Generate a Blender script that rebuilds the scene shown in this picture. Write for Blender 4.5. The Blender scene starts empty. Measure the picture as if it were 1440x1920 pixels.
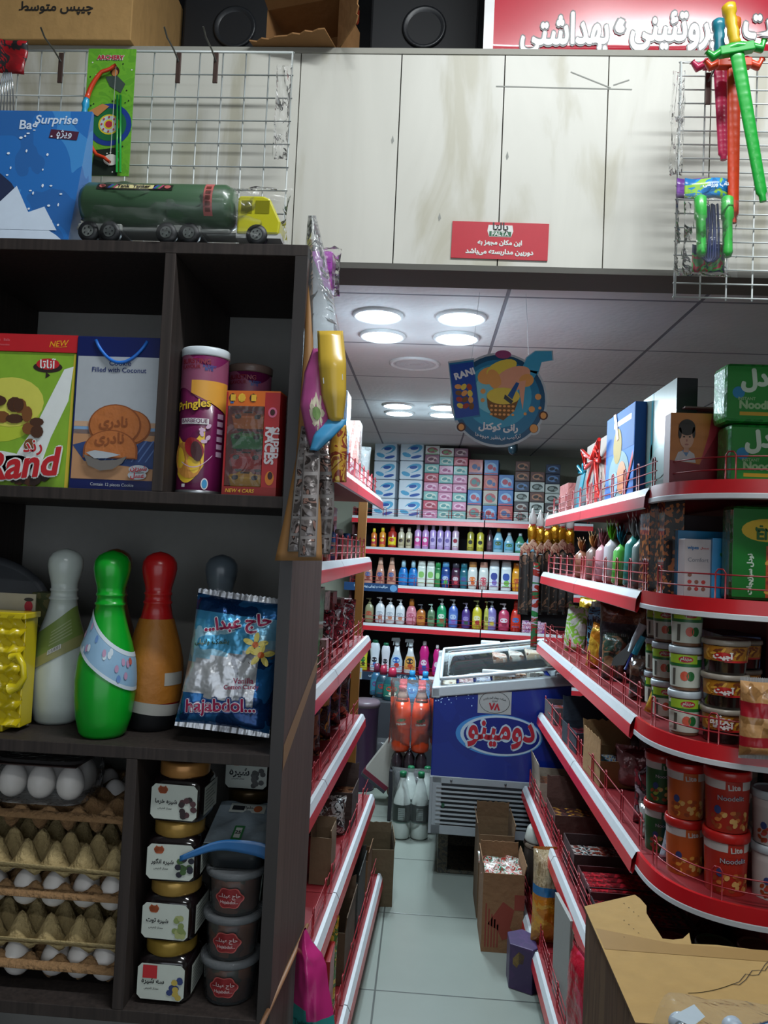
import bpy, math, random, unicodedata
from mathutils import Vector, Matrix, Euler, noise
S = bpy.context.scene
COL = S.collection
PI = math.pi
rnd = random.Random(7)

# ------------------------------------------------------------------ camera
F = 1450.0
EYE = Vector((0.0, 0.0, 1.6))
_th, _ph, _ro = math.radians(3.3), math.radians(2.6), 0.045
_f = Vector((-math.sin(_th) * math.cos(_ph), math.cos(_th) * math.cos(_ph), math.sin(_ph)))
_r0 = Vector((math.cos(_th), math.sin(_th), 0))
_u0 = _r0.cross(_f)
_r = _r0 * math.cos(_ro) + _u0 * math.sin(_ro)
_u = _u0 * math.cos(_ro) - _r0 * math.sin(_ro)
cam = bpy.data.cameras.new('camera')
cam.sensor_fit = 'HORIZONTAL'
cam.sensor_width = 36
cam.lens = 36 * F / 1440
cam.clip_start = 0.02
co = bpy.data.objects.new('camera', cam)
COL.objects.link(co)
m3 = Matrix((_r, _u, -_f)).transposed()
co.matrix_world = Matrix.Translation(EYE) @ m3.to_4x4()
S.camera = co

def ray(x, y):
    return _f + _r * ((x - 720) / F) + _u * ((960 - y) / F)
def W(x, y, Y):                      # the point seen at pixel (x, y) lying at distance Y down the aisle
    d = ray(x, y)
    return EYE + d * (Y / d.y)
def Z(x, y, z):                      # ... lying at height z
    d = ray(x, y)
    return EYE + d * ((z - EYE.z) / d.z)
def X(x, y, xx):                     # ... lying at world x
    d = ray(x, y)
    return EYE + d * (xx / d.x)

# ------------------------------------------------------------------ materials
def lin(h, g=1.0):
    h = h.lstrip('#')
    o = []
    for i in (0, 2, 4):
        c = int(h[i:i + 2], 16) / 255
        o.append((c / 12.92 if c <= 0.04045 else ((c + 0.055) / 1.055) ** 2.4) * g)
    return (o[0], o[1], o[2], 1)
_mats = {}
def _new(name):
    m = bpy.data.materials.new(name)
    m.use_nodes = True
    nt = m.node_tree
    return m, nt, nt.nodes['Principled BSDF']
def _link(nt, a, b): nt.links.new(a, b)
def mat(c, rough=.5, metal=0.0, bump=0.0, bs=60, var=.06, coat=0.0, emit=0.0, sheen=0.0, sss=0.0):
    k = (c, rough, metal, bump, bs, var, coat, emit)
    if k in _mats: return _mats[k]
    m, nt, b = _new('surface_' + c.lstrip('#') + '_%d' % len(_mats))
    col = lin(c)
    n = nt.nodes.new('ShaderNodeTexNoise'); n.inputs['Scale'].default_value = bs; n.inputs['Detail'].default_value = 3
    tc = nt.nodes.new('ShaderNodeTexCoord'); _link(nt, tc.outputs['Object'], n.inputs['Vector'])
    mx = nt.nodes.new('ShaderNodeMix'); mx.data_type = 'RGBA'
    mx.inputs['A'].default_value = tuple(x * (1 - var) for x in col[:3]) + (1,)
    mx.inputs['B'].default_value = tuple(min(1, x * (1 + var)) for x in col[:3]) + (1,)
    _link(nt, n.outputs['Fac'], mx.inputs['Factor'])
    _link(nt, mx.outputs['Result'], b.inputs['Base Color'])
    b.inputs['Roughness'].default_value = rough
    b.inputs['Metallic'].default_value = metal
    b.inputs['Coat Weight'].default_value = coat
    b.inputs['Coat Roughness'].default_value = .15
    if bump:
        bp = nt.nodes.new('ShaderNodeBump'); bp.inputs['Strength'].default_value = bump; bp.inputs['Distance'].default_value = .01
        _link(nt, n.outputs['Fac'], bp.inputs['Height']); _link(nt, bp.outputs['Normal'], b.inputs['Normal'])
    if emit:
        b.inputs['Emission Color'].default_value = col; b.inputs['Emission Strength'].default_value = emit
    _mats[k] = m
    return m
def pmat(cols, scale=20, seed=0, rough=.35, stretch=(1, 1, 1), metal=0.0, kind='n', dist=1.5, bump=0.0, coat=.2):
    """busy printed packaging: hard-edged colour patches"""
    k = ('p', tuple(cols), scale, seed, rough, stretch, metal, kind, dist, bump)
    if k in _mats: return _mats[k]
    m, nt, b = _new('print_%s_%d' % (cols[0].lstrip('#'), len(_mats)))
    tc = nt.nodes.new('ShaderNodeTexCoord'); mp = nt.nodes.new('ShaderNodeMapping')
    mp.inputs['Scale'].default_value = stretch; mp.inputs['Location'].default_value = (seed * 1.37, seed * .71, seed * 2.3)
    _link(nt, tc.outputs['Object'], mp.inputs['Vector'])
    if kind == 'v':
        n = nt.nodes.new('ShaderNodeTexVoronoi'); n.inputs['Scale'].default_value = scale
        out = n.outputs['Color']; sp = nt.nodes.new('ShaderNodeSeparateColor'); _link(nt, out, sp.inputs[0]); out = sp.outputs[0]; lo, hi = .05, .95
    elif kind == 'w':
        n = nt.nodes.new('ShaderNodeTexWave'); n.inputs['Scale'].default_value = scale; n.inputs['Distortion'].default_value = dist; n.inputs['Detail'].default_value = 2
        out = n.outputs['Fac']; lo, hi = .05, .95
    else:
        n = nt.nodes.new('ShaderNodeTexNoise'); n.inputs['Scale'].default_value = scale; n.inputs['Detail'].default_value = 2.5; n.inputs['Distortion'].default_value = dist
        out = n.outputs['Fac']; lo, hi = .34, .66
    _link(nt, mp.outputs['Vector'], n.inputs['Vector'])
    cr = nt.nodes.new('ShaderNodeValToRGB'); cr.color_ramp.interpolation = 'CONSTANT'
    el = cr.color_ramp.elements
    el[0].position = 0; el[0].color = lin(cols[0])
    el.remove(el[1])
    for i, c in enumerate(cols[1:]):
        e = el.new(lo + (hi - lo) * (i + 1) / len(cols)); e.color = lin(c)
    _link(nt, out, cr.inputs['Fac']); _link(nt, cr.outputs['Color'], b.inputs['Base Color'])
    b.inputs['Roughness'].default_value = rough; b.inputs['Metallic'].default_value = metal
    b.inputs['Coat Weight'].default_value = coat
    if bump:
        n2 = nt.nodes.new('ShaderNodeTexNoise'); n2.inputs['Scale'].default_value = 45
        _link(nt, tc.outputs['Object'], n2.inputs['Vector'])
        bp = nt.nodes.new('ShaderNodeBump'); bp.inputs['Strength'].default_value = bump; bp.inputs['Distance'].default_value = .01
        _link(nt, n2.outputs['Fac'], bp.inputs['Height']); _link(nt, bp.outputs['Normal'], b.inputs['Normal'])
    _mats[k] = m
    return m
def film(c='#ffffff', op=.06, gloss=.35, rough=.08, bump=.6, bs=30):
    """clear plastic: mostly see-through with sharp highlights"""
    k = ('f', c, op, gloss, rough, bump, bs)
    if k in _mats: return _mats[k]
    m, nt, b = _new('clear_film_%d' % len(_mats))
    nt.nodes.remove(b); out = nt.nodes['Material Output']
    tr = nt.nodes.new('ShaderNodeBsdfTransparent'); gl = nt.nodes.new('ShaderNodeBsdfGlossy'); df = nt.nodes.new('ShaderNodeBsdfDiffuse')
    tr.inputs[0].default_value = tuple(.75 + .25 * x for x in lin(c)[:3]) + (1,) if c != '#ffffff' else (1, 1, 1, 1)
    gl.inputs['Roughness'].default_value = rough
    df.inputs[0].default_value = lin(c)
    lw = nt.nodes.new('ShaderNodeLayerWeight'); lw.inputs['Blend'].default_value = gloss
    tc = nt.nodes.new('ShaderNodeTexCoord'); n = nt.nodes.new('ShaderNodeTexNoise'); n.inputs['Scale'].default_value = bs; n.inputs['Distortion'].default_value = 1.2
    _link(nt, tc.outputs['Object'], n.inputs['Vector'])
    bp = nt.nodes.new('ShaderNodeBump'); bp.inputs['Strength'].default_value = bump; bp.inputs['Distance'].default_value = .01
    _link(nt, n.outputs['Fac'], bp.inputs['Height'])
    for q in (lw, gl): _link(nt, bp.outputs['Normal'], q.inputs['Normal'])
    m1 = nt.nodes.new('ShaderNodeMixShader'); m2 = nt.nodes.new('ShaderNodeMixShader')
    m1.inputs[0].default_value = op
    _link(nt, tr.outputs[0], m1.inputs[1]); _link(nt, df.outputs[0], m1.inputs[2])
    _link(nt, lw.outputs['Fresnel'], m2.inputs[0]); _link(nt, m1.outputs[0], m2.inputs[1]); _link(nt, gl.outputs[0], m2.inputs[2])
    _link(nt, m2.outputs[0], out.inputs[0])
    _mats[k] = m
    return m
def emis(c, s):
    k = ('e', c, s)
    if k in _mats: return _mats[k]
    m, nt, b = _new('lamp_%d' % len(_mats))
    b.inputs['Base Color'].default_value = lin(c)
    b.inputs['Emission Color'].default_value = lin(c); b.inputs['Emission Strength'].default_value = s
    _mats[k] = m
    return m
def foil(c, c2='#ffffff', rough=.28, metal=.75, scale=12):
    return pmat([c, c, c2], scale, 3, rough, metal=metal, bump=.5, dist=.6)
card = lambda c='#9b7a4e': mat(c, .85, bump=.25, bs=35, var=.12)

# ------------------------------------------------------------------ text (Persian letters are joined by hand: the font engine does not)
_forms = {}
for cp in list(range(0xFB50, 0xFE00)) + list(range(0xFE70, 0xFEFD)):
    d = unicodedata.decomposition(chr(cp)).split()
    if len(d) == 2 and d[0] in ('<initial>', '<medial>', '<final>', '<isolated>'):
        _forms.setdefault(chr(int(d[1], 16)), {}).setdefault(d[0][1:-1], chr(cp))
    if len(d) == 3 and d[0] in ('<final>', '<isolated>') and d[1] == '0644' and d[2] == '0627':
        _forms.setdefault('LA', {})[d[0][1:-1]] = chr(cp)
def fa(s):
    s = s.replace('لا', '\ue000')
    out = []
    def joins_next(c): return c in _forms and 'initial' in _forms[c]
    for i, c in enumerate(s):
        p = i > 0 and joins_next(s[i - 1])
        if c == '\ue000':
            out.append(_forms['LA']['final' if p else 'isolated']); continue
        if c not in _forms:
            if c != '\u200c': out.append(c)
            continue
        n = i + 1 < len(s) and (s[i + 1] in _forms or s[i + 1] == '\ue000') and joins_next(c)
        p = p and 'final' in _forms[c]
        f = 'medial' if p and n else 'final' if p else 'initial' if n else 'isolated'
        out.append(_forms[c].get(f) or _forms[c].get('isolated', c))
    return ''.join(reversed(out))
_txt = {}
def text_mesh(s, bold=0.0):
    k = (s, bold)
    if k in _txt: return _txt[k]
    if not s: return ([], [])
    c = bpy.data.curves.new('lettering', 'FONT'); c.body = s; c.size = 1; c.offset = bold
    c.resolution_u = 3; c.align_x = 'CENTER'; c.fill_mode = 'FRONT'
    o = bpy.data.objects.new('lettering', c); COL.objects.link(o)
    me = bpy.data.meshes.new_from_object(o, depsgraph=bpy.context.evaluated_depsgraph_get())
    V = [(v.co.x, v.co.y) for v in me.vertices]; Fc = [tuple(p.vertices) for p in me.polygons]
    bpy.data.objects.remove(o); bpy.data.curves.remove(c); bpy.data.meshes.remove(me)
    _txt[k] = (V, Fc)
    return _txt[k]

# ------------------------------------------------------------------ mesh builder
class MB:
    def __init__(s):
        s.v = []; s.f = []; s.m = []; s.sm = []
    def add(s, vs, fs, m=0, smooth=False, M=None):
        b = len(s.v)
        for p in vs:
            s.v.append(tuple(M @ Vector(p)) if M is not None else tuple(p))
        for f in fs:
            s.f.append(tuple(b + i for i in f)); s.m.append(m); s.sm.append(smooth)
        return s
    def box(s, x0, x1, y0, y1, z0, z1, m=0, M=None):
        vs = [(x, y, z) for x in (x0, x1) for y in (y0, y1) for z in (z0, z1)]
        fs = [(0, 1, 3, 2), (4, 6, 7, 5), (0, 4, 5, 1), (2, 3, 7, 6), (0, 2, 6, 4), (1, 5, 7, 3)]
        return s.add(vs, fs, m, False, M)
    def lathe(s, prof, n=20, m=0, c=(0, 0, 0), ry=1.0, e=2.0, M=None, capb=True, capt=True, smooth=True):
        vs = []; fs = []
        for r, z in prof:
            for i in range(n):
                t = 2 * PI * i / n
                a, b = math.cos(t), math.sin(t)
                if e != 2.0:
                    a = math.copysign(abs(a) ** (2 / e), a); b = math.copysign(abs(b) ** (2 / e), b)
                vs.append((c[0] + r * a, c[1] + r * ry * b, c[2] + z))
        for j in range(len(prof) - 1):
            for i in range(n):
                k = (i + 1) % n
                fs.append((j * n + i, j * n + k, (j + 1) * n + k, (j + 1) * n + i))
        s.add(vs, fs, m, smooth, M)
        b = len(s.v) - len(vs)
        if capb: s.f.append(tuple(b + i for i in reversed(range(n)))); s.m.append(m); s.sm.append(False)
        if capt: s.f.append(tuple(b + (len(prof) - 1) * n + i for i in range(n))); s.m.append(m); s.sm.append(False)
        return s
    def tube(s, pts, r=.002, n=6, m=0, closed=False, rr=None):
        pts = [Vector(p) for p in pts]; vs = []; fs = []; L = len(pts)
        up = Vector((0, 0, 1)); prev = None
        for i, p in enumerate(pts):
            a = pts[(i - 1) % L] if (closed or i > 0) else p
            b = pts[(i + 1) % L] if (closed or i < L - 1) else p
            d = (b - a).normalized()
            u = prev if prev is not None else (up if abs(d.z) < .9 else Vector((1, 0, 0)))
            w = (u - d * u.dot(d))
            if w.length < 1e-6: w = d.orthogonal()
            w.normalize(); prev = w; q = d.cross(w)
            R = rr[i] if rr else r
            for k in range(n):
                t = 2 * PI * k / n
                vs.append(p + w * (R * math.cos(t)) + q * (R * math.sin(t)))
        for j in range(L if closed else L - 1):
            for k in range(n):
                k2 = (k + 1) % n; j2 = (j + 1) % L
                fs.append((j * n + k, j * n + k2, j2 * n + k2, j2 * n + k))
        if not closed:
            fs.append(tuple(range(n))); fs.append(tuple((L - 1) * n + k for k in reversed(range(n))))
        return s.add(vs, fs, m, True)
    def grid(s, fn, nu, nv, m=0, smooth=True, flip=False):
        vs = [fn(i / nu, j / nv) for j in range(nv + 1) for i in range(nu + 1)]
        fs = []
        for j in range(nv):
            for i in range(nu):
                a = j * (nu + 1) + i
                f = (a, a + 1, a + nu + 2, a + nu + 1)
                fs.append(f[::-1] if flip else f)
        return s.add(vs, fs, m, smooth)
    def prism(s, pts, h, m=0, M=None, m_side=None):
        """2D outline in local XY, thickness h along +Z"""
        n = len(pts)
        vs = [(x, y, 0) for x, y in pts] + [(x, y, h) for x, y in pts]
        s.add(vs, [tuple(reversed(range(n))), tuple(range(n, 2 * n))], m, False, M)
        b = len(s.v) - 2 * n
        for i in range(n):
            k = (i + 1) % n
            s.f.append((b + i, b + k, b + n + k, b + n + i)); s.m.append(m if m_side is None else m_side); s.sm.append(False)
        return s
    def sphere(s, c, r, m=0, n=16, k=10, sc=(1, 1, 1)):
        pr = [(max(1e-4, math.sin(PI * j / k)) * 1.0, -math.cos(PI * j / k)) for j in range(k + 1)]
        M = Matrix.Translation(c) @ Matrix.Diagonal((r * sc[0], r * sc[1], r * sc[2], 1))
        return s.lathe(pr, n, m, M=M)
    # printing on a surface: fn(u, v, lift) gives the point
    def text(s, t, fn, cx, cy, w=None, h=None, m=0, bold=0.0, lift=1, shear=0.0, rot=0.0, arc=None):
        spread = 0.0
        if bold > .03: spread = bold; bold = 0.0
        V, Fc = text_mesh(t, bold)
        if not V: return s
        V0, _ = text_mesh(t, 0.0)
        x0 = min(a for a, b in V0); x1 = max(a for a, b in V0); y0 = min(b for a, b in V0); y1 = max(b for a, b in V0)
        kx = w / (x1 - x0) if w else None; ky = h / (y1 - y0) if h else None
        kx = kx or ky; ky = ky or kx
        mx, my = (x0 + x1) / 2, (y0 + y1) / 2
        cr, sr = math.cos(rot), math.sin(rot)
        for j in range(9 if spread else 1):
            dx, dy = (spread * math.cos(j * PI / 4) * kx, spread * math.sin(j * PI / 4) * ky) if j and spread else (0, 0)
            vs = []
            for a, b in V:
                a = (a - mx) * kx + dx; b = (b - my) * ky + dy; a += b * shear
                if arc: b += arc * a * a
                vs.append(fn(cx + a * cr - b * sr, cy + a * sr + b * cr, lift + j * .09))
            s.add(vs, Fc, m)
        return s
    def rect(s, fn, x0, x1, y0, y1, m=0, lift=1, nu=1, nv=1):
        return s.grid(lambda a, b: fn(x0 + (x1 - x0) * a, y0 + (y1 - y0) * b, lift), nu, nv, m, False)
    def ell(s, fn, cx, cy, rx, ry, m=0, lift=1, n=20, rot=0.0):
        c, q = math.cos(rot), math.sin(rot)
        vs = [fn(cx, cy, lift)]
        for i in range(n):
            a, b = rx * math.cos(2 * PI * i / n), ry * math.sin(2 * PI * i / n)
            vs.append(fn(cx + a * c - b * q, cy + a * q + b * c, lift))
        return s.add(vs, [(0, 1 + i, 1 + (i + 1) % n) for i in range(n)], m)
    def shape(s, fn, pts, m=0, lift=1):
        return s.add([fn(x, y, lift) for x, y in pts], [tuple(range(len(pts)))], m)
    def ring(s, fn, cx, cy, r0, r1, ry=1.0, m=0, lift=1, n=28):
        vs = []
        for i in range(n):
            t = 2 * PI * i / n
            for r in (r0, r1): vs.append(fn(cx + r * math.cos(t), cy + r * ry * math.sin(t), lift))
        return s.add(vs, [(2 * i, 2 * i + 1, 2 * ((i + 1) % n) + 1, 2 * ((i + 1) % n)) for i in range(n)], m)
    def build(s, name, mats, parent=None, bevel=0.0, loc=None, subd=0, seg=2, solid=0.0):
        me = bpy.data.meshes.new(name)
        me.from_pydata(s.v, [], s.f); me.validate(verbose=False)
        if not isinstance(mats, (list, tuple)): mats = [mats]
        for m in mats: me.materials.append(m)
        if len(me.polygons) == len(s.f):
            me.polygons.foreach_set('material_index', s.m)
            me.polygons.foreach_set('use_smooth', s.sm)
        me.update()
        o = bpy.data.objects.new(name, me); COL.objects.link(o)
        if parent is not None: o.parent = parent
        if loc is not None: o.location = loc
        if solid:
            b = o.modifiers.new('thickness', 'SOLIDIFY'); b.thickness = solid
        if bevel:
            b = o.modifiers.new('edge', 'BEVEL'); b.width = bevel; b.segments = seg; b.limit_method = 'ANGLE'; b.angle_limit = .7
        if subd:
            b = o.modifiers.new('smooth', 'SUBSURF'); b.levels = subd; b.render_levels = subd
        return o

def plane_fn(y=0.0, step=.0004):     # front face at local y, facing -Y; u -> x, v -> z
    return lambda u, v, l=1: (u, y - step * l, v)
def cyl_fn(R, c=(0, 0, 0), step=.0005, a0=0.0, ry=1.0):
    def fn(u, v, l=1):
        r = R(v) if callable(R) else R
        r += .0005 + step * l
        t = u / (R(v) if callable(R) else R) + a0
        return (c[0] + r * math.sin(t), c[1] - r * math.cos(t) * ry, c[2] + v)
    return fn
def thing(name, label, cat, loc=(0, 0, 0), rz=0.0, group=None):
    o = bpy.data.objects.new(name, None); COL.objects.link(o)
    o.empty_display_size = .05
    o.location = (loc[0], loc[1], loc[2] + (.0005 if cat not in ('cabinet', 'shelving', 'ceiling light') else 0)); o.rotation_euler = (0, 0, rz)
    o['label'] = label; o['category'] = cat
    if group: o['group'] = group
    return o
def tag(o, label, cat, group=None, loc=None, rz=None):
    o['label'] = label; o['category'] = cat
    if group: o['group'] = group
    if loc is not None: o.location = loc
    if rz is not None: o.rotation_euler = (0, 0, rz)
    return o
def struct(o):
    o['kind'] = 'structure'; return o
_kids = {}
def dup(root, loc, label, rz=0.0, group=None, scale=None, rot=None):
    kids = _kids.get(root.name)
    if kids is None:
        kids = [(c, [g for g in bpy.data.objects if g.parent == c]) for c in bpy.data.objects if c.parent == root]
        _kids[root.name] = kids
    r = root.copy(); COL.objects.link(r); r.location = loc; r.rotation_euler = rot or (0, 0, rz)
    r['label'] = label
    if scale: r.scale = scale
    if group: r['group'] = group
    elif 'group' in r and group == '': del r['group']
    for c, gs in kids:
        d = c.copy(); COL.objects.link(d); d.parent = r
        for g in gs:
            h = g.copy(); COL.objects.link(h); h.parent = d
    return r
ORD = 'first second third fourth fifth sixth seventh eighth ninth tenth eleventh twelfth thirteenth fourteenth fifteenth sixteenth seventeenth eighteenth nineteenth twentieth'.split()
# ------------------------------------------------------------------ room shell
CEIL = 2.41
def tile_mat(name, c, c2, sx, sy, mortar, rough, off=(0, 0, 0), bump=.3, speck=0.0):
    m, nt, b = _new(name)
    tc = nt.nodes.new('ShaderNodeTexCoord'); mp = nt.nodes.new('ShaderNodeMapping')
    mp.inputs['Location'].default_value = off
    _link(nt, tc.outputs['Object'], mp.inputs['Vector'])
    br = nt.nodes.new('ShaderNodeTexBrick'); br.offset = 0; br.squash = 1
    br.inputs['Scale'].default_value = 1; br.inputs['Brick Width'].default_value = sx; br.inputs['Row Height'].default_value = sy
    br.inputs['Mortar Size'].default_value = mortar; br.inputs['Mortar Smooth'].default_value = .3
    n = nt.nodes.new('ShaderNodeTexNoise'); n.inputs['Scale'].default_value = 7; n.inputs['Detail'].default_value = 6
    _link(nt, mp.outputs['Vector'], n.inputs['Vector'])
    mx = nt.nodes.new('ShaderNodeMix'); mx.data_type = 'RGBA'
    a = lin(c); mx.inputs['A'].default_value = a; mx.inputs['B'].default_value = tuple(q * .88 for q in a[:3]) + (1,)
    _link(nt, n.outputs['Fac'], mx.inputs['Factor'])
    _link(nt, mp.outputs['Vector'], br.inputs['Vector'])
    _link(nt, mx.outputs['Result'], br.inputs['Color1']); _link(nt, mx.outputs['Result'], br.inputs['Color2'])
    br.inputs['Mortar'].default_value = lin(c2)
    _link(nt, br.outputs['Color'], b.inputs['Base Color']); b.inputs['Roughness'].default_value = rough
    h = br.outputs['Fac']
    bp = nt.nodes.new('ShaderNodeBump'); bp.inputs['Strength'].default_value = bump; bp.inputs['Distance'].default_value = .004; bp.invert = True
    if speck:
        w = nt.nodes.new('ShaderNodeTexVoronoi'); w.inputs['Scale'].default_value = 45; _link(nt, mp.outputs['Vector'], w.inputs['Vector'])
        ad = nt.nodes.new('ShaderNodeMath'); ad.operation = 'MULTIPLY_ADD'; ad.inputs[1].default_value = speck
        _link(nt, w.outputs['Distance'], ad.inputs[0]); _link(nt, br.outputs['Fac'], ad.inputs[2]); h = ad.outputs[0]
    _link(nt, h, bp.inputs['Height']); _link(nt, bp.outputs['Normal'], b.inputs['Normal'])
    return m
M_floor = tile_mat('floor_tiles', '#83888080'[:7], '#4c4f4b', .6, .6, .004, .28, (.12, .13, 0))
M_ceil = tile_mat('ceiling_tiles', '#d2cfcd', '#77757a', .6, .6, .007, .8, (-.22, -.037, 0), .6, .5)
M_wall = mat('#8f8f80', .8, bump=.1, bs=4, var=.08)
M_dark = mat('#17181b', .8)
struct(MB().box(-2.6, 3.0, -2.2, 6.6, -.05, 0).build('floor', M_floor))
struct(MB().box(-2.6, 3.0, 1.62, 6.6, CEIL, CEIL + .04).build('ceiling', M_ceil))
struct(MB().box(-2.6, 3.0, -2.2, 2.4, 3.3, 3.34).build('ceiling_front', mat('#a9a9a4', .9)))
struct(MB().box(-2.6, 3.0, 6.45, 6.6, 0, CEIL).build('wall_back', M_wall))
struct(MB().box(-2.7, -2.6, -2.2, 6.6, 0, 3.3).build('wall_left', mat('#8c8c86', .85)))
struct(MB().box(3.0, 3.1, -2.2, 6.6, 0, 3.3).build('wall_right', mat('#8c8c86', .85)))
struct(MB().box(-2.6, 3.0, -2.3, -2.2, 0, 3.3).build('wall_front', mat('#77776f', .85)))
struct(MB().box(-2.6, 3.0, 2.3, 2.4, CEIL + .04, 3.3).build('wall_upper', M_dark))

# marble-look cladding of the bulkhead over the aisle
HY = 1.55
zb = W(945, 500, HY).z; zt = W(900, 103, HY).z
def marble():
    m, nt, b = _new('cladding_marble')
    tc = nt.nodes.new('ShaderNodeTexCoord'); mp = nt.nodes.new('ShaderNodeMapping'); mp.inputs['Scale'].default_value = (5, 5, 1.1)
    mp.inputs['Rotation'].default_value = (0, .12, 0)
    _link(nt, tc.outputs['Object'], mp.inputs['Vector'])
    n = nt.nodes.new('ShaderNodeTexNoise'); n.inputs['Scale'].default_value = 1.6; n.inputs['Detail'].default_value = 8; n.inputs['Distortion'].default_value = .9
    _link(nt, mp.outputs['Vector'], n.inputs['Vector'])
    cr = nt.nodes.new('ShaderNodeValToRGB'); e = cr.color_ramp.elements
    e[0].position = .38; e[0].color = lin('#b5b1a0'); e[1].position = .62; e[1].color = lin('#cfcdc3')
    x = e.new(.47); x.color = lin('#c9c7bd')
    _link(nt, n.outputs['Fac'], cr.inputs['Fac']); _link(nt, cr.outputs['Color'], b.inputs['Base Color'])
    b.inputs['Roughness'].default_value = .45
    return m
M_marble = marble()
hx = [-2.6] + [W(p, 300, HY).x for p in (-240, -45, 160, 365, 555, 745, 940, 1136, 1330, 1530)] + [3.0]
for i in range(len(hx) - 1):
    o = MB().box(hx[i] + .0012, hx[i + 1] - .0012, HY, HY + .02, zb, zt).build('wall_cladding', M_marble)
    struct(o)
struct(MB().box(-2.6, 3.0, HY + .02, HY + .1, zb + .001, zt - .002).build('wall_bulkhead', mat('#4a4843', .8)))
struct(MB().box(-2.6, 3.0, HY - .004, HY + .1, zb - .012, zb).build('trim_1', mat('#55534d', .7)))
struct(MB().box(-2.6, 3.0, HY - .002, HY + .5, zt, zt + .012).build('trim_2', mat('#9a988e', .7)))

# pencil scratch marks on the cladding
sc = MB(); hf = lambda u, v, l=1: (u, HY - .0006 * l, v)
for a, b_ in (((930, 162), (1185, 168)), ((1070, 135), (1145, 165)), ((1150, 160), (1180, 150))):
    p, q = W(*a, HY), W(*b_, HY)
    d = (q - p); nrm = Vector((-d.z, 0, d.x)).normalized() * .0012
    sc.shape(hf, [((p - nrm).x, (p - nrm).z), ((q - nrm).x, (q - nrm).z), ((q + nrm).x, (q + nrm).z), ((p + nrm).x, (p + nrm).z)], 0)
for px, py, L in ((735, 270, 12), (823, 415, 6), (950, 300, 8)):
    p = W(px, py, HY); sc.shape(hf, [(p.x, p.z), (p.x + .004, p.z + .006), (p.x + .001, p.z + .018), (p.x - .002, p.z + .008)], 0)
struct(sc.build('wall_scratches', mat('#94958f', .8)))

# ceiling lamps, vent
M_ring = mat('#dcdcda', .4)
lx = [(-.205, 2.66), (.085, 2.66), (-.205, 2.92), (.078, 2.92), (-.2, 4.36), (.066, 4.36), (-.2, 4.6), (.066, 4.6)]
nm = ['first pair from the bulkhead, on the side of the snack cabinet', 'first pair from the bulkhead, towards the hanging drink sign',
      'second pair from the bulkhead, on the side of the snack cabinet', 'second pair from the bulkhead, towards the hanging drink sign',
      'third pair from the bulkhead, away from the hanging drink sign', 'third pair from the bulkhead, touching the hanging drink sign',
      'pair deepest over the aisle, away from the hanging drink sign', 'pair deepest over the aisle, touching the hanging drink sign']
for (x, y), n in zip(lx, nm):
    t = thing('ceiling_downlight', 'lit round ceiling lamp, ' + n, 'ceiling light', (x, y, CEIL), group='round lamps in the ceiling')
    MB().lathe([(.088, 0), (.09, -.006), (.082, -.012), (.078, -.01)], 32, 0, capb=False, capt=False).build('trim_ring', M_ring, t)
    MB().lathe([(.078, -.001), (.078, -.009)], 32, 0).build('diffuser', emis('#e8f6ff', 14), t)
    L = bpy.data.lights.new('downlight', 'AREA'); L.shape = 'DISK'; L.size = .15; L.energy = 8.5 if y < 3.5 else 16; L.color = (.72, .90, 1.0)
    lo = bpy.data.objects.new('lamp_light', L); COL.objects.link(lo); lo.parent = t; lo.location = (0, 0, -.013)
    L = bpy.data.lights.new('downlight_glow', 'POINT'); L.shadow_soft_size = .05; L.energy = .75; L.color = (.6, .84, 1.0)
    lo = bpy.data.objects.new('lamp_glow', L); COL.objects.link(lo); lo.parent = t; lo.location = (0, 0, -.08)
t = thing('ceiling_speaker', 'unlit round grille in the ceiling between the lamp pairs', 'ceiling speaker', (-.088, 3.35, CEIL))
MB().lathe([(.11, 0), (.112, -.008), (.1, -.012), (.094, -.006)], 32, 0, capb=False, capt=False).build('frame', M_ring, t)
g = MB().lathe([(.094, -.002), (.094, -.006)], 32, 0)
for r in (.02, .04, .06, .08): g.lathe([(r, -.006), (r + .003, -.009), (r + .006, -.006)], 28, 0, capb=False, capt=False)
g.build('grille', mat('#c9cacb', .5), t)

# lights of the front room and the far room
def area(loc, size, e, c, rot):
    L = bpy.data.lights.new('room_light', 'AREA'); L.shape = 'RECTANGLE'; L.size = size[0]; L.size_y = size[1]; L.energy = e; L.color = c
    o = bpy.data.objects.new('room_light', L); COL.objects.link(o); o.location = loc; o.rotation_euler = rot
    return o
def tube_lamp(x, y, e, n):
    t = thing('ceiling_batten', n, 'ceiling light', (x, y, 3.3))
    MB().box(-.62, .62, -.05, .05, -.03, 0).build('housing', mat('#d0d0cc', .5), t, bevel=.004)
    o = MB().tube([(-.58, 0, -.045), (.58, 0, -.045)], .015, 10, 0).build('tube', emis('#f4f8ff', 3), t)
    l = area((0, 0, -.065), (1.2, .09), e, (.93, .98, 1.0), (0, 0, 0)); l.parent = t
tube_lamp(.5, .62, 36, 'long white ceiling lamp over the spot in front of the bulkhead')
tube_lamp(.55, -1.3, 16, 'long white ceiling lamp by the shop front')
wf = MB(); wf.box(-1.6, 1.9, -2.2, -2.17, .25, .31).box(-1.6, 1.9, -2.2, -2.17, 2.5, 2.56).box(-1.6, -1.54, -2.2, -2.17, .31, 2.5).box(1.84, 1.9, -2.2, -2.17, .31, 2.5).box(.12, .18, -2.2, -2.17, .31, 2.5)  # added frame around a glowing fill panel, unseen behind the camera
wn = struct(wf.build('fill_frame', mat('#8c8c88', .4, .6)))
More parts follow.
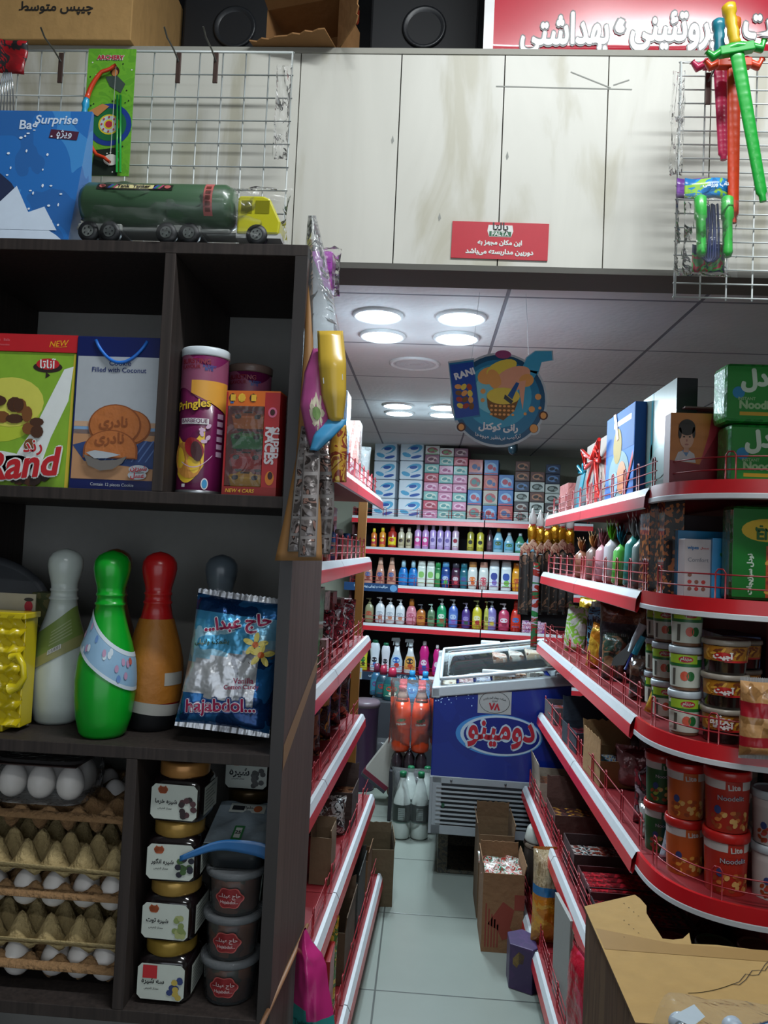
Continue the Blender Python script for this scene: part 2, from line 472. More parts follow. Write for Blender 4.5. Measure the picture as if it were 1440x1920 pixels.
MB().box(-1.54, 1.84, -2.19, -2.18, .31, 2.5).build('fill_glow', emis('#dfe8f2', 1.0), wn)  # added glowing sheet: soft frontal fill for the dark cabinet shelves
w = bpy.data.worlds.new('world'); S.world = w; w.use_nodes = True
w.node_tree.nodes['Background'].inputs[0].default_value = (.6, .72, .85, 1); w.node_tree.nodes['Background'].inputs[1].default_value = .05
S.view_settings.view_transform = 'Standard'; S.view_settings.look = 'None'; S.view_settings.gamma = 1; S.view_settings.exposure = 0.0
S.view_settings.use_curve_mapping = False
S.cycles.use_denoising = True
S.cycles.max_bounces = 6; S.cycles.transparent_max_bounces = 24; S.cycles.caustics_reflective = False; S.cycles.caustics_refractive = False
S.cycles.sample_clamp_indirect = 4

# ------------------------------------------------------------------ gondola shelving
RED = mat('#b3131c', .35, coat=.3); REDP = mat('#c0202c', .35, coat=.3); WIRE = mat('#8e1620', .4, coat=.2)
WHT = mat('#b6b9bc', .4); SHELF = mat('#7c1a20', .5); SIL = mat('#c9ccd0', .3, metal=.6)
def off_path(path, d):
    """shift a 2D path sideways by d (to its left-hand side)"""
    out = []; n = len(path)
    for i in range(n):
        a = Vector(path[max(0, i - 1)]); b = Vector(path[min(n - 1, i + 1)]); t = (b - a).normalized()
        out.append((path[i][0] - t.y * d, path[i][1] + t.x * d))
    return out
def sweep(mb, path, prof, mats):
    """prof: (outward offset, z) polyline swept along the path, thin closed strips"""
    rows = [[(x, y, z) for (x, y) in off_path(path, -o)] for o, z in prof]
    for j in range(len(prof) - 1):
        vs = rows[j] + rows[j + 1]; n = len(path)
        mb.add(vs, [(i, i + 1, n + i + 1, n + i) for i in range(n - 1)], mats[j], n > 4)
def resample(path, step):
    pts = [Vector(p) for p in path]; out = [tuple(pts[0])]; acc = 0
    for a, b in zip(pts, pts[1:]):
        L = (b - a).length; d = step - acc
        while d < L: out.append(tuple(a + (b - a) * (d / L))); d += step
        acc = L - (d - step)
    return out
def wire_guard(path, z, parent, heights=(.025, .05, .075), step=.16, inset=.012, r=.0018, loop=True):
    mb = MB(); p = off_path(path, inset)
    for h in heights: mb.tube([(x, y, z + h) for x, y in p], r, 6)
    top = heights[-1] + .012
    pp = resample(p, step)
    fine = resample(p, .022)
    for q in pp[0:]:
        i = min(range(len(fine) - 1), key=lambda k: (fine[k][0] - q[0]) ** 2 + (fine[k][1] - q[1]) ** 2)
        a, b = fine[i], fine[i + 1]
        mb.tube([(a[0], a[1], z - .002), (a[0], a[1], z + top - .008), ((a[0] * .75 + b[0] * .25), (a[1] * .75 + b[1] * .25), z + top),
                 ((a[0] * .25 + b[0] * .75), (a[1] * .25 + b[1] * .75), z + top), (b[0], b[1], z + top - .008), (b[0], b[1], z - .002)], r * 1.15, 6)
    return mb.build('wire_guard', WIRE, parent)
def shelf_tier(parent, path, inner, z, style='straight', th=.02):
    """path: front edge seen from above, shop side on its right; inner: closing points at the spine"""
    MB().prism(list(path) + list(inner), -th, 0, Matrix.Translation((0, 0, z))).build('shelf_board', SHELF, parent)
    mb = MB()
    if style == 'straight':
        sweep(mb, path, [(-.001, z + .004), (.010, z + .003), (.020, z - .016), (.021, z - .019), (.024, z - .05), (.018, z - .053), (.001, z - .02)], [0, 0, 1, 1, 0, 1])
        mb.build('price_rail', [WHT, REDP], parent)
    else:
        sweep(mb, path, [(-.001, z + .006), (.008, z + .006), (.012, z - .026), (.013, z - .028), (.014, z - .038), (.004, z - .04), (.001, z - .01)], [1, 1, 0, 0, 0, 1])
        mb.build('curved_band', [WHT, RED], parent)
# side on the sweet-shop half: two bays and a half-round end
TZ = [1.785, 1.512, 1.186, .843, .494, .15]; TX = [.587, .572, .566, .58, .52, .465]
CX, CY = .92, 2.06
gr = thing('gondola_shelving', 'red six-tier shop shelving with a rounded end beside the torn carton', 'shelving', (0, 0, 0))
for z, x in zip(TZ, TX):
    shelf_tier(gr, [(x, 3.765), (x, 2.922)][::1], [(CX, 2.922), (CX, 3.765)], z)
    shelf_tier(gr, [(x, 2.918), (x, 2.064)], [(CX, 2.064), (CX, 2.918)], z)
    r = CX - x
    SE = lambda c: math.copysign(abs(c) ** (2 / 2.8), c)
    arc = [(CX - r * SE(math.cos(t)), CY - .89 * r * SE(math.sin(t))) for t in [PI * i / 56 for i in range(57)]]
    shelf_tier(gr, arc, [], z, 'curve')
    if z > 1.1 or z < .6: wire_guard([(x, 3.755), (x, 2.93)], z, gr); wire_guard([(x, 2.91), (x, 2.08)], z, gr)
    else: wire_guard([(x, 3.755), (x, 2.93)], z, gr, (.03, .075), .2); wire_guard([(x, 2.91), (x, 2.08)], z, gr, (.03, .075), .2)
    wire_guard(arc[2:44], z, gr, (.03, .06), .19) if z > .3 else None
for y in (2.08, 2.92, 3.745): MB().box(CX - .02, CX + .02, y - .02, y + .02, 0, 1.95).build('upright', mat('#7d1b20', .5), gr)
MB().box(CX + .002, CX + .012, 2.1, 3.765, .1, 1.93).build('back_panel', mat('#5a1a1c', .6), gr)
MB().box(.50, CX, 2.1, 3.765, 0, .128).build('plinth', mat('#4b1416', .6), gr)
# shelving behind the cabinet
LZ = [1.82, 1.548, 1.196, .845, .494, .15]; LN = [-.268, -.292, -.302, -.321, -.269, -.218]; LF = [-.229, -.268, -.256, -.264, -.206, -.155]
gl = thing('gondola_shelving', 'red six-tier shop shelving standing behind the dark snack cabinet', 'shelving', (0, 0, 0))
def LX(i, y): return LN[i] + (LF[i] - LN[i]) * (y - 2.1) / 1.4
for i, z in enumerate(LZ):
    for a, b in ((1.6, 2.498), (2.502, 3.5)):
        pa = [(LX(i, a), a), (LX(i, b), b)]
        shelf_tier(gl, pa, [(-.68, b), (-.68, a)], z)
        wire_guard([(LX(i, a + .01), a + .01), (LX(i, b - .01), b - .01)], z, gl, (.025, .05, .075) if i < 3 else (.03, .07), .15 if i < 3 else .2)
for y in (1.62, 2.5, 3.48): MB().box(-.70, -.66, y - .02, y + .02, 0, 1.95).build('upright', mat('#7d1b20', .5), gl)
MB().box(-.692, -.682, 1.6, 3.5, .1, 1.93).build('back_panel', mat('#5a1a1c', .6), gl)
MB().box(-.68, -.30, 1.62, 3.48, 0, .128).build('plinth', mat('#4b1416', .6), gl)
# back wall shelving
BB = math.radians(8); BY = 5.9; B0 = W(850, 1000, BY).x
def BP(px, d=0.0):                    # world XY on the front line of the back shelves at pixel column px, pushed d backwards
    dd = ray(px, 1080); n = Vector((math.sin(BB), math.cos(BB)))
    k = (B0 * n.x + BY * n.y + d) / (dd.x * n.x + dd.y * n.y)
    return dd.x * k, dd.y * k
BZ = [1.835, 1.597, 1.31, 1.01, .635, .12]
gb = thing('wall_shelving', 'red shelving along the back wall filled with tissues and bottles', 'shelving', (0, 0, 0))
pa, pj, pb = BP(655), BP(905), BP(1110)
qa, qb = BP(655, .42), BP(1110, .42)
for i, z in enumerate(BZ):
    for u, v in ((pa, pj), (pj, pb)):
        du = (v[0] - u[0], v[1] - u[1]); L = math.hypot(*du); e = (du[0] / L * .004, du[1] / L * .004)
        u2 = (u[0] + e[0], u[1] + e[1]); v2 = (v[0] - e[0], v[1] - e[1]); bx, by = math.sin(BB) * .42, math.cos(BB) * .42
        shelf_tier(gb, [u2, v2], [(v2[0] + bx, v2[1] + by), (u2[0] + bx, u2[1] + by)], z)
        if i != 1: wire_guard([u2, v2], z, gb, (.03, .06), .25, r=.0016)
def slab(p, q, d0, d1, z0, z1):
    n = (math.sin(BB), math.cos(BB))
    return MB().prism([(p[0] + n[0] * d0, p[1] + n[1] * d0), (q[0] + n[0] * d0, q[1] + n[1] * d0), (q[0] + n[0] * d1, q[1] + n[1] * d1), (p[0] + n[0] * d1, p[1] + n[1] * d1)], z1 - z0, 0, Matrix.Translation((0, 0, z0)))
slab(pa, pb, .425, .435, 0.01, 1.9).build('back_panel', mat('#26272d', .7), gb)
slab(pa, BP(659), .02, .42, 0, 1.9).build('side_panel', mat('#3c1114', .6), gb)
slab(pj, BP(907), .38, .42, 0, 1.9).build('upright', mat('#7d1b20', .6), gb)
# ------------------------------------------------------------------ dark snack cabinet
def wood(name, a, b_, sc=9):
    m, nt, b = _new(name)
    tc = nt.nodes.new('ShaderNodeTexCoord'); mp = nt.nodes.new('ShaderNodeMapping'); mp.inputs['Scale'].default_value = (sc * 3, sc * 3, .25)
    _link(nt, tc.outputs['Object'], mp.inputs['Vector'])
    n = nt.nodes.new('ShaderNodeTexNoise'); n.inputs['Scale'].default_value = 6; n.inputs['Detail'].default_value = 6
    _link(nt, mp.outputs['Vector'], n.inputs['Vector'])
    cr = nt.nodes.new('ShaderNodeValToRGB'); e = cr.color_ramp.elements; e[0].color = lin(a); e[1].color = lin(b_); e[0].position = .35; e[1].position = .68
    _link(nt, n.outputs['Fac'], cr.inputs['Fac']); _link(nt, cr.outputs['Color'], b.inputs['Base Color']); b.inputs['Roughness'].default_value = .62; b.inputs['Specular IOR Level'].default_value = .3
    return m
M_lam = wood('dark_laminate', '#2a2422', '#38302d'); M_side = wood('side_laminate', '#4a3c38', '#5d4c47')
M_edge = mat('#2b2625', .4); M_cback = mat('#8a8884', .7)
YF, YK, XR = 1.15, 1.48, -.2
SZ = [2.055, 1.669, 1.285, .902, .5, .1]
cb = thing('display_cabinet', 'dark wooden display cabinet with open square shelves of snacks, syrup jars and eggs', 'cabinet', (0, 0, 0))
for z in SZ: MB().box(-1.3, XR - (.0 if z > 2 else .019), YF, YK, z - .018, z).build('shelf', M_lam, cb, bevel=.001)
MB().box(XR - .018, XR, YF + .001, YK, 0, 2.037).build('side_panel', M_side, cb)
MB().box(XR - .019, XR + .0, YF - .0005, YF + .001, 0, 2.037).build('edge_band', M_edge, cb)
for x, a, b in ((-.413, 1.669, 2.037), (-.427, .902, 1.267), (-.8, 1.669, 2.037), (-.8, 1.285, 1.651), (-.8, .902, 1.267), (-.8, .1, .884)):
    MB().box(x - .0085, x + .0085, YF, YK, a, b - .0001).build('divider', M_lam, cb, bevel=.001)
MB().box(-1.3, XR - .019, YK, YK + .004, .05, 2.05).build('back_panel', M_cback, cb)
MB().box(-1.318, -1.3, YF, YK, 0, 2.055).build('side_panel', M_side, cb)
# tan packing tape stuck across the side
tp = MB(); tp.shape(lambda u, v, l=1: (XR + .0006, u, v), [(1.152, 1.262), (1.478, 1.36), (1.478, 1.385), (1.152, 1.30)], 0)
tag(tp.build('packing_tape', mat('#8a6a48', .5)), 'strip of tan packing tape stuck slantwise on the side of the dark cabinet', 'tape')

def span(a, b, y, Y):
    p, q = W(a, y, Y), W(b, y, Y); return (p.x + q.x) / 2, q.x - p.x
def pxm(n, Y): return n * Y / F

# --- cereal box
Y0 = 1.19
def front_carton(t, w, h, d, mats, body='body', bevel=.0015):
    return MB().box(-w / 2, w / 2, 0, d, 0, h, 0).build(body, mats, t, bevel=bevel)
xr = W(128, 900, Y0).x; w_ = .205; h_ = .245
t = thing('cereal_box', 'green cereal box with a red top, beside the coconut cookie box', 'box', (xr - w_ / 2, Y0, SZ[1]))
front_carton(t, w_, h_ - .028, .075, mat('#86b032', .4, coat=.3, var=.15))
b = MB().box(-w_ / 2 - .002, w_ / 2 + .002, -.002, .077, h_ - .028, h_, 0)
f = plane_fn(-.002); b.text('NEW', f, w_ / 2 - .028, h_ - .014, h=.009, m=1, bold=.01, shear=.3, rot=.1)
b.text('Rand   Cocoa   Balls', f, -.03, h_ - .010, h=.004, m=2); b.text('rich and full milk chocolate', f, -.03, h_ - .018, h=.003, m=2)
b.shape(f, [(w_ / 2 - .042, h_ - .0215), (w_ / 2 - .015, h_ - .019), (w_ / 2 - .015, h_ - .018)], 1)
b.build('lid', [mat('#c0222a', .35, coat=.3), mat('#e6a321', .4), mat('#d9727a', .4)], t)
b = MB(); f = plane_fn(0.0, .0003); R = w_ / 2
b.shape(f, [(R - .006, 0), (R, 0), (R, h_ - .03), (R - .003, h_ - .03)], 4)
b.ell(f, -.02, .12, .07, .05, 7, 1); b.ell(f, .0, .135, .055, .04, 8, 2)
b.shape(f, [(.0, .02), (.02, .06), (.045, .10), (.085, .19), (.1, .195), (.095, .14), (.07, .08), (.055, .03)], 0, 3)          # milk pouring
b.ell(f, -.03, .035, .075, .022, 0, 4); b.ell(f, .02, .03, .055, .02, 0, 4)
rr = random.Random(3)
for i in range(26): b.ell(f, -.1 + rr.random() * .15, .065 + rr.random() * .075, .008 + rr.random() * .007, .007 + rr.random() * .006, rr.choice([5, 5, 6]), 4 + i * .3, 10)
for i in range(16): b.ell(f, -.09 + rr.random() * .17, 0.009 + rr.random() * .015, .011, .008, rr.choice([5, 9]), 12 + i * .2, 6, rr.random())
b.ell(f, R - .045, .198, .019, .009, 2, 2); b.ell(f, R - .045, .193, .024, .009, 9, 1.5); b.text(fa('آناتا'), f, R - .045, .199, w=.025, m=0, lift=3, bold=.02)
b.ell(f, R - .045, .180, .005, .006, 9, 2, 3)
b.text('Rand', f, .03, .036, w=.115, m=0, bold=.07, lift=20, shear=.25, rot=.12); b.text('Rand', f, .03, .036, w=.115, m=2, bold=.03, lift=23, shear=.25, rot=.12)
b.text(fa('رند'), f, .045, .062, w=.03, m=0, bold=.07, lift=22, rot=.1); b.text(fa('رند'), f, .045, .062, w=.03, m=2, bold=.02, lift=24, rot=.1)
b.build('printed_front', [mat('#e4e8e6', .4), mat('#e6a321'), mat('#c0222a', .4), mat('#d9727a'), mat('#d8c13a', .4), mat('#4a2a18', .5), mat('#7a4a22', .5), mat('#b8c83a', .45), mat('#d3cf58', .45), mat('#2b1b16', .5)], t)

# --- cookie box with blue cord
xc, w_ = span(128, 297, 905, 1.185); h_ = W(215, 632, 1.185).z - SZ[1]
t = thing('cookie_box', 'navy blue cookie gift box with a cord handle and two biscuits on the front', 'box', (xc, 1.185, SZ[1]), math.radians(-1))
f = plane_fn(0, .0003)
hs = h_ - .032                                 # height of the silver picture
MB().box(-w_ / 2, w_ / 2, 0, .062, 0, h_, 0).build('body', mat('#14205a', .3, coat=.4), t, bevel=.001)
b = MB(); a0, a1 = -w_ / 2 + .003, w_ / 2 - .004
b.rect(f, a0, a1, .017, hs, 0); b.rect(f, a0, a1, .017, .095, 1, 2); b.rect(f, a0, a1, .088, .105, 2, 2); b.rect(f, a0 + .0, a1, .10, .108, 3, 2.5)
b.shape(f, [(a0 + .02, .045), (a1, .035), (a1, .078), (a0 + .05, .085), (a0, .07)], 4, 3)
for i in range(9): b.shape(f, [(a0 + .03 + i * .011, .046), (a0 + .032 + i * .011, .046), (a0 + .055 + i * .011, .08), (a0 + .052 + i * .011, .08)], 5, 3.5)
def cookie(cx, cy, rx, ry, L, half=False):
    pts = [(cx + rx * math.cos(a), cy + ry * math.sin(a)) for a in ([PI * i / 16 for i in range(17)] if half else [2 * PI * i / 28 for i in range(28)])]
    if half: pts = [(cx + rx, cy - .012)] + pts + [(cx - rx, cy - .012)]
    b.shape(f, pts, 7, L); b.shape(f, [(cx + (x - cx) * .93, cy + .001 + (y - cy) * .92) for x, y in pts], 6, L + 2)
    b.text(fa('نادری'), f, cx - .002, cy + (.018 if half else .004), w=rx * 1.05, m=7, bold=.03, lift=L + 4)
cookie(.022, .100, .034, .028, 5); cookie(-.002, .102, .043, .034, 8); cookie(-.006, .062, .044, .033, 14, True)
b.shape(f, [(-.048, .055), (-.04, .038), (-.02, .030), (0, .033), (.015, .043), (.022, .054), (.005, .048), (-.02, .046)], 8, 20)
b.shape(f, [(-.044, .058), (-.03, .049), (-.01, .050), (.012, .056), (-.005, .059), (-.03, .062)], 0, 22)
b.text('Cookie', f, .0, hs - .010, h=.0085, m=9, bold=.01, lift=3); b.text('Filled with Coconut', f, -.001, hs - .021, w=.088, m=9, bold=.012, lift=3)
b.text('Contain 12 pieces Cookie', f, -.002, .0085, w=.07, m=0, bold=.01, lift=2)
b.ell(f, .042, .034, .016, .007, 0, 20); b.ell(f, .040, .025, .015, .007, 0, 20)
b.text(fa('شیرین'), f, .042, .035, w=.026, m=10, bold=.03, lift=24); b.text(fa('عسل'), f, .041, .024, w=.022, m=10, bold=.03, lift=24)
b.build('printed_front', [mat('#c6ccd3', .25, .3), mat('#b98a63', .5), mat('#7fa3c8', .5), mat('#c7a183', .5), mat('#2c4478', .5), mat('#5b76ac', .5), mat('#b56a35', .5, bump=.2), mat('#8a4a22', .5), mat('#6f6a66', .6), mat('#1c2c66', .4), mat('#b8283a', .4)], t)
for y in (.0, .062):
    b = MB(); pts = [(-.042 + .084 * i / 16, y - .004 * (1 - abs(i / 8 - 1)) - (.001 if y < .03 else -.001), hs + .026 - (.036 if y < .03 else -.012) * math.sin(PI * i / 16) ** .8) for i in range(17)]
    b.tube(pts, .0025, 8)
    b.build('cord_handle', mat('#1f6fd0', .45), t)

# --- crisp cans
def crisp_can(name, label, X_, Y_, z, cap='#c9d2d8'):
    t = thing(name, label, 'can', (X_, Y_, z)); R = .0368; H = .232
    MB().lathe([(R - .002, 0), (R, .003), (R, H - .012)], 40, 0).build('body', pmat(['#5b1440', '#641645', '#6d1a4c'], 9, 1, .3, dist=.5), t)
    MB().lathe([(R + .0005, H - .014), (R + .0015, H - .012), (R + .002, H - .002), (R, H), (R - .004, H), (R - .005, H - .004)], 40, 0).build('lid', mat(cap, .35), t)
    MB().lathe([(R + .0006, 0), (R + .001, .003), (R, .006)], 40, 0, capt=False).build('rim', mat('#b9bcc0', .3, .9), t)
    b = MB(); f = cyl_fn(R, step=.0003)
    b.grid(lambda u, v: f(-.055 + .11 * u, .155 + .055 * v + .012 * math.sin(u * 7), 1), 18, 4, 1)
    b.grid(lambda u, v: f(-.01 + .065 * u, .158 + .02 * v - .03 * u + .03 * v * u, 2), 12, 3, 2)
    b.text('BURSTING', f, -.006, .208, w=.048, m=3, bold=.03, lift=3); b.text('FLAVOUR', f, -.014, .199, w=.034, m=3, bold=.03, lift=3)
    b.text('IN EVERY', f, .017, .2005, w=.02, m=4, bold=.03, lift=3); b.text('BITE', f, .016, .196, w=.012, m=4, bold=.03, lift=3)
    b.text('Pringles', f, -.006, .138, w=.054, m=5, bold=.06, lift=4, shear=.1, rot=.14); b.text('Pringles', f, -.006, .138, w=.054, m=6, bold=.025, lift=7, shear=.1, rot=.14)
    b.grid(lambda u, v: f(-.026 + .046 * u, .109 + .009 * v, 2), 8, 1, 7); b.text('BARBEQUE', f, -.003, .1135, w=.041, m=8, bold=.01, lift=4)
    for k in range(14):                        # folded crisp, chilli and smoke
        a = PI * k / 13
    b.grid(lambda u, v: f(-.03 + .045 * u, .03 + .06 * v - .02 * math.sin(PI * u) + .014 * u, 3), 10, 6, 6)
    b.ell(f, -.012, .052, .022, .030, 9, 5, 20, .5); b.ell(f, .0, .071, .013, .018, 10, 8, 16, .6); b.ell(f, .004, .066, .008, .016, 11, 9, 14, .2)
    b.grid(lambda u, v: f(-.018 + .045 * u, .048 + .006 * u * u * 2 + .0015 * v - .01 * math.sin(PI * u), 10), 12, 1, 12)
    for k in range(5): b.ell(f, .014 + .006 * math.sin(k * 1.9), .082 + k * .006, .005, .003, 12, 6, 10, k)
    b.ell(f, .018, .016, .0055, .009, 7, 3); b.ell(f, .018, .016, .004, .007, 13, 4)
    b.rect(f, -.018, -.012, .010, .015, 7, 3, 2, 1)
    for k in range(6): b.rect(f, .034, .046, .06 + k * .012, .068 + k * .012, 12, 2, 3, 1)
    b.build('printed_label', [mat('#641645'), mat('#8a4a66', .4), mat('#d69a3c', .4), mat('#7c1c2c', .4), mat('#1d4b8a', .4), mat('#2a0c18', .4), mat('#e2ba34', .4),
            mat('#d8d4d6', .4), mat('#5a1844', .4), mat('#c2843a', .45), mat('#8e1a26', .4), mat('#3c0e14', .4), mat('#c8a8c0', .5), mat('#3d8fc0', .4)], t)
    return t
xc, _ = span(318, 420, 912, 1.215); crisp_can('crisp_can', 'purple barbeque potato crisp can with a grey lid standing beside the toy car box', xc + .004, 1.215, SZ[1])
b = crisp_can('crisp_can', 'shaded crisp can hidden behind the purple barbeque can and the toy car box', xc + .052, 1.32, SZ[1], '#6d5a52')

# --- toy car set
xc, w_ = span(420, 518, 920, 1.19); h_ = .163; w_ = .086
t = thing('toy_car_box', 'orange and red window box of toy cars beside the purple crisp can', 'toy', (xc + .001, 1.175, SZ[1]), math.radians(-4))
b = MB().box(-w_ / 2, w_ / 2, .038, .04, 0, h_, 0).box(-w_ / 2, w_ / 2, .0, .038, 0, .014, 1).box(-w_ / 2, w_ / 2, 0, .038, h_ - .002, h_, 2).box(w_ / 2 - .024, w_ / 2, 0, .038, .014, h_ - .002, 0)
b.box(-w_ / 2, -w_ / 2 + .003, 0, .038, .014, h_ - .002, 0).box(-w_ / 2 + .003, w_ / 2 - .024, .0, .037, h_ - .024, h_ - .002, 2)
b.build('tray', [mat('#a81d20', .4, coat=.2), mat('#8e2420', .4), mat('#d0661e', .4)], t)
b = MB(); f = plane_fn(0, .0003)
b.text('RACES', f, w_ / 2 - .0135, .078, w=.056, m=0, bold=.04, lift=2, rot=-PI / 2, shear=.1); b.text('SUPER', f, w_ / 2 - .0055, .082, w=.05, m=0, bold=.02, lift=2, rot=-PI / 2)
b.text('NEW 4 CARS', f, -.014, .0075, w=.045, m=1, bold=.02, lift=2, shear=.2)
b.ell(f, w_ / 2 - .011, .13, .007, .008, 2, 2); b.ell(f, w_ / 2 - .011, .13, .004, .005, 3, 3); b.ell(f, w_ / 2 - .011, .028, .007, .011, 4, 2); b.ell(f, w_ / 2 - .01, .032, .004, .006, 3, 3)
for k, (x, m) in enumerate(((-.033, 3), (-.018, 5), (.0, 3))): b.ell(f, x, h_ - .011, .006, .007, m, 2, 8); b.rect(f, x - .003, x + .005, h_ - .016, h_ - .006, 1, 3)
b.rect(f, -.036, -.031, h_ - .02, h_ - .006, 6, 2)
b.build('printed_front', [mat('#c9c4c8', .4), mat('#d9ab35', .4), mat('#d36b8a', .4), mat('#3c1a16', .4), mat('#d37a24', .4), mat('#e3c23a', .4), mat('#2a60a0', .4)], t)
MB().box(-w_ / 2 + .004, w_ / 2 - .025, -.0005, .0, .015, h_ - .024).build('window', film('#ffffff', .03, .25, .06, .3), t)
def toy_car(label, loc, c, rz=0):
    t = thing('toy_car', label, 'toy car', loc, rz, None)
    pr = [(-.024, 0), (.024, 0), (.026, .004), (.025, .010), (.010, .012), (.006, .018), (-.012, .018), (-.018, .012), (-.026, .010), (-.027, .004)]
    MB().prism(pr, .022, 0, Matrix(((1, 0, 0, 0), (0, 0, 1, -.011), (0, 1, 0, .004), (0, 0, 0, 1)))).build('body', mat(c, .3, coat=.6), t, bevel=.0015)
    for x in (-.015, .015):
        for y in (-.012, .0095): MB().lathe([(.0048, 0), (.0048, .0025)], 12, 0, M=Matrix.Translation((x, y, .0048)) @ Matrix.Rotation(-PI / 2, 4, 'X')).build('wheel', mat('#15151a', .5), t)
    MB().box(-.010, .004, -.0112, .0112, .0155, .0195).build('windscreen', mat('#20262c', .1), t)
    return t
for k, (c, n) in enumerate((('#c99a1e', 'yellow toy car in the lowest slot of the orange window box'), ('#b01c24', 'red toy car above the yellow one in the window box'),
                            ('#127a3a', 'green toy car above the red one in the window box'), ('#cc6a20', 'orange toy car in the topmost slot of the window box'))):
    p = Matrix.Rotation(math.radians(-4), 4, 'Z') @ Vector((-.012, .018, 0))
    o = toy_car(n, (xc + .001 + p.x, 1.175 + p.y, SZ[1] + .0142 + k * .032 + .003), c, math.radians(-4)); o.rotation_euler = (math.radians(-52), 0, math.radians(-4)); o.scale = (1.05, 1.05, 1.05)

# --- bowling pins
def pin_r(H):
    P = [(0, .11), (.02, .128), (.1, .15), (.2, .163), (.3, .167), (.4, .158), (.5, .132), (.58, .105), (.64, .088), (.70, .077), (.705, .083), (.715, .083), (.72, .076), (.75, .074), (.755, .08), (.765, .08), (.77, .074), (.8, .078), (.85, .092), (.9, .101), (.94, .097), (.97, .078), (.99, .045), (1, .003)]
    return P
def pin(name, label, px, py, ytop, Yoff, c, wrap=None, rough=.3, z=SZ[2]):
    p = Z(px, py, z); x, y = p.x, p.y + Yoff
    H = W(px, ytop, p.y).z - z
    t = thing(name, label, 'toy pin', (x, y, z)); P = pin_r(H); k = .97
    MB().lathe([(r * H * k, zz * H) for zz, r in P], 36, 0, capt=False).build('body', mat(c, rough, coat=.3), t)
    def R(v):
        q = max(0, min(1, v / H))
        for (a, ra), (b, rb) in zip(P, P[1:]):
            if a <= q <= b: return (ra + (rb - ra) * (q - a) / (b - a)) * H * k
        return P[-1][1] * H * k
    def fn(u, v, l=1):       # u is an angle here
        r = R(v) + .0011 + .0004 * l
        return (r * math.sin(u), -r * math.cos(u), v)
    if wrap: wrap(t, fn, H)
    return t
def band(b, fn, H, lo, hi, m, sl=.0, a0=-1.6, a1=1.6, lift=1):
    b.grid(lambda u, v: fn(a0 + (a1 - a0) * u, H * (lo + (hi - lo) * v) + sl * H * math.sin(a0 + (a1 - a0) * u), lift), 24, 6, m)
def wrap_white(t, fn, H):
    b = MB(); band(b, fn, H, .40, .58, 0, .09); band(b, fn, H, .36, .42, 1, .09, -1.5, 1.5, 2)
    for k in range(5): band(b, fn, H, .52 - k * .018, .527 - k * .018, 2, .09, .0, .9, 3)
    band(b, fn, H, .40, .425, 3, .09, .0, .45, 4)
    for k in range(8): band(b, fn, H, .403, .422, 4, .09, .03 + k * .05, .05 + k * .05, 5)
    b.build('label', [mat('#6f8440', .5), mat('#8c8a58', .5), mat('#94a070', .5), mat('#c9c9c2', .5), mat('#222222', .5)], t)
def wrap_green(t, fn, H):
    b = MB(); band(b, fn, H, .38, .56, 0, -.12, -1.2, 1.7); band(b, fn, H, .55, .575, 1, -.12, -1.2, 1.7, 2); band(b, fn, H, .37, .39, 1, -.12, -1.2, 1.7, 2)
    rr = random.Random(5)
    for k in range(16):
        u = -.9 + rr.random() * 2.2; v = H * (.40 + rr.random() * .14 - .12 * math.sin(u))
        b.add([fn(u + .07 * math.cos(a) , v + .006 * math.sin(a), 3 + k * .2) for a in [2 * PI * i / 8 for i in range(8)]], [tuple(range(8))], rr.choice([1, 2, 3, 4]))
    b.build('label', [mat('#86a9c4', .4), mat('#c2cfd8', .4), mat('#b08aa8', .5), mat('#b4574e', .5), mat('#5f84b8', .5)], t)
def wrap_orange(t, fn, H):
    b = MB(); band(b, fn, H, .16, .62, 0, 0, -2.2, 2.2); band(b, fn, H, .105, .17, 1, -.02, -2.2, 2.2, 2); band(b, fn, H, 0.0, .11, 2, 0, -2.2, 2.2, 1); band(b, fn, H, .26, .33, 1, 0, .7, 1.5, 2)
    b.build('label', [mat('#a96a22', .5, bump=.2), mat('#a9a7a0', .5), mat('#17181a', .4), mat('#5b3a12', .5)], t)
pin('bowling_pin', 'white toy bowling pin with an olive label beside the green pin', 105, 1352, 1028, 0, '#b9c2bd', wrap_white)
pin('bowling_pin', 'bright green toy bowling pin with a pale blue picture band', 192, 1378, 1032, 0, '#0c9a26', wrap_green)
pin('bowling_pin', 'brown toy bowling pin peeping out behind the green pin', 170, 1345, 1028, .07, '#7c4a20')
pin('bowling_pin', 'red-headed toy bowling pin in an orange wrap with a white and black foot', 270, 1372, 1034, .03, '#b51a1c', wrap_orange)
pin('bowling_pin', 'grey toy bowling pin standing behind the blue cotton candy bag', 372, 1372, 1040, .09, '#5d6870')

# --- foil bag
def pouch_geo(w, h, t, seed=0, crimp=.05, wr=.0025, flat=.35):
    r0 = random.Random(seed); sx, sz = r0.random() * 10, r0.random() * 10
    def T(u, v):      # u, v in -1..1
        a = max(0.0, 1 - abs(u) ** 3.2) ** .6; b = max(0.0, 1 - abs(v) ** 3.5) ** .6
        return t / 2 * a * b
    def fr(u, v, side=-1, lift=0):
        k = T(u, v)
        n = noise.noise(Vector((u * 2.2 + sx, v * 2.6 + sz, side * 3))) * wr * 3 + abs(noise.noise(Vector((u * 6 + sx, v * 3 + sz, side * 5)))) * wr * 2
        ww = w / 2 * (1 - .05 * (1 - abs(v) ** 2) * 1) if abs(v) < 1 else w / 2
        return (u * ww, side * (k + n * min(1, k / (t * .15 + 1e-6)) + .0006 + lift), h / 2 * (1 + v * (1 - .03 * (1 - u * u))))
    return fr
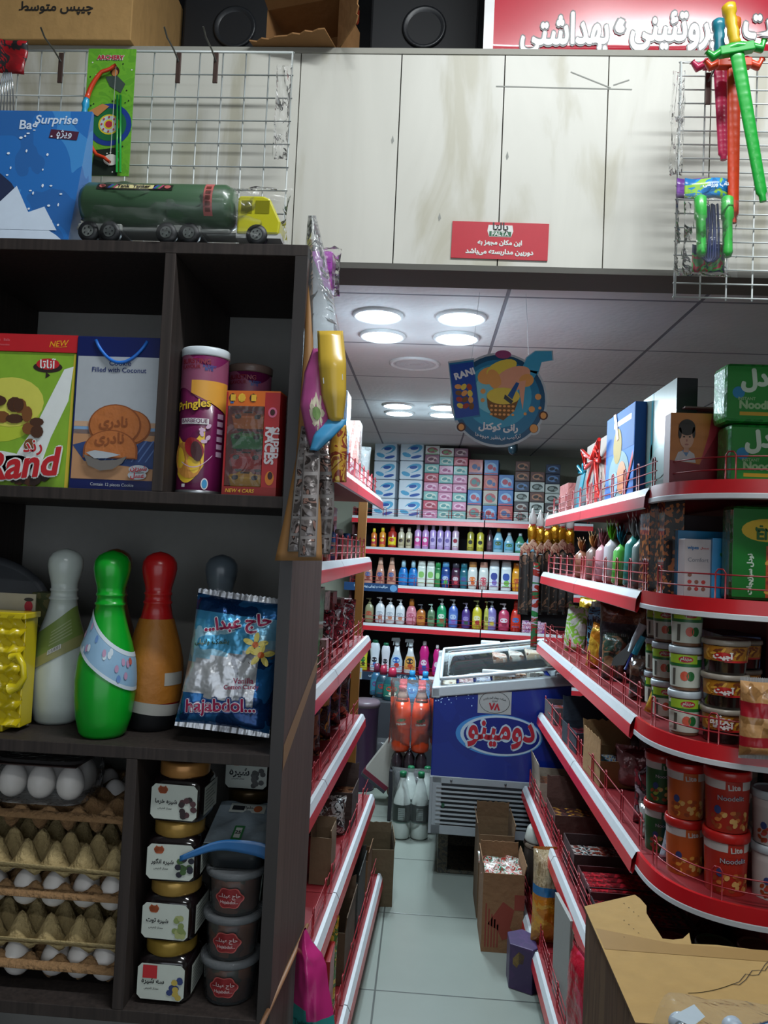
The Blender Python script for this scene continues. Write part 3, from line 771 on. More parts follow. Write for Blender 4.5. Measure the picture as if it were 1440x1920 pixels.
def pouch(t, w, h, th, mats, seed=0, name='bag', mfun=None, nu=26, nv=30, wr=.0025, zig=True):
    fr = pouch_geo(w, h, th, seed, wr=wr); mb = MB()
    for side in (-1, 1):
        b0 = len(mb.f)
        mb.grid(lambda a, c: fr(a * 2 - 1, c * 2 - 1, side), nu, nv, 0, True, side > 0)
        if mfun:
            for j in range(nv):
                for i in range(nu): mb.m[b0 + j * nu + i] = mfun((i + .5) / nu * 2 - 1, (j + .5) / nv * 2 - 1, side)
    # crimped seals
    for s in (0, 1):
        mb.grid(lambda a, c: (w / 2 * (a * 2 - 1), .0006 * math.sin(a * 90) , (h if s else 0) + (c - .5) * .012 + (.002 * (int(a * 40) % 2) if c > .5 and s else 0)), 40, 2, 1 if len(mats) > 1 else 0, False)
    mb.build(name, mats, t)
    return lambda u, v, l=1: fr(u / (w / 2), v / (h / 2) - 1, -1, .0012 + .0003 * l)
xc, w_ = span(325, 512, 1400, 1.20); hh = .203
t = thing('cotton_candy_bag', 'crumpled blue and silver foil bag of vanilla cotton candy', 'snack bag', (xc - .004, 1.205, SZ[2] + .022), math.radians(3))
t.rotation_euler = (math.radians(-9), math.radians(5), math.radians(4))
mf = lambda u, v, s: (2 if v > .72 or (u > .62 and v < .2) else 3 if v > .5 - u * .1 else 0 if v > .12 + .2 * u else 1 if v > -.62 - .12 * u + .0 else 2) if s < 0 else 2
f = pouch(t, .148, hh, .06, [foil('#4f9fc8', '#9cc8dc', .3, .55), foil('#9a9ca2', '#c8cace', .3, .6), foil('#123a6c', '#2a6ca8', .25, .6), foil('#3f8fbf', '#7ab8d8', .3, .5)], 4, mfun=mf, wr=.004)
b = MB()
b.text(fa('حاج عبدا...'), f, .002, .160, w=.105, m=1, bold=.09, lift=3, rot=.22); b.text(fa('حاج عبدا...'), f, .002, .160, w=.105, m=0, bold=.035, lift=6, rot=.22)
b.text(fa('پشمک وانیلی'), f, -.034, .128, w=.055, m=2, bold=.02, lift=3, rot=.15)
b.text('Vanilla', f, .026, .075, w=.032, m=0, bold=.01, lift=3, rot=.12); b.text('Cotton Candy', f, .024, .064, w=.055, m=0, bold=.01, lift=3, rot=.14)
b.text('hajabdol...', f, -.004, .030, w=.108, m=3, bold=.14, lift=3, rot=.12); b.text('hajabdol...', f, -.004, .030, w=.108, m=1, bold=.07, lift=6, rot=.12); b.text('hajabdol...', f, -.004, .030, w=.108, m=0, bold=.025, lift=9, rot=.12)
for cx, cy in ((.036, .133), (.048, .118)):
    for k in range(5): b.ell(f, cx + .012 * math.cos(k * 1.257 + .3), cy + .011 * math.sin(k * 1.257 + .3), .009, .0045, 4, 4 + k * .2, 10, k * 1.257 + .3)
    b.ell(f, cx, cy, .005, .005, 5, 7)
b.shape(f, [(.03, .105), (.068, .118), (.066, .114), (.032, .102)], 6, 3)
b.build('printed_front', [mat('#9c1c4c', .4), mat('#d7dfe8', .4), mat('#3c4a20', .4), mat('#1a3f86', .4), mat('#d9c86a', .4), mat('#c4602c', .4), mat('#3c2a18', .5)], t)

# --- yellow toy, card, tray at the frame edge
t = thing('plastic_toy', 'yellow ribbed plastic toy with a curved handle standing beside the white pin', 'toy', (W(8, 1350, 1.19).x, 1.2, SZ[2]))
b = MB()
b.grid(lambda u, v: (-.045 + .07 * u + .004 * math.sin(v * 38), -.012 - .006 * math.cos(v * 38) - .004 * math.sin(u * 20), .012 + .17 * v), 12, 50, 0)
b.box(-.045, .024, -.008, .03, .006, .183).box(-.05, .0, -.014, .03, 0, .014).box(-.047, .028, -.018, .03, .176, .186)
b.build('body', mat('#c9b414', .3, coat=.5), t, bevel=.002)
MB().tube([(.012, -.024, .118), (.026, -.03, .122), (.036, -.032, .108), (.038, -.03, .09), (.030, -.028, .075), (.014, -.024, .07)], .005, 10, 0, rr=[.006, .0055, .005, .005, .006, .009]).build('handle', mat('#d0bc18', .25, coat=.5), t)
t = thing('header_card', 'off-white card with a red ornament standing behind the yellow ribbed toy', 'card', (W(14, 1300, 1.235).x, 1.235, SZ[2]))
b = MB().box(-.05, .037, 0, .002, 0, .212); f = plane_fn(0)
b.build('card', mat('#a8a08c', .7), t)
b = MB(); b.ell(f, .026, .192, .007, .009, 0, 2); b.ell(f, .026, .203, .008, .003, 1, 3); b.shape(f, [(.02, .182), (.032, .182), (.026, .174)], 0, 2); b.build('printed_front', [mat('#a01c30'), mat('#2a2420')], t)
t = thing('serving_tray', 'dark oval tray on a black box in the shadow behind the yellow toy', 'tray', (W(10, 1100, 1.38).x, 1.37, SZ[2]))
MB().lathe([(.10, 0), (.125, .012), (.127, .013), (.10, .003)], 36, 0, ry=.55, M=Matrix.Translation((0, -.01, .205)) @ Matrix.Scale(.8, 4) @ Matrix.Rotation(.35, 4, 'Y') @ Matrix.Rotation(1.2, 4, 'X')).build('dish', mat('#4a4c50', .35), t)
MB().box(-.08, .08, -.05, .05, 0, .12).build('carton', mat('#26262a', .6), t, bevel=.002)
t = thing('green_carton', 'faded yellow-green carton standing behind the white bowling pin', 'box', (W(88, 1330, 1.30).x, 1.30, SZ[2]))
MB().box(-.04, .02, 0, .04, 0, .21).build('carton', pmat(['#5b5a34', '#4a5230', '#6d6840'], 18, 5, .6), t, bevel=.002)

# --- syrup jars
def label_box(b, fn, w, h, cy, m):
    c = .006
    b.shape(fn, [(-w / 2 + c, cy - h / 2), (w / 2 - c, cy - h / 2), (w / 2, cy - h / 2 + c), (w / 2, cy + h / 2 - c), (w / 2 - c, cy + h / 2), (-w / 2 + c, cy + h / 2), (-w / 2, cy + h / 2 - c), (-w / 2, cy - h / 2 + c)], m)
def syrup_jar(label, x, y, z, persian, fruit, lid='#b8924a', red=False, bare=False):
    t = thing('syrup_jar', label, 'jar', (x, y, z), rnd.uniform(-.06, .06)); H = .089
    s = .041
    MB().lathe([(s * .86, 0), (s, .004), (s * 1.03, .012), (s * 1.03, .05), (s, .06), (s * .86, .066), (s * .8, .068)], 40, 0, e=4.2).build('glass', mat('#120b0d', .08, coat=1), t)
    MB().lathe([(.0365, .066), (.038, .068), (.038, .084), (.0365, .0875), (.03, .088)], 40, 0).build('lid', mat(lid, .3, .45, var=.1), t)
    if not bare:
        b = MB(); f = plane_fn(-s * 1.03 - .0006, .0003)
        label_box(b, f, .072, .052, .033, 0)
        b.ell(f, -.018, .050, .008, .006, 1, 2, 6)
        b.shape(f, [(-.026, .052), (-.022, .057), (-.018, .053), (-.014, .057), (-.010, .052), (-.012, .046), (-.024, .046)], 1, 2)
        b.text(persian, f, -.012, .033, w=.034, m=2, bold=.03, lift=3); b.text(fa('ممتاز تلخیص'), f, -.014, .023, w=.022, m=2, bold=.01, lift=3)
        rr = random.Random(len(label))
        for k in range(12): b.ell(f, .012 + rr.random() * .02, .012 + rr.random() * .028, .005, .0045, 4 + (k % 2), 3 + k * .2, 8)
        if red: b.rect(f, -.028, -.006, .038, .057, 3, 4)
        b.build('label', [mat('#b9bfb6', .5), mat('#a8522c', .5), mat('#16181c', .5), mat('#b02028', .5), mat(fruit[0], .5), mat(fruit[1], .5)], t)
        b = MB(); g = lambda u, v, l=1: (s * 1.03 + .0005 * l, u, v); b.rect(g, -.03, .03, .012, .054, 0)
        for k in range(7): b.rect(g, -.026, .02 - (k % 3) * .006, .017 + k * .005, .0185 + k * .005, 1, 2)
        b.build('side_label', [mat('#a9aea6', .5), mat('#5a5e5a', .5)], t)
    return t
jx = W(312, 1880, 1.2).x
syrup_jar('bottom jar of the gold-lidded syrup stack, with a red corner on its label', jx, 1.212, SZ[3], fa('سه شیره'), ('#2c3a6c', '#b09a48'), '#a8883a', True)
syrup_jar('second jar up the gold-lidded syrup stack, with pale mulberries on its label', jx + .002, 1.213, SZ[3] + .0885, fa('شیره توت'), ('#9aa06a', '#7c8a50'))
syrup_jar('third jar up the gold-lidded syrup stack, half behind the blue ribbon tray', jx + .003, 1.211, SZ[3] + .177, fa('شیره انگور'), ('#3c5a2c', '#1c1c2c'), '#b08a44')
syrup_jar('topmost jar of the gold-lidded syrup stack, with dates on its label', jx + .006, 1.212, SZ[3] + .2655, fa('شیره خرما'), ('#4a2c30', '#2c2022'), '#b07c44')
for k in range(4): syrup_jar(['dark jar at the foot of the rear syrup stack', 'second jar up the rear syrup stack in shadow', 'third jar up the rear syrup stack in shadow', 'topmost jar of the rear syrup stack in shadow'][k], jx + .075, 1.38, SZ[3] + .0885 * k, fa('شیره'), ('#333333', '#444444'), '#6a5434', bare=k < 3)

# --- candy tubs
TUBF = film('#dfe6ea', .05, .12, .08, .1)
def candy_tub(label, x, y, z):
    t = thing('candy_tub', label, 'tub', (x, y, z))
    MB().lathe([(.036, 0), (.038, .002), (.042, .058), (.044, .060)], 40, 0, capt=False).build('tub', TUBF, t)
    b = MB(); rr = random.Random(int(z * 1000))
    b.lathe([(.034, .003), (.039, .05), (.036, .054)], 30, 0)
    b.build('candy', pmat(['#3c2218', '#4c2a1c', '#2e2a1c', '#5a3420'], 60, int(z * 100), .5, kind='v'), t)
    MB().lathe([(.046, .056), (.047, .058), (.047, .063), (.044, .066), (.04, .065)], 40, 0).build('lid', film('#d5dbe0', .14, .15, .1, .1), t)
    b = MB(); f = cyl_fn(lambda v: .0385 + .0035 * v / .06, step=.0004)
    n = 40; pts = [((.021 + .0015 * math.cos(6 * a)) * math.cos(a), .029 + (.0155 + .0015 * math.cos(6 * a)) * math.sin(a)) for a in [2 * PI * i / n for i in range(n)]]
    b.add([f(0, .029, 2)] + [f(x_, y_, 2) for x_, y_ in pts], [(0, i + 1, (i + 1) % n + 1) for i in range(n)], 1)
    b.add([f(0, .029, 3)] + [f(x_ * .9, .029 + (y_ - .029) * .9, 3) for x_, y_ in pts], [(0, i + 1, (i + 1) % n + 1) for i in range(n)], 0)
    b.text(fa('حاج عبدا...'), f, 0, .032, w=.032, m=2, bold=.02, lift=5); b.text('Hajabdol...', f, 0, .023, w=.026, m=2, bold=.02, lift=5)
    b.build('label', [mat('#7c161c', .45), mat('#b0504c', .45), mat('#b9a0a0', .45)], t)
tx = W(425, 1870, 1.2).x
for k in range(3): candy_tub(['lowest clear candy tub with a red badge beside the syrup jars', 'middle clear candy tub with a red badge in the stack of three', 'uppermost clear candy tub with a red badge, under the blue ribbon tray'][k], tx + .001 * k, 1.215, SZ[3] + .0655 * k)
# date tray
t = thing('date_tray', 'grey film-wrapped tray with a blue ribbon strip lying on the candy tubs', 'food tray', (tx + .002, 1.235, SZ[3] + .199))
MB().lathe([(.043, 0), (.047, .03), (.048, .034)], 32, 0, ry=1.05, e=5).build('tray', mat('#20262a', .3, coat=.5), t)
MB().grid(lambda u, v: (-.047 + .094 * u, -.05 + .1 * v, .036 + .03 * v + .004 * math.sin(u * 9) * math.sin(v * 7)), 16, 14, 0).build('film_lid', mat('#7c8890', .15, coat=.8, bump=.3, bs=40), t)
b = MB(); f = lambda u, v, l=1: (u, -.05 + v, .0362 + .3 * v + .0022 + .0004 * l)
b.rect(f, -.008, .008, .008, .04, 0); b.rect(f, -.005, .005, .012, .035, 1, 2); b.text('25', f, 0, .024, w=.009, m=2, bold=.03, lift=3)
b.rect(f, -.028, .03, .072, .094, 1); b.rect(f, -.024, -.004, .077, .088, 2, 2); b.ell(f, .018, .082, .007, .008, 4, 2); b.text(fa('حلوا'), f, .004, .083, w=.013, m=3, lift=3, bold=.02)
b.build('sticker', [mat('#2c6a3c'), mat('#b0b6b0'), mat('#1a1c20'), mat('#16181c'), mat('#a0522c')], t)
b = MB(); b.grid(lambda u, v: (-.075 + .13 * u, -.053 - .022 * (1 - u) ** 2 - .002 * math.sin(u * 12), .016 + .016 * v * (.5 + u) + .014 * math.sin(PI * u)), 20, 4, 0)
b.grid(lambda u, v: (.049 + .008 * u + .006 * v, -.05 + .005 * u, .032 - .062 * v + .004 * math.sin(v * 7)), 3, 12, 0)
b.build('ribbon', mat('#1f5f98', .3, coat=.3), t, solid=.0006)

# --- egg trays
def tray_mesh(nx=6, ny=5, p=.047, flip=1, amp=.019):
    mb = MB(); k = 8
    def fn(u, v):
        x, y = u * nx * p, v * ny * p
        a = abs(math.cos(PI * x / p)) * abs(math.cos(PI * y / p)); c = (math.sin(PI * x / p) * math.sin(PI * y / p)) ** 2
        z = .045 - .006 + amp * (a ** 1.5) * .7 - .036 * c ** .8
        if u < .004 or u > .996 or v < .004 or v > .996: z = .040
        return (x - nx * p, y, z if flip > 0 else .045 - z)
    mb.grid(fn, nx * k, ny * k, 0)
    mb.grid(lambda u, v: (u * nx * p - nx * p, -.008 * v, (.040 - .010 * v) if flip > 0 else .005 + .010 * v), nx * k, 1, 0)
    return mb
M_pulp = mat('#8c6b48', .95, bump=.6, bs=140, var=.25); M_pulp2 = mat('#a89468', .95, bump=.6, bs=140, var=.2)
ex = XR - .018 - .416 + .2 + .0
ex = -.427 - .0085 - .006
proto_tray = None
def egg_tray(label, z, flip, m, dx=0.0, dy=0.0, tilt=0.0):
    t = thing('egg_tray', label, 'egg tray', (ex + dx, 1.185 + dy, z)); t.rotation_euler = (0, tilt, 0)
    tray_mesh(flip=flip).build('pulp_tray', m, t, solid=.0012)
    return t
egg_tray('brown pulp egg tray at the very bottom of the egg stack', SZ[3] + .002, 1, M_pulp)
egg_tray('upturned pulp tray covering the bottom layer of eggs', SZ[3] + .062, -1, M_pulp2, -.003)
egg_tray('brown pulp egg tray in the middle of the egg stack', SZ[3] + .108, 1, M_pulp, .0, .002)
egg_tray('pale torn pulp tray covering the middle layer of eggs', SZ[3] + .172, -1, M_pulp2, .0, -.004, .02)
egg_tray('dark pulp egg tray on top of the egg stack, under loose eggs', SZ[3] + .216, 1, M_pulp, .002, .03)
egg = MB(); pr = [(max(.0003, .0215 * math.sin(PI * j / 14) * (1 - .13 * math.cos(PI * j / 14) * -1)), .028 - .028 * math.cos(PI * j / 14)) for j in range(15)]
egg.lathe(pr, 20, 0, capb=False, capt=False); M_egg = mat('#cfc9c4', .45)
eg0 = egg.build('egg', M_egg)
def put_egg(label, x, y, z, grp, first=[True], rot=(0, 0, 0)):
    o = eg0 if first[0] else eg0.copy()
    if not first[0]: COL.objects.link(o)
    first[0] = False
    tag(o, label, 'egg', grp); o.location = (x, y, z); o.rotation_euler = rot
p = .047
for lab, z0, yy, g in (('white egg in the bottom tray of the egg stack', SZ[3] + .006, 1.185, 'eggs in the bottom tray'), ('white egg in the middle tray of the egg stack', SZ[3] + .112, 1.187, 'eggs in the middle tray'),
                       ('white egg in the top tray of the egg stack, behind the clear egg box', SZ[3] + .220, 1.215, 'eggs in the top tray')):
    for i in range(6):
        for j in range(2 if z0 < 1.1 else 4):
            if z0 > 1.1 and j < 2 and i < 5: continue
            put_egg(lab, ex - p * (i + .5) + rnd.uniform(-.002, .002), yy + p * (j + .5), z0 + .003, g, rot=(rnd.uniform(-.2, .2), rnd.uniform(-.2, .2), 0))
t = thing('egg_box', 'clear plastic box of eggs lying on top of the egg stack', 'egg box', (ex - .165, 1.205, SZ[3] + .266))
MB().lathe([(.075, 0), (.078, .02), (.08, .03), (.078, .05), (.07, .068)], 40, 0, ry=.7, e=5, c=(0, .06, 0)).build('shell', film('#ffffff', .05, .16, .06, .5, 45), t)
MB().box(-.07, .07, .0, .11, .062, .0635).build('paper_insert', mat('#3c2420', .7), t)
for i in range(3):
    for j in range(2): put_egg('large white egg inside the clear plastic egg box', ex - .165 + (i - 1) * .048, 1.24 + j * .048, SZ[3] + .268, 'eggs inside the clear box')
# ------------------------------------------------------------------ on and above the cabinet
CT = SZ[0]
FILM = film('#ffffff', .03, .17, .07, .7, 24)
def px_sheet(rows, Yf, th, n=4):
    """sheet through pixel rows [(y, xl, xr, Y)], returns MB grid"""
    def fn(u, v):
        q = v * (len(rows) - 1); i = min(int(q), len(rows) - 2); k = q - i
        a, b = rows[i], rows[i + 1]
        y = a[0] + (b[0] - a[0]) * k; xl = a[1] + (b[1] - a[1]) * k; xr = a[2] + (b[2] - a[2]) * k; Y = a[3] + (b[3] - a[3]) * k
        return W(xl + (xr - xl) * u, y, Y - .012 * math.sin(PI * u) * Yf)
    return fn
# blue gift bag
t = thing('gift_bag', 'blue paper surprise bag with a snow picture standing on the cabinet', 'bag', (W(128, 436, 1.165).x, 1.165, CT))
b = MB(); h_ = W(128, 206, 1.19).z - CT
v = [(-.16, 0, 0), (0, 0, 0), (0, .075, 0), (-.16, .075, 0), (-.16, .03, h_), (.012, .03, h_), (.012, .036, h_), (-.16, .036, h_), (.006, .045, h_ * .5)]
b.add(v, [(0, 1, 5, 4), (1, 8, 5), (1, 2, 8), (2, 6, 8), (8, 6, 5), (2, 3, 7, 6), (3, 0, 4, 7), (4, 5, 6, 7), (0, 3, 2, 1)], 0)
b.build('body', pmat(['#2b62a4', '#2a6cb4', '#3f86c6'], 9, 2, .35, dist=.6), t)
b = MB(); f = lambda u, v, l=1: (u, .03 * v / h_ - .0004 * l, v)
b.text('Surprise', f, -.045, h_ - .018, w=.07, m=0, bold=.02, lift=2, shear=.1); b.text('Bag', f, -.09, h_ - .028, w=.03, m=0, bold=.02, lift=2)
b.shape(f, [(-.052, h_ - .033), (-.005, h_ - .037), (-.007, h_ - .052), (-.054, h_ - .048)], 1, 2); b.text(fa('ویژه'), f, -.029, h_ - .042, w=.025, m=0, bold=.01, lift=3)
b.shape(f, [(-.16, .0), (-.005, .0), (-.02, .012), (-.05, .030), (-.075, .034), (-.1, .03), (-.16, .05)], 0, 2)
b.shape(f, [(-.16, .02), (-.02, .02), (-.045, .06), (-.07, .05), (-.095, .095), (-.125, .06), (-.16, .075)], 0, 3); b.shape(f, [(-.16, .09), (-.13, .12), (-.105, .1), (-.09, .08), (-.16, .05)], 2, 2.5)
rr = random.Random(9)
for k in range(34): b.ell(f, -.12 + rr.random() * .115, .02 + rr.random() * (h_ - .06), .0012 + rr.random() * .002, .0012 + rr.random() * .002, 3, 2.2, 6)
b.build('printed_front', [mat('#c9d6e6', .4), mat('#4c2438', .4), mat('#26304e', .4), mat('#dfe8f2', .4)], t)

# tanker truck in a plastic bag
tx0, ty = W(140, 448, 1.16), 1.16
L = W(532, 452, 1.16).x - tx0.x
t = thing('toy_truck', 'green toy tanker truck with a yellow cab lying on the cabinet', 'toy truck', (tx0.x, ty, CT))
GREEN = mat('#3d5a40', .35, coat=.3)
cyx = Matrix(((0, 0, 1, 0), (1, 0, 0, 0), (0, 1, 0, 0), (0, 0, 0, 1)))        # local z -> x
R = .036
MB().lathe([(.012, 0), (R * .8, .003), (R, .014), (R, .232), (R * .8, .244), (.012, .247)], 36, 0, M=Matrix.Translation((.002, .022, .030 + R)) @ cyx @ Matrix.Rotation(0, 4, 'Z')).build('tank', GREEN, t)
b = MB(); f = lambda u, v, l=1: (u, .022 - (R + .0006 + .0004 * l) * math.cos((v - .013) / R), .030 + R + (R + .0006 + .0004 * l) * math.sin((v - .013) / R))
b.rect(f, .035, .155, .026, .039, 0, 1, 1, 5); b.rect(f, .062, .125, .028, .037, 1, 2, 1, 4); b.text('Tank  Tanker', f, .094, .0325, w=.052, m=0, bold=.04, lift=4)
for k, c in enumerate((2, 3, 4)): b.shape(f, [(.052 + k * .004, .028), (.056 + k * .004, .028), (.062 + k * .004, .037), (.058 + k * .004, .037)], c, 3); b.shape(f, [(.124 + k * .004, .028), (.128 + k * .004, .028), (.134 + k * .004, .037), (.130 + k * .004, .037)], c, 3)
b.ell(f, .044, .0325, .005, .004, 5, 3); b.ell(f, .147, .0325, .005, .004, 5, 3)
b.rect(f, .205, .219, -.012, .045, 5, 1, 1, 12)
for k in range(5): b.rect(f, .208, .216, -.006 + k * .009, .0 + k * .009, 6, 2, 1, 2)
b.build('decal', [mat('#23201c', .4), mat('#cfc58c', .4), mat('#3c4a9a', .4), mat('#2e7c4a', .4), mat('#a8486a', .4), mat('#b4605c', .4), mat('#6a3028', .4)], t)
b = MB(); b.box(.0, .245, .002, .044, .020, .027)
b.box(.004, .075, -.002, .046, .018, .03).box(.13, .2, -.002, .046, .018, .03).box(.205, .262, .008, .038, .018, .024)
b.build('chassis', mat('#8c8f8a', .4), t, bevel=.003)
b = MB(); b.prism([(0, 0), (.066, 0), (.068, .02), (.05, .056), (.04, .060), (.003, .060), (0, .056)], .046, 0, Matrix(((1, 0, 0, .256), (0, 0, 1, -.002), (0, 1, 0, .018), (0, 0, 0, 1))))
b.build('cab', mat('#b9b41c', .3, coat=.4), t, bevel=.003)
b = MB(); f = plane_fn(-.0022); b.rect(f, .262, .279, .05, .07, 0); b.rect(f, .284, .306, .05, .07, 0); b.box(.255, .325, .0, .042, .012, .02, 1)
b.build('cab_trim', [mat('#7d7a1c', .15), mat('#b9bab8', .4)], t)
for x in (.022, .056, .146, .182, .288):
    for y in (-.004, .038):
        w = MB(); r = .0165; M = Matrix.Translation((x, y, r)) @ Matrix.Rotation(-PI / 2, 4, 'X')
        w.lathe([(r * .6, 0), (r, .002), (r, .011), (r * .6, .012)], 22, 0, M=M); wo = w.build('wheel', mat('#15171a', .5), t); w = MB(); w.lathe([(r * .55, -.0006), (r * .45, .001), (r * .15, -.001)], 18, 1, M=M)
        for k in range(5): a = k * 1.257; w.ell(lambda u, v, l=1: (x + u, y - .0012, r + v), r * .33 * math.cos(a), r * .33 * math.sin(a), .0014, .0014, 0, n=6)
        w.build('hub', [mat('#15171a', .5), mat('#7c817e', .3, .5)], wo)
f = pouch_geo(L + .012, .10, .066, 11, wr=.007)
b = MB()
for side in (-1, 1): b.grid(lambda a, c: (lambda q: (q[0] + L / 2, q[1] + .022, q[2] + .001))(f(a * 2 - 1, c * 2 - 1, side)), 50, 22, 0, True, side > 0)
tag(b.build('plastic_bag', FILM, None), 'clear crinkled plastic bag around the green toy tanker truck', 'plastic bag', loc=(tx0.x, ty, CT + .0006))
# purple box in cellophane
t = thing('toy_box', 'purple toy box in clear cellophane beside the yellow truck cab', 'toy box', (W(585, 466, 1.36).x, 1.36, CT))
MB().box(-.038, .038, 0, .05, 0, .072).build('body', mat('#a040a8', .3, coat=.4), t, bevel=.003)
b = MB(); f = plane_fn(0); b.ell(f, -.02, .062, .008, .005, 0, 2); b.ell(f, -.02, .062, .004, .003, 1, 3); b.rect(f, -.036, .036, .052, .07, 2)
for k in range(4): b.ell(f, .0 + k * .009, .06, .003, .003, 3, 3)
b.build('printed_front', [mat('#3a2c20'), mat('#c4742c'), mat('#b258b8', .35), mat('#d9a0d8')], t)
f = pouch_geo(.102, .088, .085, 21, wr=.008); b = MB()
for side in (-1, 1): b.grid(lambda a, c: (lambda q: (q[0], q[1] + .025, q[2] - .002))(f(a * 2 - 1, c * 2 - 1, side)), 24, 22, 0, True, side > 0)
b.build('cellophane', FILM, t)

# wire grids and hooks
GW = mat('#c6ccca', .35, .1); GY = 1.47
def wire_grid(label, x0, x1, z0, z1, sx, sz, y):
    t = thing('wire_grid', label, 'wire grid', (x0, y, z0)); b = MB(); r = .0016
    nx = round((x1 - x0) / sx); nz = round((z1 - z0) / sz)
    for i in range(nx + 1): b.tube([(i * sx, .004, -.004), (i * sx, .004, nz * sz + .004)], r, 6)
    b.build('upright_wires', GW, t); b = MB()
    for j in range(nz + 1): b.tube([(-.004, 0, j * sz), (nx * sx + .004, 0, j * sz)], r, 6)
    b.build('cross_wires', GW, t)
    MB().tube([(0, 0, 0), (nx * sx, 0, 0), (nx * sx, 0, nz * sz), (0, 0, nz * sz)], .0028, 8, 0, closed=True).build('border', GW, t)
    return t
gz1 = W(300, 97, GY).z
wire_grid('white wire grid hung on the bulkhead behind the toy truck', W(-60, 250, GY).x, W(522, 250, GY).x, gz1 - .0465 * 9, gz1, .0465, .0465, GY)
gz2 = W(1350, 118, 1.45).z; gx2 = W(1272, 300, 1.45).x
wire_grid('white wire grid hung beside the toy swords and skipping ropes', gx2, gx2 + .0475 * 6, gz2 - .0265 * 17, gz2, .0475, .0265, 1.45)
def hook(label, px, py, Y, prong=True):
    p = W(px, py, Y); t = thing('display_hook', label, 'hook', (p.x, p.y, p.z), group=None)
    MB().box(-.005, .005, 0, .003, -.032, .03).build('plate', mat('#4a3832', .5, .3), t, bevel=.001)
    MB().tube([(0, 0, .012), (0, -.03, .016), (-.003, -.06, .02), (-.004, -.075, .03)], .0017, 6).build('prong', mat('#6a6a66', .35, .7), t)
    return t
for px, n in ((113, 'bare metal hook between the red packet and the bow set'), (334, 'bare metal hook between the bow set and the last hook of the grid'), (404, 'bare metal hook of the grid closer to the open carton')): hook(n, px, 126, GY - .005)
hook('metal hook on the wire grid beside the hanging toy swords', 1328, 165, 1.44)
# red packet with silver streamers
t = thing('hanging_packet', 'red packet with silver streamers hanging at the end of the wire grid', 'packet', tuple(W(10, 136, 1.40)))
MB().grid(lambda u, v: (-.06 + .098 * u + .004 * v, -.004 * math.sin(u * 9) - .003 * math.sin(v * 7), -.001 + .064 * v + .004 * math.sin(u * 5)), 16, 10, 0).build('packet', pmat(['#8c1820', '#a01a22', '#2c2a2c', '#b02028'], 22, 4, .3), t, solid=.003)
b = MB()
for k in range(6): b.tube([(-.002 + k * .003, -.002, -.002), (-.006 + k * .005 , -.004, -.03), (-.012 + k * .007, 0, -.09)], .0012, 5)
b.build('streamers', mat('#c9d2dc', .15, .9), t)
# bow and arrow set
Yb = 1.42; q = W(196, 330, Yb); h_ = W(203, 92, Yb).z - q.z; w_ = pxm(96, Yb)
t = thing('bow_set', 'toy bow and arrow set on a bright green card with a round target', 'toy', tuple(q))
MB().box(-w_ / 2, w_ / 2, 0, .002, 0, h_).build('card', pmat(['#5fa02c', '#6cae30', '#64a62e'], 30, 3, .4), t)
b = MB(); f = plane_fn(0, .0003)
tc_ = (.003, h_ * .40)
for k, (r, m) in enumerate(((.044, 0), (.034, 1), (.021, 2), (.018, 3), (.010, 2), (.007, 4))): b.ell(f, *tc_, r, r * .95, m, 2 + k, 24)
for k in range(8): b.ell(f, tc_[0] + .014 * math.cos(k * .785), tc_[1] + .014 * math.sin(k * .785), .002, .002, 4, 9, 6)
b.text('ARCHERY', f, -.002, h_ - .018, w=.052, m=5, bold=.12, lift=3); b.text('ARCHERY', f, -.002, h_ - .018, w=.052, m=4, bold=.04, lift=6)
b.ell(f, .008, h_ - .045, .009, .010, 6, 3); b.ell(f, .008, h_ - .048, .006, .007, 7, 4); b.shape(f, [(-.01, h_ - .056), (.012, h_ - .053), (.03, h_ - .07), (.022, h_ - .088), (.0, h_ - .075)], 8, 3)
b.shape(f, [(-.038, h_ * .5), (-.012, h_ * .56), (.002, h_ * .54), (-.02, h_ * .46)], 7, 8); b.shape(f, [(-.028, 0), (.025, 0), (.018, h_ * .22), (-.022, h_ * .2)], 9, 2); b.ell(f, .012, .03, .015, .011, 5, 10)
for k in range(30): b.ell(f, (rr.random() - .5) * w_ * .9, rr.random() * h_, .0016, .0016, rr.choice([5, 9]), 2.5, 6)
b.build('printed_card', [mat('#1c3c8c', .4), mat('#1e6a3c', .4), mat('#d9c42c', .4), mat('#c0c8c8', .4), mat('#b83040', .4), mat('#d8dcd2', .4), mat('#3c1c14', .5), mat('#c08048', .5), mat('#3c4a44', .5), mat('#16241a', .5)], t)
def arcp(t0, t1, n, cx=.035, R_=.082, zc=None): 
    zc = zc or h_ * .47
    return [(cx - R_ * math.cos(a) * .95 + .01 * (1 if abs(a) > .9 else 0) , -.009, zc + R_ * 1.28 * math.sin(a)) for a in [t0 + (t1 - t0) * i / n for i in range(n + 1)]]
t.location.y -= .0
b = MB(); b.tube(arcp(-1.15, -.28, 10), .0045, 8, rr=[.003 + .002 * i / 10 for i in range(11)]); b.build('lower_limb', mat('#d2401e', .35, coat=.3), t)
b = MB(); b.tube(arcp(.28, 1.15, 10), .0045, 8, rr=[.005 - .002 * i / 10 for i in range(11)]); b.build('upper_limb', mat('#d2401e', .35, coat=.3), t)
b = MB(); b.tube(arcp(-.3, .3, 8), .006, 10, rr=[.004, .006, .0075, .005, .006, .005, .0075, .006, .004]); b.build('grip', mat('#1e9ccc', .35, coat=.3), t)
p0, p1 = arcp(-1.15, 1.15, 1); b = MB(); b.tube([p0, p1], .0006, 5); b.build('string', mat('#b8bcb8', .5), t)
b = MB()
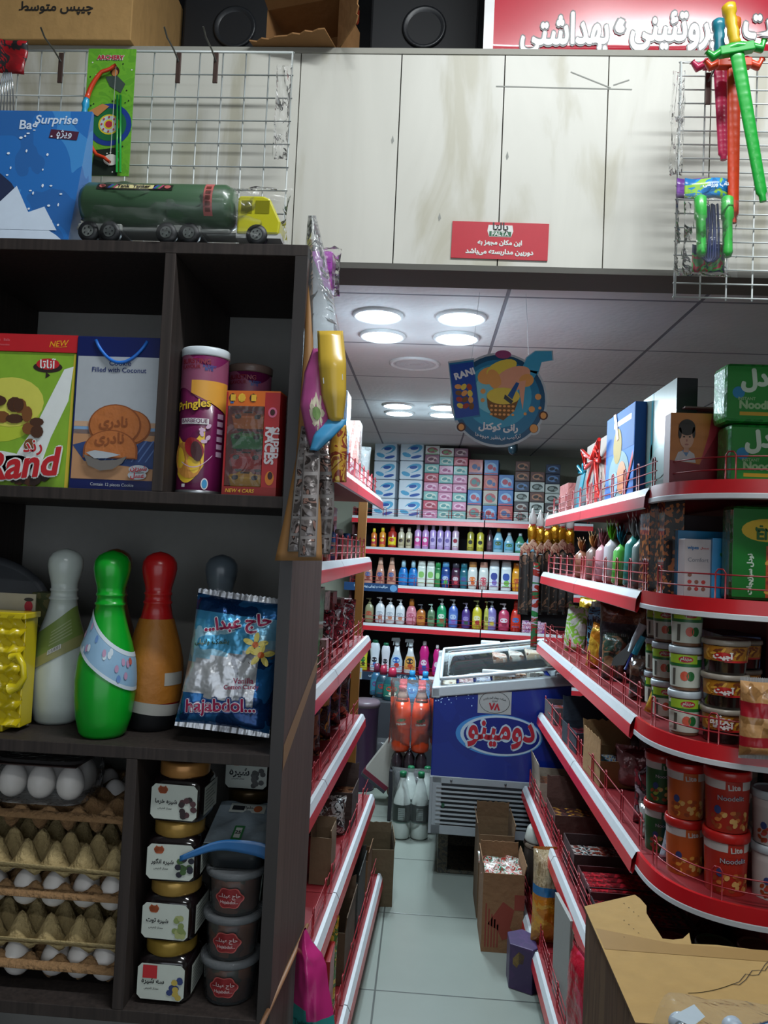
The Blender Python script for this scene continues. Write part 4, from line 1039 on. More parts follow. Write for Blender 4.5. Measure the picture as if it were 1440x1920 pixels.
for k in range(2):
    b.tube([(.026 + k * .007, -.006, .004), (.018 + k * .006, -.006, h_ * .62)], .0022, 6)
b.build('arrows', mat('#1e9a3c', .35, coat=.3), t)

# cartons, speakers and banner on the bulkhead ledge
def open_carton(name, label, loc, w, d, h, c, rz=0, flaps=(0, 0, 0, 0), rot=None, fl=.45, cin=None, prints=None):
    """hollow carton with its opening up; flap angles (front, back, low-x, high-x) from upright"""
    t = thing(name, label, 'cardboard box', loc, rz); k = .003
    if rot: t.rotation_euler = rot
    b = MB(); b.box(-w / 2, w / 2, 0, k, 0, h).box(-w / 2, w / 2, d - k, d, 0, h).box(-w / 2, -w / 2 + k, k, d - k, 0, h).box(w / 2 - k, w / 2, k, d - k, 0, h).box(-w / 2 + k, w / 2 - k, k, d - k, 0, k)
    b.build('body', card(c), t)
    for i, (a, nme) in enumerate(zip(flaps, 'fbxX')):
        if a is None: continue
        L_ = (w if i < 2 else d) - .004; H_ = (d if i < 2 else w) * fl
        pts = [(-L_ / 2, 0), (L_ / 2, 0)] + [(L_ / 2 - L_ * j / 12, H_ * (1 + .05 * math.sin(j * 2.7 + i))) for j in range(13)]
        b = MB(); b.prism(pts, .003, 0)
        base = {0: Matrix.Translation((0, .0015, h)), 1: Matrix.Translation((0, d - .0015, h)) @ Matrix.Rotation(PI, 4, 'Z'), 2: Matrix.Translation((-w / 2 + .0015, d / 2, h)) @ Matrix.Rotation(-PI / 2, 4, 'Z'), 3: Matrix.Translation((w / 2 - .0015, d / 2, h)) @ Matrix.Rotation(PI / 2, 4, 'Z')}[i]
        o = b.build('flap', card(c), t); o.matrix_local = base @ Matrix.Rotation(PI / 2 + a, 4, 'X') @ Matrix.Translation((0, 0, -.0015))
    return t
LZ0 = zt + .012
Yc = 1.53; q = W(244, 90, Yc)
t = thing('carton', 'large tan chips carton with black Persian writing above the wire grid', 'cardboard box', (q.x, Yc, LZ0))
MB().box(-.42, 0, 0, .3, 0, .28).build('body', card('#b08a55'), t, bevel=.002)
b = MB(); f = plane_fn(0); b.text(fa('چیپس متوسط'), f, W(105, 20, Yc).x - q.x, W(105, 16, Yc).z - LZ0, w=pxm(150, Yc), m=0, bold=.032, lift=2); b.build('printed_front', mat('#26221e', .7), t)
def speaker(label, px, Y):
    q = W(px, 60, Y); t = thing('speaker_box', label, 'loudspeaker', (q.x, Y, LZ0 - .01 if Y < 2 else LZ0))
    MB().box(-.13, .13, 0, .22, 0, .34).build('cabinet', mat('#15161a', .6), t, bevel=.006)
    M = Matrix.Translation((0, 0, W(px, 45, Y).z - LZ0)) @ Matrix.Rotation(PI / 2, 4, 'X')
    MB().lathe([(.05, 0), (.053, .004), (.047, .006), (.036, -.004), (.02, -.010), (.012, -.004), (.003, -.002)], 30, 0, M=M, capb=False).build('cone', mat('#26282c', .35), t)
    return t
struct(MB().box(-2.6, 3.0, HY + .5, 2.3, zt, zt + .012).build('trim_3', mat('#3a3a38', .8)))
speaker('black loudspeaker on the ledge between the chips carton and the open carton', 440, 1.8)
speaker('black loudspeaker on the ledge between the open carton and the red banner', 795, 1.8)
t = open_carton('open_carton', 'small tan carton lying open on its side on the ledge', (W(602, 98, 1.66).x, 1.70, LZ0 + .001), .17, .12, .12, '#8a6238', rot=(PI / 2, 0, -.25), flaps=(0.0, .5, None, .75), fl=.6)
b = MB(); b.text('Tint', lambda u, v, l=1: (.088 + .0003 * l + (v - .12) * .93 + .003, u, .12 + (v - .12) * .73), .06, .16, w=.07, m=0, bold=.05, rot=0); b.build('printed_side', mat('#a83c28', .6), t)
# banner
Yn = 1.575; q = W(905, 104, Yn); q2 = W(1440, 104, Yn)
t = thing('banner', 'glossy red vinyl banner with white Persian letters standing on the bulkhead', 'banner', (q.x, Yn, LZ0))
MB().grid(lambda u, v: (.95 * u, .003 * math.sin(u * 19) + .004 * math.sin(u * 7 + v * 3), .36 * v), 60, 12, 0).build('vinyl', mat('#b91a32', .18, coat=.6), t, solid=.001)
b = MB(); f = lambda u, v, l=1: (u, .003 * math.sin(u / .95 * 19) + .004 * math.sin(u / .95 * 7 + v / .36 * 3) - .0012 - .0003 * l, v)
b.rect(f, 0, pxm(19, Yn), 0, .36, 0, 1, 2, 6)
def wd(s, x0, x1, yc, hh=None):
    a = W(x0, yc, Yn).x - q.x; c = W(x1, yc, Yn).x - q.x; z = W((x0 + x1) / 2, yc, Yn).z - LZ0
    b.text(s, f, (a + c) / 2, z, w=c - a, h=hh, m=1, bold=.075, lift=2); b.text(s, f, (a + c) / 2, z, w=c - a, h=hh, m=0, bold=.031, lift=5)
wd(fa('بهداشتی'), 978, 1140, 62, .085); wd('،', 1156, 1168, 50, .024); wd(fa('پروتئینی'), 1183, 1345, 62, .085); wd(fa('لبنیات'), 1392, 1530, 55, .08)
b.build('printed_letters', [mat('#dcdcda', .3), mat('#1a1216', .3)], t)
# CCTV notice
q = W(846, 489, HY); q2 = W(1029, 416, HY)
t = thing('notice_sign', 'small red notice with white Persian writing stuck on the marble cladding', 'sign', (W(937, 450, HY).x, HY - .002, W(937, 453, HY).z))
w_, h_ = pxm(182, HY), pxm(71, HY)
t.rotation_euler = (0, math.radians(.6), 0)
MB().box(-w_ / 2, w_ / 2, -.001, .0008, -h_ / 2, h_ / 2).build('plate', mat('#b81c2e', .35), t)
b = MB(); f = plane_fn(-.001, .0003)
b.shape(f, [(-.024, h_ / 2 - .006), (.024, h_ / 2 - .006), (.026, h_ / 2 - .018), (.022, h_ / 2 - .030), (-.022, h_ / 2 - .030), (-.026, h_ / 2 - .018)], 0)
b.rect(f, -.022, .022, h_ / 2 - .029, h_ / 2 - .019, 1, 2); b.text(fa('پالتا'), f, 0, h_ / 2 - .012, w=.03, m=2, bold=.03, lift=2); b.text('PALTA', f, 0, h_ / 2 - .024, w=.034, m=0, bold=.02, lift=3)
b.text(fa('این مکان مجهز به'), f, .0, -.005, w=.088, m=0, bold=.05, lift=2); b.text(fa('دوربین مداربسته می\u200cباشد'), f, 0, -.024, w=.135, m=0, bold=.05, lift=2)
b.build('printed_front', [mat('#d8d8d4', .4), mat('#1c5a38', .4), mat('#26201e', .4)], t)

# toy swords
def sword(label, px, py, Y, c, L_, ang, guard=True, hc=None, tilt=0):
    t = thing('toy_sword', label, 'toy sword', tuple(W(px, py, Y))); t.rotation_euler = (tilt, ang, 0)
    m = mat(c, .35, coat=.3, sss=.1); b = MB()
    n = 24
    def bl(u, v):
        a = 2 * PI * u; w = .0125 * (1 - .25 * v) * (1 if v < .96 else .6)
        return (w * math.cos(a), .0045 * math.sin(a) * (1 + .3 * abs(math.sin(v * 60))), -.008 - L_ * v)
    b.grid(bl, 16, 50, 0); b.add([bl(i / 16, 1) for i in range(16)], [tuple(range(16))], 0); b.build('blade', m, t)
    if guard:
        b = MB(); b.tube([(-.05, 0, .004), (-.042, 0, -.008), (-.025, 0, .0), (0, 0, .003), (.025, 0, .0), (.042, 0, -.008), (.05, 0, .006)], .006, 10, rr=[.004, .008, .007, .010, .007, .008, .004]); b.box(-.03, .03, -.008, .008, -.01, .006); b.build('guard', m, t, bevel=.002)
    b = MB(); b.lathe([(.008, .004), (.010, .012), (.0085, .02), (.0105, .03), (.0085, .04), (.0105, .05), (.009, .06), (.012, .066), (.012, .078), (.004, .084)], 18, 0); b.build('handle', mat(hc or c, .35, coat=.3), t)
    return t
sword('orange toy sword hanging straight down beside the green one', 1376, 118, 1.385, '#d8431c', pxm(300, 1.385), -.02, True, '#c96a1c')
sword('green toy sword with a yellow handle hanging slanted across the wire grid', 1380, 92, 1.345, '#17a035', pxm(290, 1.345), -.19, True, '#d4b020')
sword('pink toy sword hanging behind the orange one', 1350, 118, 1.42, '#c8305c', pxm(180, 1.42), -.06, True, '#1c7a8c')
# skipping ropes
def rope_pack(label, px, Y, hc, main=True):
    q = W(px, 520, Y); t = thing('skipping_rope_pack', label, 'skipping rope', tuple(q)); H = pxm(190, Y); w = pxm(98, Y)
    MB().grid(lambda u, v: (-w / 2 + w * u, .004 * math.sin(u * 8), H - .038 + .036 * v), 14, 3, 0).build('header_card', pmat(hc, 26, 2, .3), t, solid=.002)
    b = MB(); f = plane_fn(-.0065); b.text(fa('طناب ورزشی'), f, .008, H - .016, w=w * .55, m=0, bold=.06, lift=2, rot=.06); b.shape(f, [(w / 2 - .016, H - .036), (w / 2 - .008, H - .018), (w / 2 - .004, H - .036)], 1, 2); b.build('printed_header', [mat('#d8e2ec', .3), mat('#1a1a20', .5)], t)
    if main:
        for x, a in ((-.022, .05), (.025, .03)):
            M = Matrix.Translation((x, -.008, H - .048)) @ Matrix.Rotation(PI - a, 4, 'Y')
            MB().lathe([(.0055, -.01), (.0105, -.006), (.011, .03), (.0085, .034), (.0085, .085), (.009, .092), (.006, .1)], 18, 0, M=M).build('handle', mat('#3fb54a', .35, coat=.3), t)
        b = MB()
        for k in range(7):
            x = -.012 + k * .004; b.tube([(x * .8, -.003 + (k % 3) * .003, H - .05), (x, -.006 + (k % 2) * .005, H * .45), (x * 1.2, -.002, .035), (x * .4, 0, .028)], .0022, 6)
        b.build('rope', mat('#1c2c5c', .5), t)
        MB().grid(lambda u, v: (-.03 + .058 * u, .002 + .003 * math.sin(u * 14), .01 + .05 * v), 14, 6, 0).build('lower_card', pmat(['#2c6a34', '#8c2030', '#3c8a3c', '#242c4a'], 26, 6, .4), t, solid=.001)
    g = pouch_geo(w + .004, H - .03, .03, px, wr=.004); b = MB()
    for side in (-1, 1): b.grid(lambda a, c: g(a * 2 - 1, c * 2 - 1, side), 16, 24, 0, True, side > 0)
    b.build('clear_bag', FILM, t)
rope_pack('skipping rope with light green handles in a blue-headed clear bag', 1330, 1.39, ['#1f6cae', '#2a86c6', '#8fbf4a', '#3c9ad0'])
rope_pack('purple-headed skipping rope bag hanging behind the blue-headed one', 1315, 1.42, ['#6a3a8c', '#7c4a9c'], False)
# wrinkled empty plastic bags on the grids
for px, py, Y, w, h, s, n in ((524, 300, 1.44, .03, .19, 3, 'empty wrinkled clear bag hanging at the edge of the truck-side wire grid'), (1268, 330, 1.42, .022, .2, 8, 'narrow wrinkled clear bag hanging beside the skipping rope grid')):
    q = W(px, py, Y); g = pouch_geo(w, h, .02, s, wr=.006); b = MB()
    for side in (-1, 1): b.grid(lambda a, c: g(a * 2 - 1, c * 2 - 1, side), 10, 24, 0, True, side > 0)
    tag(b.build('plastic_sleeve', film('#ffffff', .05, .2, .1, .6, 40)), n, 'plastic bag', loc=tuple(q))

# drink advertisement hanging from the ceiling
Yd = 2.4; q = W(935, 750, Yd); P = Yd / F
t = thing('hanging_sign', 'round blue cardboard pineapple drink advertisement hanging from the ceiling', 'sign', tuple(q))
def pp(x, y): return ((x - 935) * P, (750 - y) * P)
b = MB(); out = []
for i in range(40):
    a = 2 * PI * i / 40; out.append((.150 * math.cos(a), .148 * math.sin(a)))
circ = lambda c, r: [(c[0] + r * math.cos(2 * PI * i / 20), c[1] + r * math.sin(2 * PI * i / 20)) for i in range(20)]
Mx = Matrix(((1, 0, 0, 0), (0, 0, 1, 0), (0, 1, 0, 0), (0, 0, 0, 1)))
canp = [pp(839, 684), pp(885, 676), pp(902, 783), pp(855, 792)]
strw = [pp(975, 690), pp(985, 668), pp(1000, 656), pp(1030, 655), pp(1032, 672), pp(1012, 676), pp(1006, 700)]
def grow(pts, k): 
    cx = sum(p[0] for p in pts) / len(pts); cy = sum(p[1] for p in pts) / len(pts)
    return [(cx + (x - cx) * k, cy + (y - cy) * k) for x, y in pts]
b.prism(out, .0015, 0, Mx)
for s, y0 in ((grow(canp, 1.07), -.0003), (grow(strw, 1.1), .0003), (circ(pp(867, 804), .018), .0006), (circ(pp(1002, 802), .020), .0009), (circ(pp(1019, 777), .013), .0012)):
    b.prism(s, .0015, 0, Matrix.Translation((0, y0, 0)) @ Mx)
b.build('board', mat('#cfd6da', .4), t)
b = MB(); f = plane_fn(-.0006, .0003)
b.ell(f, 0, 0, .143, .141, 0, 1, 40); b.ell(f, .0, .0, .128, .126, 1, 2, 36); b.ell(f, -.004, .012, .105, .10, 2, 3, 36); b.ell(f, -.01, .02, .07, .065, 3, 4, 30)
for x, y, r in ((867, 804, 6), (1002, 802, 8), (1019, 777, 6)): b.ell(f, *pp(x, y), .014, .014, 4, 3); b.ell(f, *pp(x, y), r * P * .9, r * P, 5, 5)
b.shape(f, canp, 1, 6); b.shape(f, grow(canp, .94), 6, 7); b.text('RANI', f, *pp(869, 703), w=.062, m=7, bold=.05, lift=9, rot=.35)
for k in range(12): b.ell(f, *pp(858 + (k % 3) * 10 + k * .6, 728 + (k // 3) * 12), .011, .008, [5, 8, 9, 10][k % 4], 9 + k * .1, 10, k)
b.shape(f, strw, 11, 6); b.shape(f, [pp(968, 722), pp(973, 690), pp(1006, 694), pp(990, 725)], 11, 6)
for k, (x, y, rx, ry, m) in enumerate(((915, 705, 22, 16, 5), (938, 690, 30, 14, 8), (960, 706, 34, 18, 12), (925, 712, 12, 20, 5), (955, 725, 26, 12, 12), (985, 712, 14, 12, 5))): b.ell(f, *pp(x, y), rx * P, ry * P, m, 8 + k * .5, 18, .4)
b.shape(f, [pp(970, 715), pp(984, 712), pp(980, 768), pp(974, 740)], 12, 12)
b.shape(f, [pp(912, 742), pp(974, 742), pp(965, 770), pp(945, 789), pp(925, 782), pp(915, 765)], 10, 12); b.ell(f, *pp(943, 743), 31 * P, 16 * P, 8, 13)
for k in range(18): b.ell(f, *pp(922 + (k % 6) * 8, 762 + (k // 6) * 8), .005, .004, 5, 13, 6)
b.shape(f, [pp(951, 742), pp(960, 749), pp(972, 718), pp(966, 716)], 13, 16); b.shape(f, [pp(946, 740), pp(962, 752), pp(958, 758), pp(944, 748)], 14, 17)
for x, y, r in ((905, 735, 5), (905, 752, 4), (1008, 742, 6), (997, 766, 6), (985, 775, 3), (1012, 763, 3)): b.ell(f, *pp(x, y), r * P, r * P, 5, 6, 10)
b.ell(f, *pp(940, 664), 15 * P, 8 * P, 15, 6)
b.text(fa('رانی کوکتل'), f, *pp(936, 803), w=72 * P, m=7, bold=.05, lift=14, rot=-.03); b.text(fa('ترکیب بی\u200cنظیر میوه\u200cها'), f, *pp(936, 822), w=84 * P, m=7, bold=.01, lift=14, arc=1.6)
b.build('printed_front', [mat('#1f5a80', .3), mat('#2a84b0', .3), mat('#48b0d2', .3), mat('#8cdcec', .3), mat('#5a2a20', .4), mat('#ffae5c', .4), mat('#2450b0', .3), mat('#ffffff', .3), mat('#ffdc50', .4), mat('#b8402c', .4),
        mat('#8a5a24', .5), mat('#4cb4dc', .3), mat('#ffb08c', .4), mat('#1c5aa0', .3), mat('#3a4048', .4), mat('#a8487c', .4)], t)
top = CEIL - q.z
for x in (-.09, .09): MB().tube([(x, .001, .11), (x * .8, .001, top - .001)], .0006, 5).build('thread', mat('#b8bcc0', .5), t)
t = thing('security_camera', 'small dark dome camera under the ceiling below the round drink sign', 'camera', (W(962, 840, 5.0).x, 5.0, CEIL))
q = W(962, 842, 5.0); MB().lathe([(.02, 0), (.02, q.z - CEIL + .03)], 12, 0).build('stem', mat('#24282c', .5), t)
MB().lathe([(.003, q.z - CEIL - .04), (.026, q.z - CEIL - .025), (.032, q.z - CEIL), (.03, q.z - CEIL + .03)], 18, 0).build('dome', mat('#15242c', .2), t)

# cards and sachets hanging on the corner of the cabinet
def hang(name, label, rows, m, bow=.6, nu=8, nv=20, cat='hanging packet', th=.0015, extra=None):
    fn = px_sheet(rows, bow, th); b = MB(); o0 = fn(.5, 0)
    b.grid(lambda u, v: fn(u, v) - o0, nu, nv, 0, True)
    t = thing(name, label, cat, tuple(o0))
    b.build('sheet', m, t, solid=th)
    if extra: 
        b = MB(); g = lambda u, v, l=1: fn(u, v) - o0 + Vector((0, -.0012 - .0005 * l, 0)); extra(b, g, t)
    return t
SACH = ['#4c4644', '#6c6462', '#7c7472', '#3c3432']
def sach(b, g, t):
    rr = random.Random(int(t.location.x * 9999))
    for k in range(7): b.grid(lambda u, v: g(.08 + .84 * u, (k + .08 + .84 * v) / 7, 1 + 3 * math.sin(PI * u) * math.sin(PI * v)), 6, 4, 0)
    b.build('sachets', pmat(SACH + ['#8a6a60'], 34, rr.random() * 9, .22, metal=.3, bump=.4), t)
hang('display_card', 'orange-brown backing card curling at the bottom of the hanging sachets', [(450, 578, 584, 1.19), (640, 572, 586, 1.15), (860, 556, 592, 1.12), (980, 532, 602, 1.10), (1052, 516, 604, 1.09)], mat('#8c6438', .6), .4)
hang('sachet_strip', 'grey sachet strip hanging at the outer edge of the cabinet corner', [(800, 566, 584, 1.11), (870, 556, 582, 1.10), (960, 548, 574, 1.085), (1035, 540, 568, 1.075)], mat('#767270', .4), .3, extra=sach)
hang('sachet_strip', 'grey sachet strip in the middle of the hanging bunch', [(810, 574, 596, 1.12), (860, 570, 600, 1.09), (960, 564, 596, 1.07), (1045, 560, 592, 1.06)], mat('#7c7674', .4), .3, extra=sach)
hang('sachet_strip', 'grey sachet strip hanging on the aisle side of the bunch', [(815, 596, 618, 1.14), (860, 596, 626, 1.12), (960, 596, 626, 1.11), (1040, 596, 618, 1.11)], mat('#6a6664', .4), .3, extra=sach)
hang('plastic_sheet', 'long clear plastic sheet hanging from the cabinet corner beside the purple box', [(405, 578, 592, 1.2), (480, 572, 610, 1.18), (620, 572, 636, 1.16), (760, 568, 642, 1.16), (835, 566, 624, 1.16)], film('#d8dee2', .14, .22, .1, .8, 26), 1.2, 12, 30, th=.0005)
def pinkx(b, g, t):
    for k in range(9): b.ell(g, .55 + .2 * math.cos(k * .7), .6 + .12 * math.sin(k * .7), .12, .05, 0, 2, 5, k)
    b.ell(g, .55, .6, .16, .08, 1, 4, 10); b.build('printed_front', [mat('#c9c0a8', .4), mat('#6c8a4c', .4)], t)
hang('balloon_packet', 'pink balloon packet hanging at the cabinet corner', [(655, 588, 606, 1.12), (700, 572, 614, 1.10), (760, 564, 616, 1.09), (800, 572, 616, 1.09), (838, 582, 606, 1.10)], mat('#a84c84', .35, coat=.3), .8, extra=pinkx)
def yel(b, g, t):
    b.shape(g, [(.03, .0), (.97, .0), (.95, .09), (.05, .12)], 0, 2); b.shape(g, [(.1, .5), (.9, .46), (.9, .52), (.1, .56)], 1, 3); b.build('printed_front', [mat('#26282c', .4), mat('#c9ccd0', .4)], t)
hang('balloon_packet', 'yellow balloon packet with a dark top edge hanging at the cabinet corner', [(622, 596, 642, 1.10), (680, 598, 648, 1.08), (740, 604, 648, 1.08), (790, 618, 642, 1.09)], mat('#c6a43c', .3, coat=.4), .8, extra=yel)
hang('packet_header', 'light blue slotted header strip tied across the hanging packets', [(788, 612, 650, 1.09), (800, 600, 644, 1.085), (820, 588, 624, 1.08), (845, 582, 596, 1.08)], mat('#3f8cb8', .35), .4)
hang('candy_packet', 'yellow and brown candy packet hanging below the blue header strip', [(798, 622, 648, 1.13), (850, 618, 650, 1.12), (905, 620, 648, 1.12)], pmat(['#b58a34', '#7c3424', '#c4a048', '#94502c'], 30, 4, .25, bump=.4), 1.0)
# ------------------------------------------------------------------ goods: prototypes and copies
def bottle(name, label, cat, loc, body, bm, cap, cm, ry=.6, e=2.6, lab=None, lm=None, extra=None, rz=0, n=22):
    """body / cap: [(r, z)]; lab: (v0, v1, half-angle); lm: list of materials of the printed label"""
    t = thing(name, label, cat, loc, rz)
    MB().lathe(body, n, 0, ry=ry, e=e).build('body', bm, t)
    cp_ = MB().lathe(cap, n, 0, ry=ry if cap[0][0] > .02 else 1, e=2).build('cap', cm, t)
    if lab:
        def R(v):
            for (a, za), (b_, zb_) in zip(body, body[1:]):
                if za <= v <= zb_ and zb_ > za: return a + (b_ - a) * (v - za) / (zb_ - za)
            return body[-1][0]
        def fn(a, v, l=1):
            r = R(v) + .0006 * l; c, s = math.cos(a - PI / 2), math.sin(a - PI / 2)
            c = math.copysign(abs(c) ** (2 / e), c); s = math.copysign(abs(s) ** (2 / e), s)
            return (r * c, r * ry * s, v)
        b = MB(); v0, v1, ha = lab; H = v1 - v0; vc = (v0 + v1) / 2
        b.grid(lambda u, v: fn(-ha + 2 * ha * u, v0 + H * v, 1), 14, 5, 0)
        def el(cu, cv, ru, rv, m, L): b.add([fn(cu, cv, L)] + [fn(cu + ru * math.cos(q), cv + rv * math.sin(q), L) for q in [2 * PI * i / 14 for i in range(14)]], [(0, i + 1, (i + 1) % 14 + 1) for i in range(14)], m)
        if len(lm) > 1: el(0, vc + H * .15, ha * .55, H * .22, 1, 3)
        if len(lm) > 2: el(ha * .1, vc - H * .22, ha * .35, H * .16, 2, 4)
        if len(lm) > 1: b.grid(lambda u, v: fn(-ha * .6 + 1.2 * ha * u, v0 + H * (.06 + .05 * v), 3), 6, 1, len(lm) - 1)
        b.build('label', lm, t)
    if extra: extra(cp_)
    return t
def lm(*c): return [mat(x, .45) for x in c]
# scaled profiles: width w (full), height h
def K(kind, w, h):
    r = w / 2
    if kind == 'pump': return [(r * .9, 0), (r, .006), (r, h * .55), (r * .85, h * .66), (r * .4, h * .74), (r * .32, h * .76)], [(r * .36, h * .75), (r * .36, h * .81), (r * .12, h * .82), (r * .12, h * .9)], .62, 2.6
    if kind == 'lotion': return [(r * .95, 0), (r, .006), (r * .85, h * .45), (r * .55, h * .72)], [(r * .56, h * .72), (r * .5, h * .8), (r * .42, h * .98), (r * .3, h)], .6, 2.4
    if kind == 'squirt': return [(r * .9, 0), (r, .006), (r, h * .45), (r * .8, h * .62), (r * .5, h * .72)], [(r * .5, h * .72), (r * .45, h * .9), (r * .35, h)], .6, 2.3
    if kind == 'shampoo': return [(r * .75, 0), (r * .85, .006), (r, h * .3), (r, h * .62), (r * .8, h * .8)], [(r * .8, h * .8), (r * .76, h * .98), (r * .6, h)], .5, 2.4
    if kind == 'block': return [(r * .95, 0), (r, .006), (r, h * .72), (r * .95, h * .8)], [(r * .95, h * .8), (r * .85, h * .99), (r * .8, h)], .5, 3.2
    if kind == 'small': return [(r * .85, 0), (r, .005), (r, h * .55), (r * .8, h * .7), (r * .4, h * .8)], [(r * .45, h * .79), (r * .45, h * .97), (r * .35, h)], .8, 2.2
    if kind == 'tube': return [(r * .9, 0), (r, .005), (r, h * .7), (r * .55, h * .78), (r * .5, h * .8)], [(r * .55, h * .79), (r * .5, h * .97), (r * .42, h)], .9, 2.1
    if kind == 'tri': return [(r * .95, 0), (r, .005), (r, h * .5), (r * .35, h * .86)], [(r * .36, h * .85), (r * .34, h * .99), (r * .28, h)], .7, 2.5
    if kind == 'dish': return [(r * .8, 0), (r * .9, .006), (r, h * .2), (r * .72, h * .48), (r * .85, h * .66), (r * .62, h * .82), (r * .34, h * .88)], [(r * .36, h * .87), (r * .32, h * .98), (r * .2, h)], .6, 2.2
    if kind == 'cream': return [(r * .85, 0), (r * .95, .006), (r * .8, h * .4), (r, h * .7), (r * .85, h * .86), (r * .6, h * .9)], [(r * .62, h * .89), (r * .58, h * .97), (r * .5, h)], .5, 2.4
    if kind == 'spray': return [(r * .9, 0), (r, .008), (r * .95, h * .35), (r * .5, h * .6), (r * .35, h * .78)], [(r * .38, h * .77), (r * .38, h * .84)], .5, 2.4
def head(kind, w, h, m):
    def ex(t):
        r = w / 2
        if kind == 'pump':
            MB().box(-r * .35, r * .3, -.006, .006, h * .9, h * .97).box(-r * .85, -r * .3, -.004, .004, h * .92, h * .96).build('pump', m, t, bevel=.002)
        if kind == 'spray':
            b = MB(); b.prism([(-r * .95, h * .90), (-r * .9, h * .99), (r * .35, h), (r * .5, h * .93), (r * .35, h * .84), (-r * .3, h * .84), (-r * .35, h * .9)], .022, 0, Matrix(((1, 0, 0, 0), (0, 0, 1, -.011), (0, 1, 0, 0), (0, 0, 0, 1))))
            b.prism([(-r * .62, h * .91), (-r * .4, h * .91), (-r * .55, h * .78), (-r * .7, h * .77)], .012, 0, Matrix(((1, 0, 0, 0), (0, 0, 1, -.006), (0, 1, 0, 0), (0, 0, 0, 1)))); b.build('trigger', m, t, bevel=.002)
    return ex if kind in ('pump', 'spray') else None
_bot = {}
def goods(kind, w, h, body, cap, lab, label, loc, name='plastic_bottle', cat='bottle', group=None, rz=0):
    k = (kind, round(w, 3), round(h, 3), body, cap, lab)
    if k in _bot: return dup(_bot[k], loc, label, rz, group if group else '')
    bp_, cp, ry, e = K(kind, w, h)
    cm = mat(cap, .35, coat=.2)
    t = bottle(name, label, cat, loc, bp_, mat(body, .3, coat=.3), cp, cm, ry, e, (h * .12, h * .5, 1.05) if kind != 'block' else (h * .1, h * .66, .9), lm(*lab), head(kind, w, h, cm), rz)
    if group: t['group'] = group
    _bot[k] = t
    return t
def pbox(name, label, cat, loc, w, d, h, m, prints=None, rz=0, side=None, bevel=.0012, ox=None, group=None):
    """carton seen from its -Y face; origin at bottom centre of that face"""
    t = thing(name, label, cat, loc, rz, group)
    MB().box(-w / 2, w / 2, 0, d, 0, h).build('body', m, t, bevel=bevel)
    if prints:
        b = MB(); ms = prints(b, plane_fn(0, .0004), w, h); b.build('printed_front', ms, t)
    if side:
        b = MB(); ms = side(b, lambda u, v, l=1: (-w / 2 - .0004 * l, d - u, v), d, h); b.build('printed_side', ms, t)
    return t
# ------------------------------------------------------------------ goods on the back wall shelving
_ph = 5.9 / F
def BZpx(i): return BZ[i]
def back_pos(zx, zy, d=.07):
    px, py = 640 + zx / 3.2727, 820 + zy / 3.2727
    x, y = BP(px, d); return x, y
def bh(zh): return zh / 3.2727 * _ph
SN = ['top', 'second', 'third', 'fourth', 'fifth']
# packs and boxes on the top shelf: columns of (zx0, zx1, [(h, kind) from the bottom up])
def wave_roll(b, f, w, h):
    b.ell(f, w * .12, h * .62, w * .34, h * .22, 1, 1, 16, .3); b.ell(f, w * .02, h * .55, w * .3, h * .15, 0, 2, 14, .35); b.ell(f, w * .1, h * .66, w * .18, h * .09, 2, 3, 12, .1); b.ell(f, -w * .22, h * .3, w * .2, h * .12, 1, 2, 10, -.3); b.ell(f, w * .2, h * .2, w * .24, h * .08, 2, 2, 10, .2)
    return [mat('#d3dbe4', .5), mat('#4f9fc8', .5), mat('#1c4c9c', .5)]
protos = {}
def tissue(kind, w, d, h, label, loc, grp):
    k = (kind, round(w, 2), round(h, 3))
    if k in protos: return dup(protos[k], loc, label, -BB, grp)
    C_ = {'roll': '#cfd8e2', 'teal': '#7fb0ac', 'pink': '#c98aa8', 'rose': '#b8485c', 'white': '#d0ccc8', 'mauve': '#8c5a70', 'red': '#a83c40', 'blue': '#3c6ca8', 'floral': '#b0a498', 'black': '#3a3438', 'silver': '#b4b8b4', 'brown': '#5c3a34', 'navy': '#24304c'}[kind]
    def pr(b, f, w, h):
        if kind == 'roll': return wave_roll(b, f, w, h)
        acc = {'teal': ('#c8d0c4', '#4c8c8c'), 'pink': ('#e0b8cc', '#a85480'), 'rose': ('#d8a0a8', '#8c2038'), 'white': ('#a04858', '#7c9c6c'), 'mauve': ('#c8a8a8', '#5c2c3c'), 'red': ('#c87c70', '#3c5c8c'), 'blue': ('#8cb0d0', '#a83c50'), 'floral': ('#a84c50', '#4c7c7c'), 'black': ('#a8a4a0', '#5c3028'), 'silver': ('#2c3430', '#7c8480'), 'brown': ('#a87458', '#241c1c'), 'navy': ('#5c7ca8', '#1c2030')}[kind]
        b.ell(f, 0, h * .5, w * .38, h * .32, 0, 1, 14); b.ell(f, -w * .08, h * .52, w * .2, h * .18, 1, 2, 10, .2); b.ell(f, w * .22, h * .4, w * .12, h * .14, 1, 2, 8); b.rect(f, -w * .46, w * .46, h * .04, h * .12, 1, 1)
        return [mat(acc[0], .5), mat(acc[1], .5)]
    t = pbox('toilet_roll_pack' if kind == 'roll' else 'tissue_box', label, 'toilet paper' if kind == 'roll' else 'tissue box', loc, w, d, h, mat(C_, .5, coat=.1, bump=.2 if kind == 'roll' else 0, bs=18), pr, -BB, bevel=.008 if kind == 'roll' else .002, group=grp)
    protos[k] = t
    return t
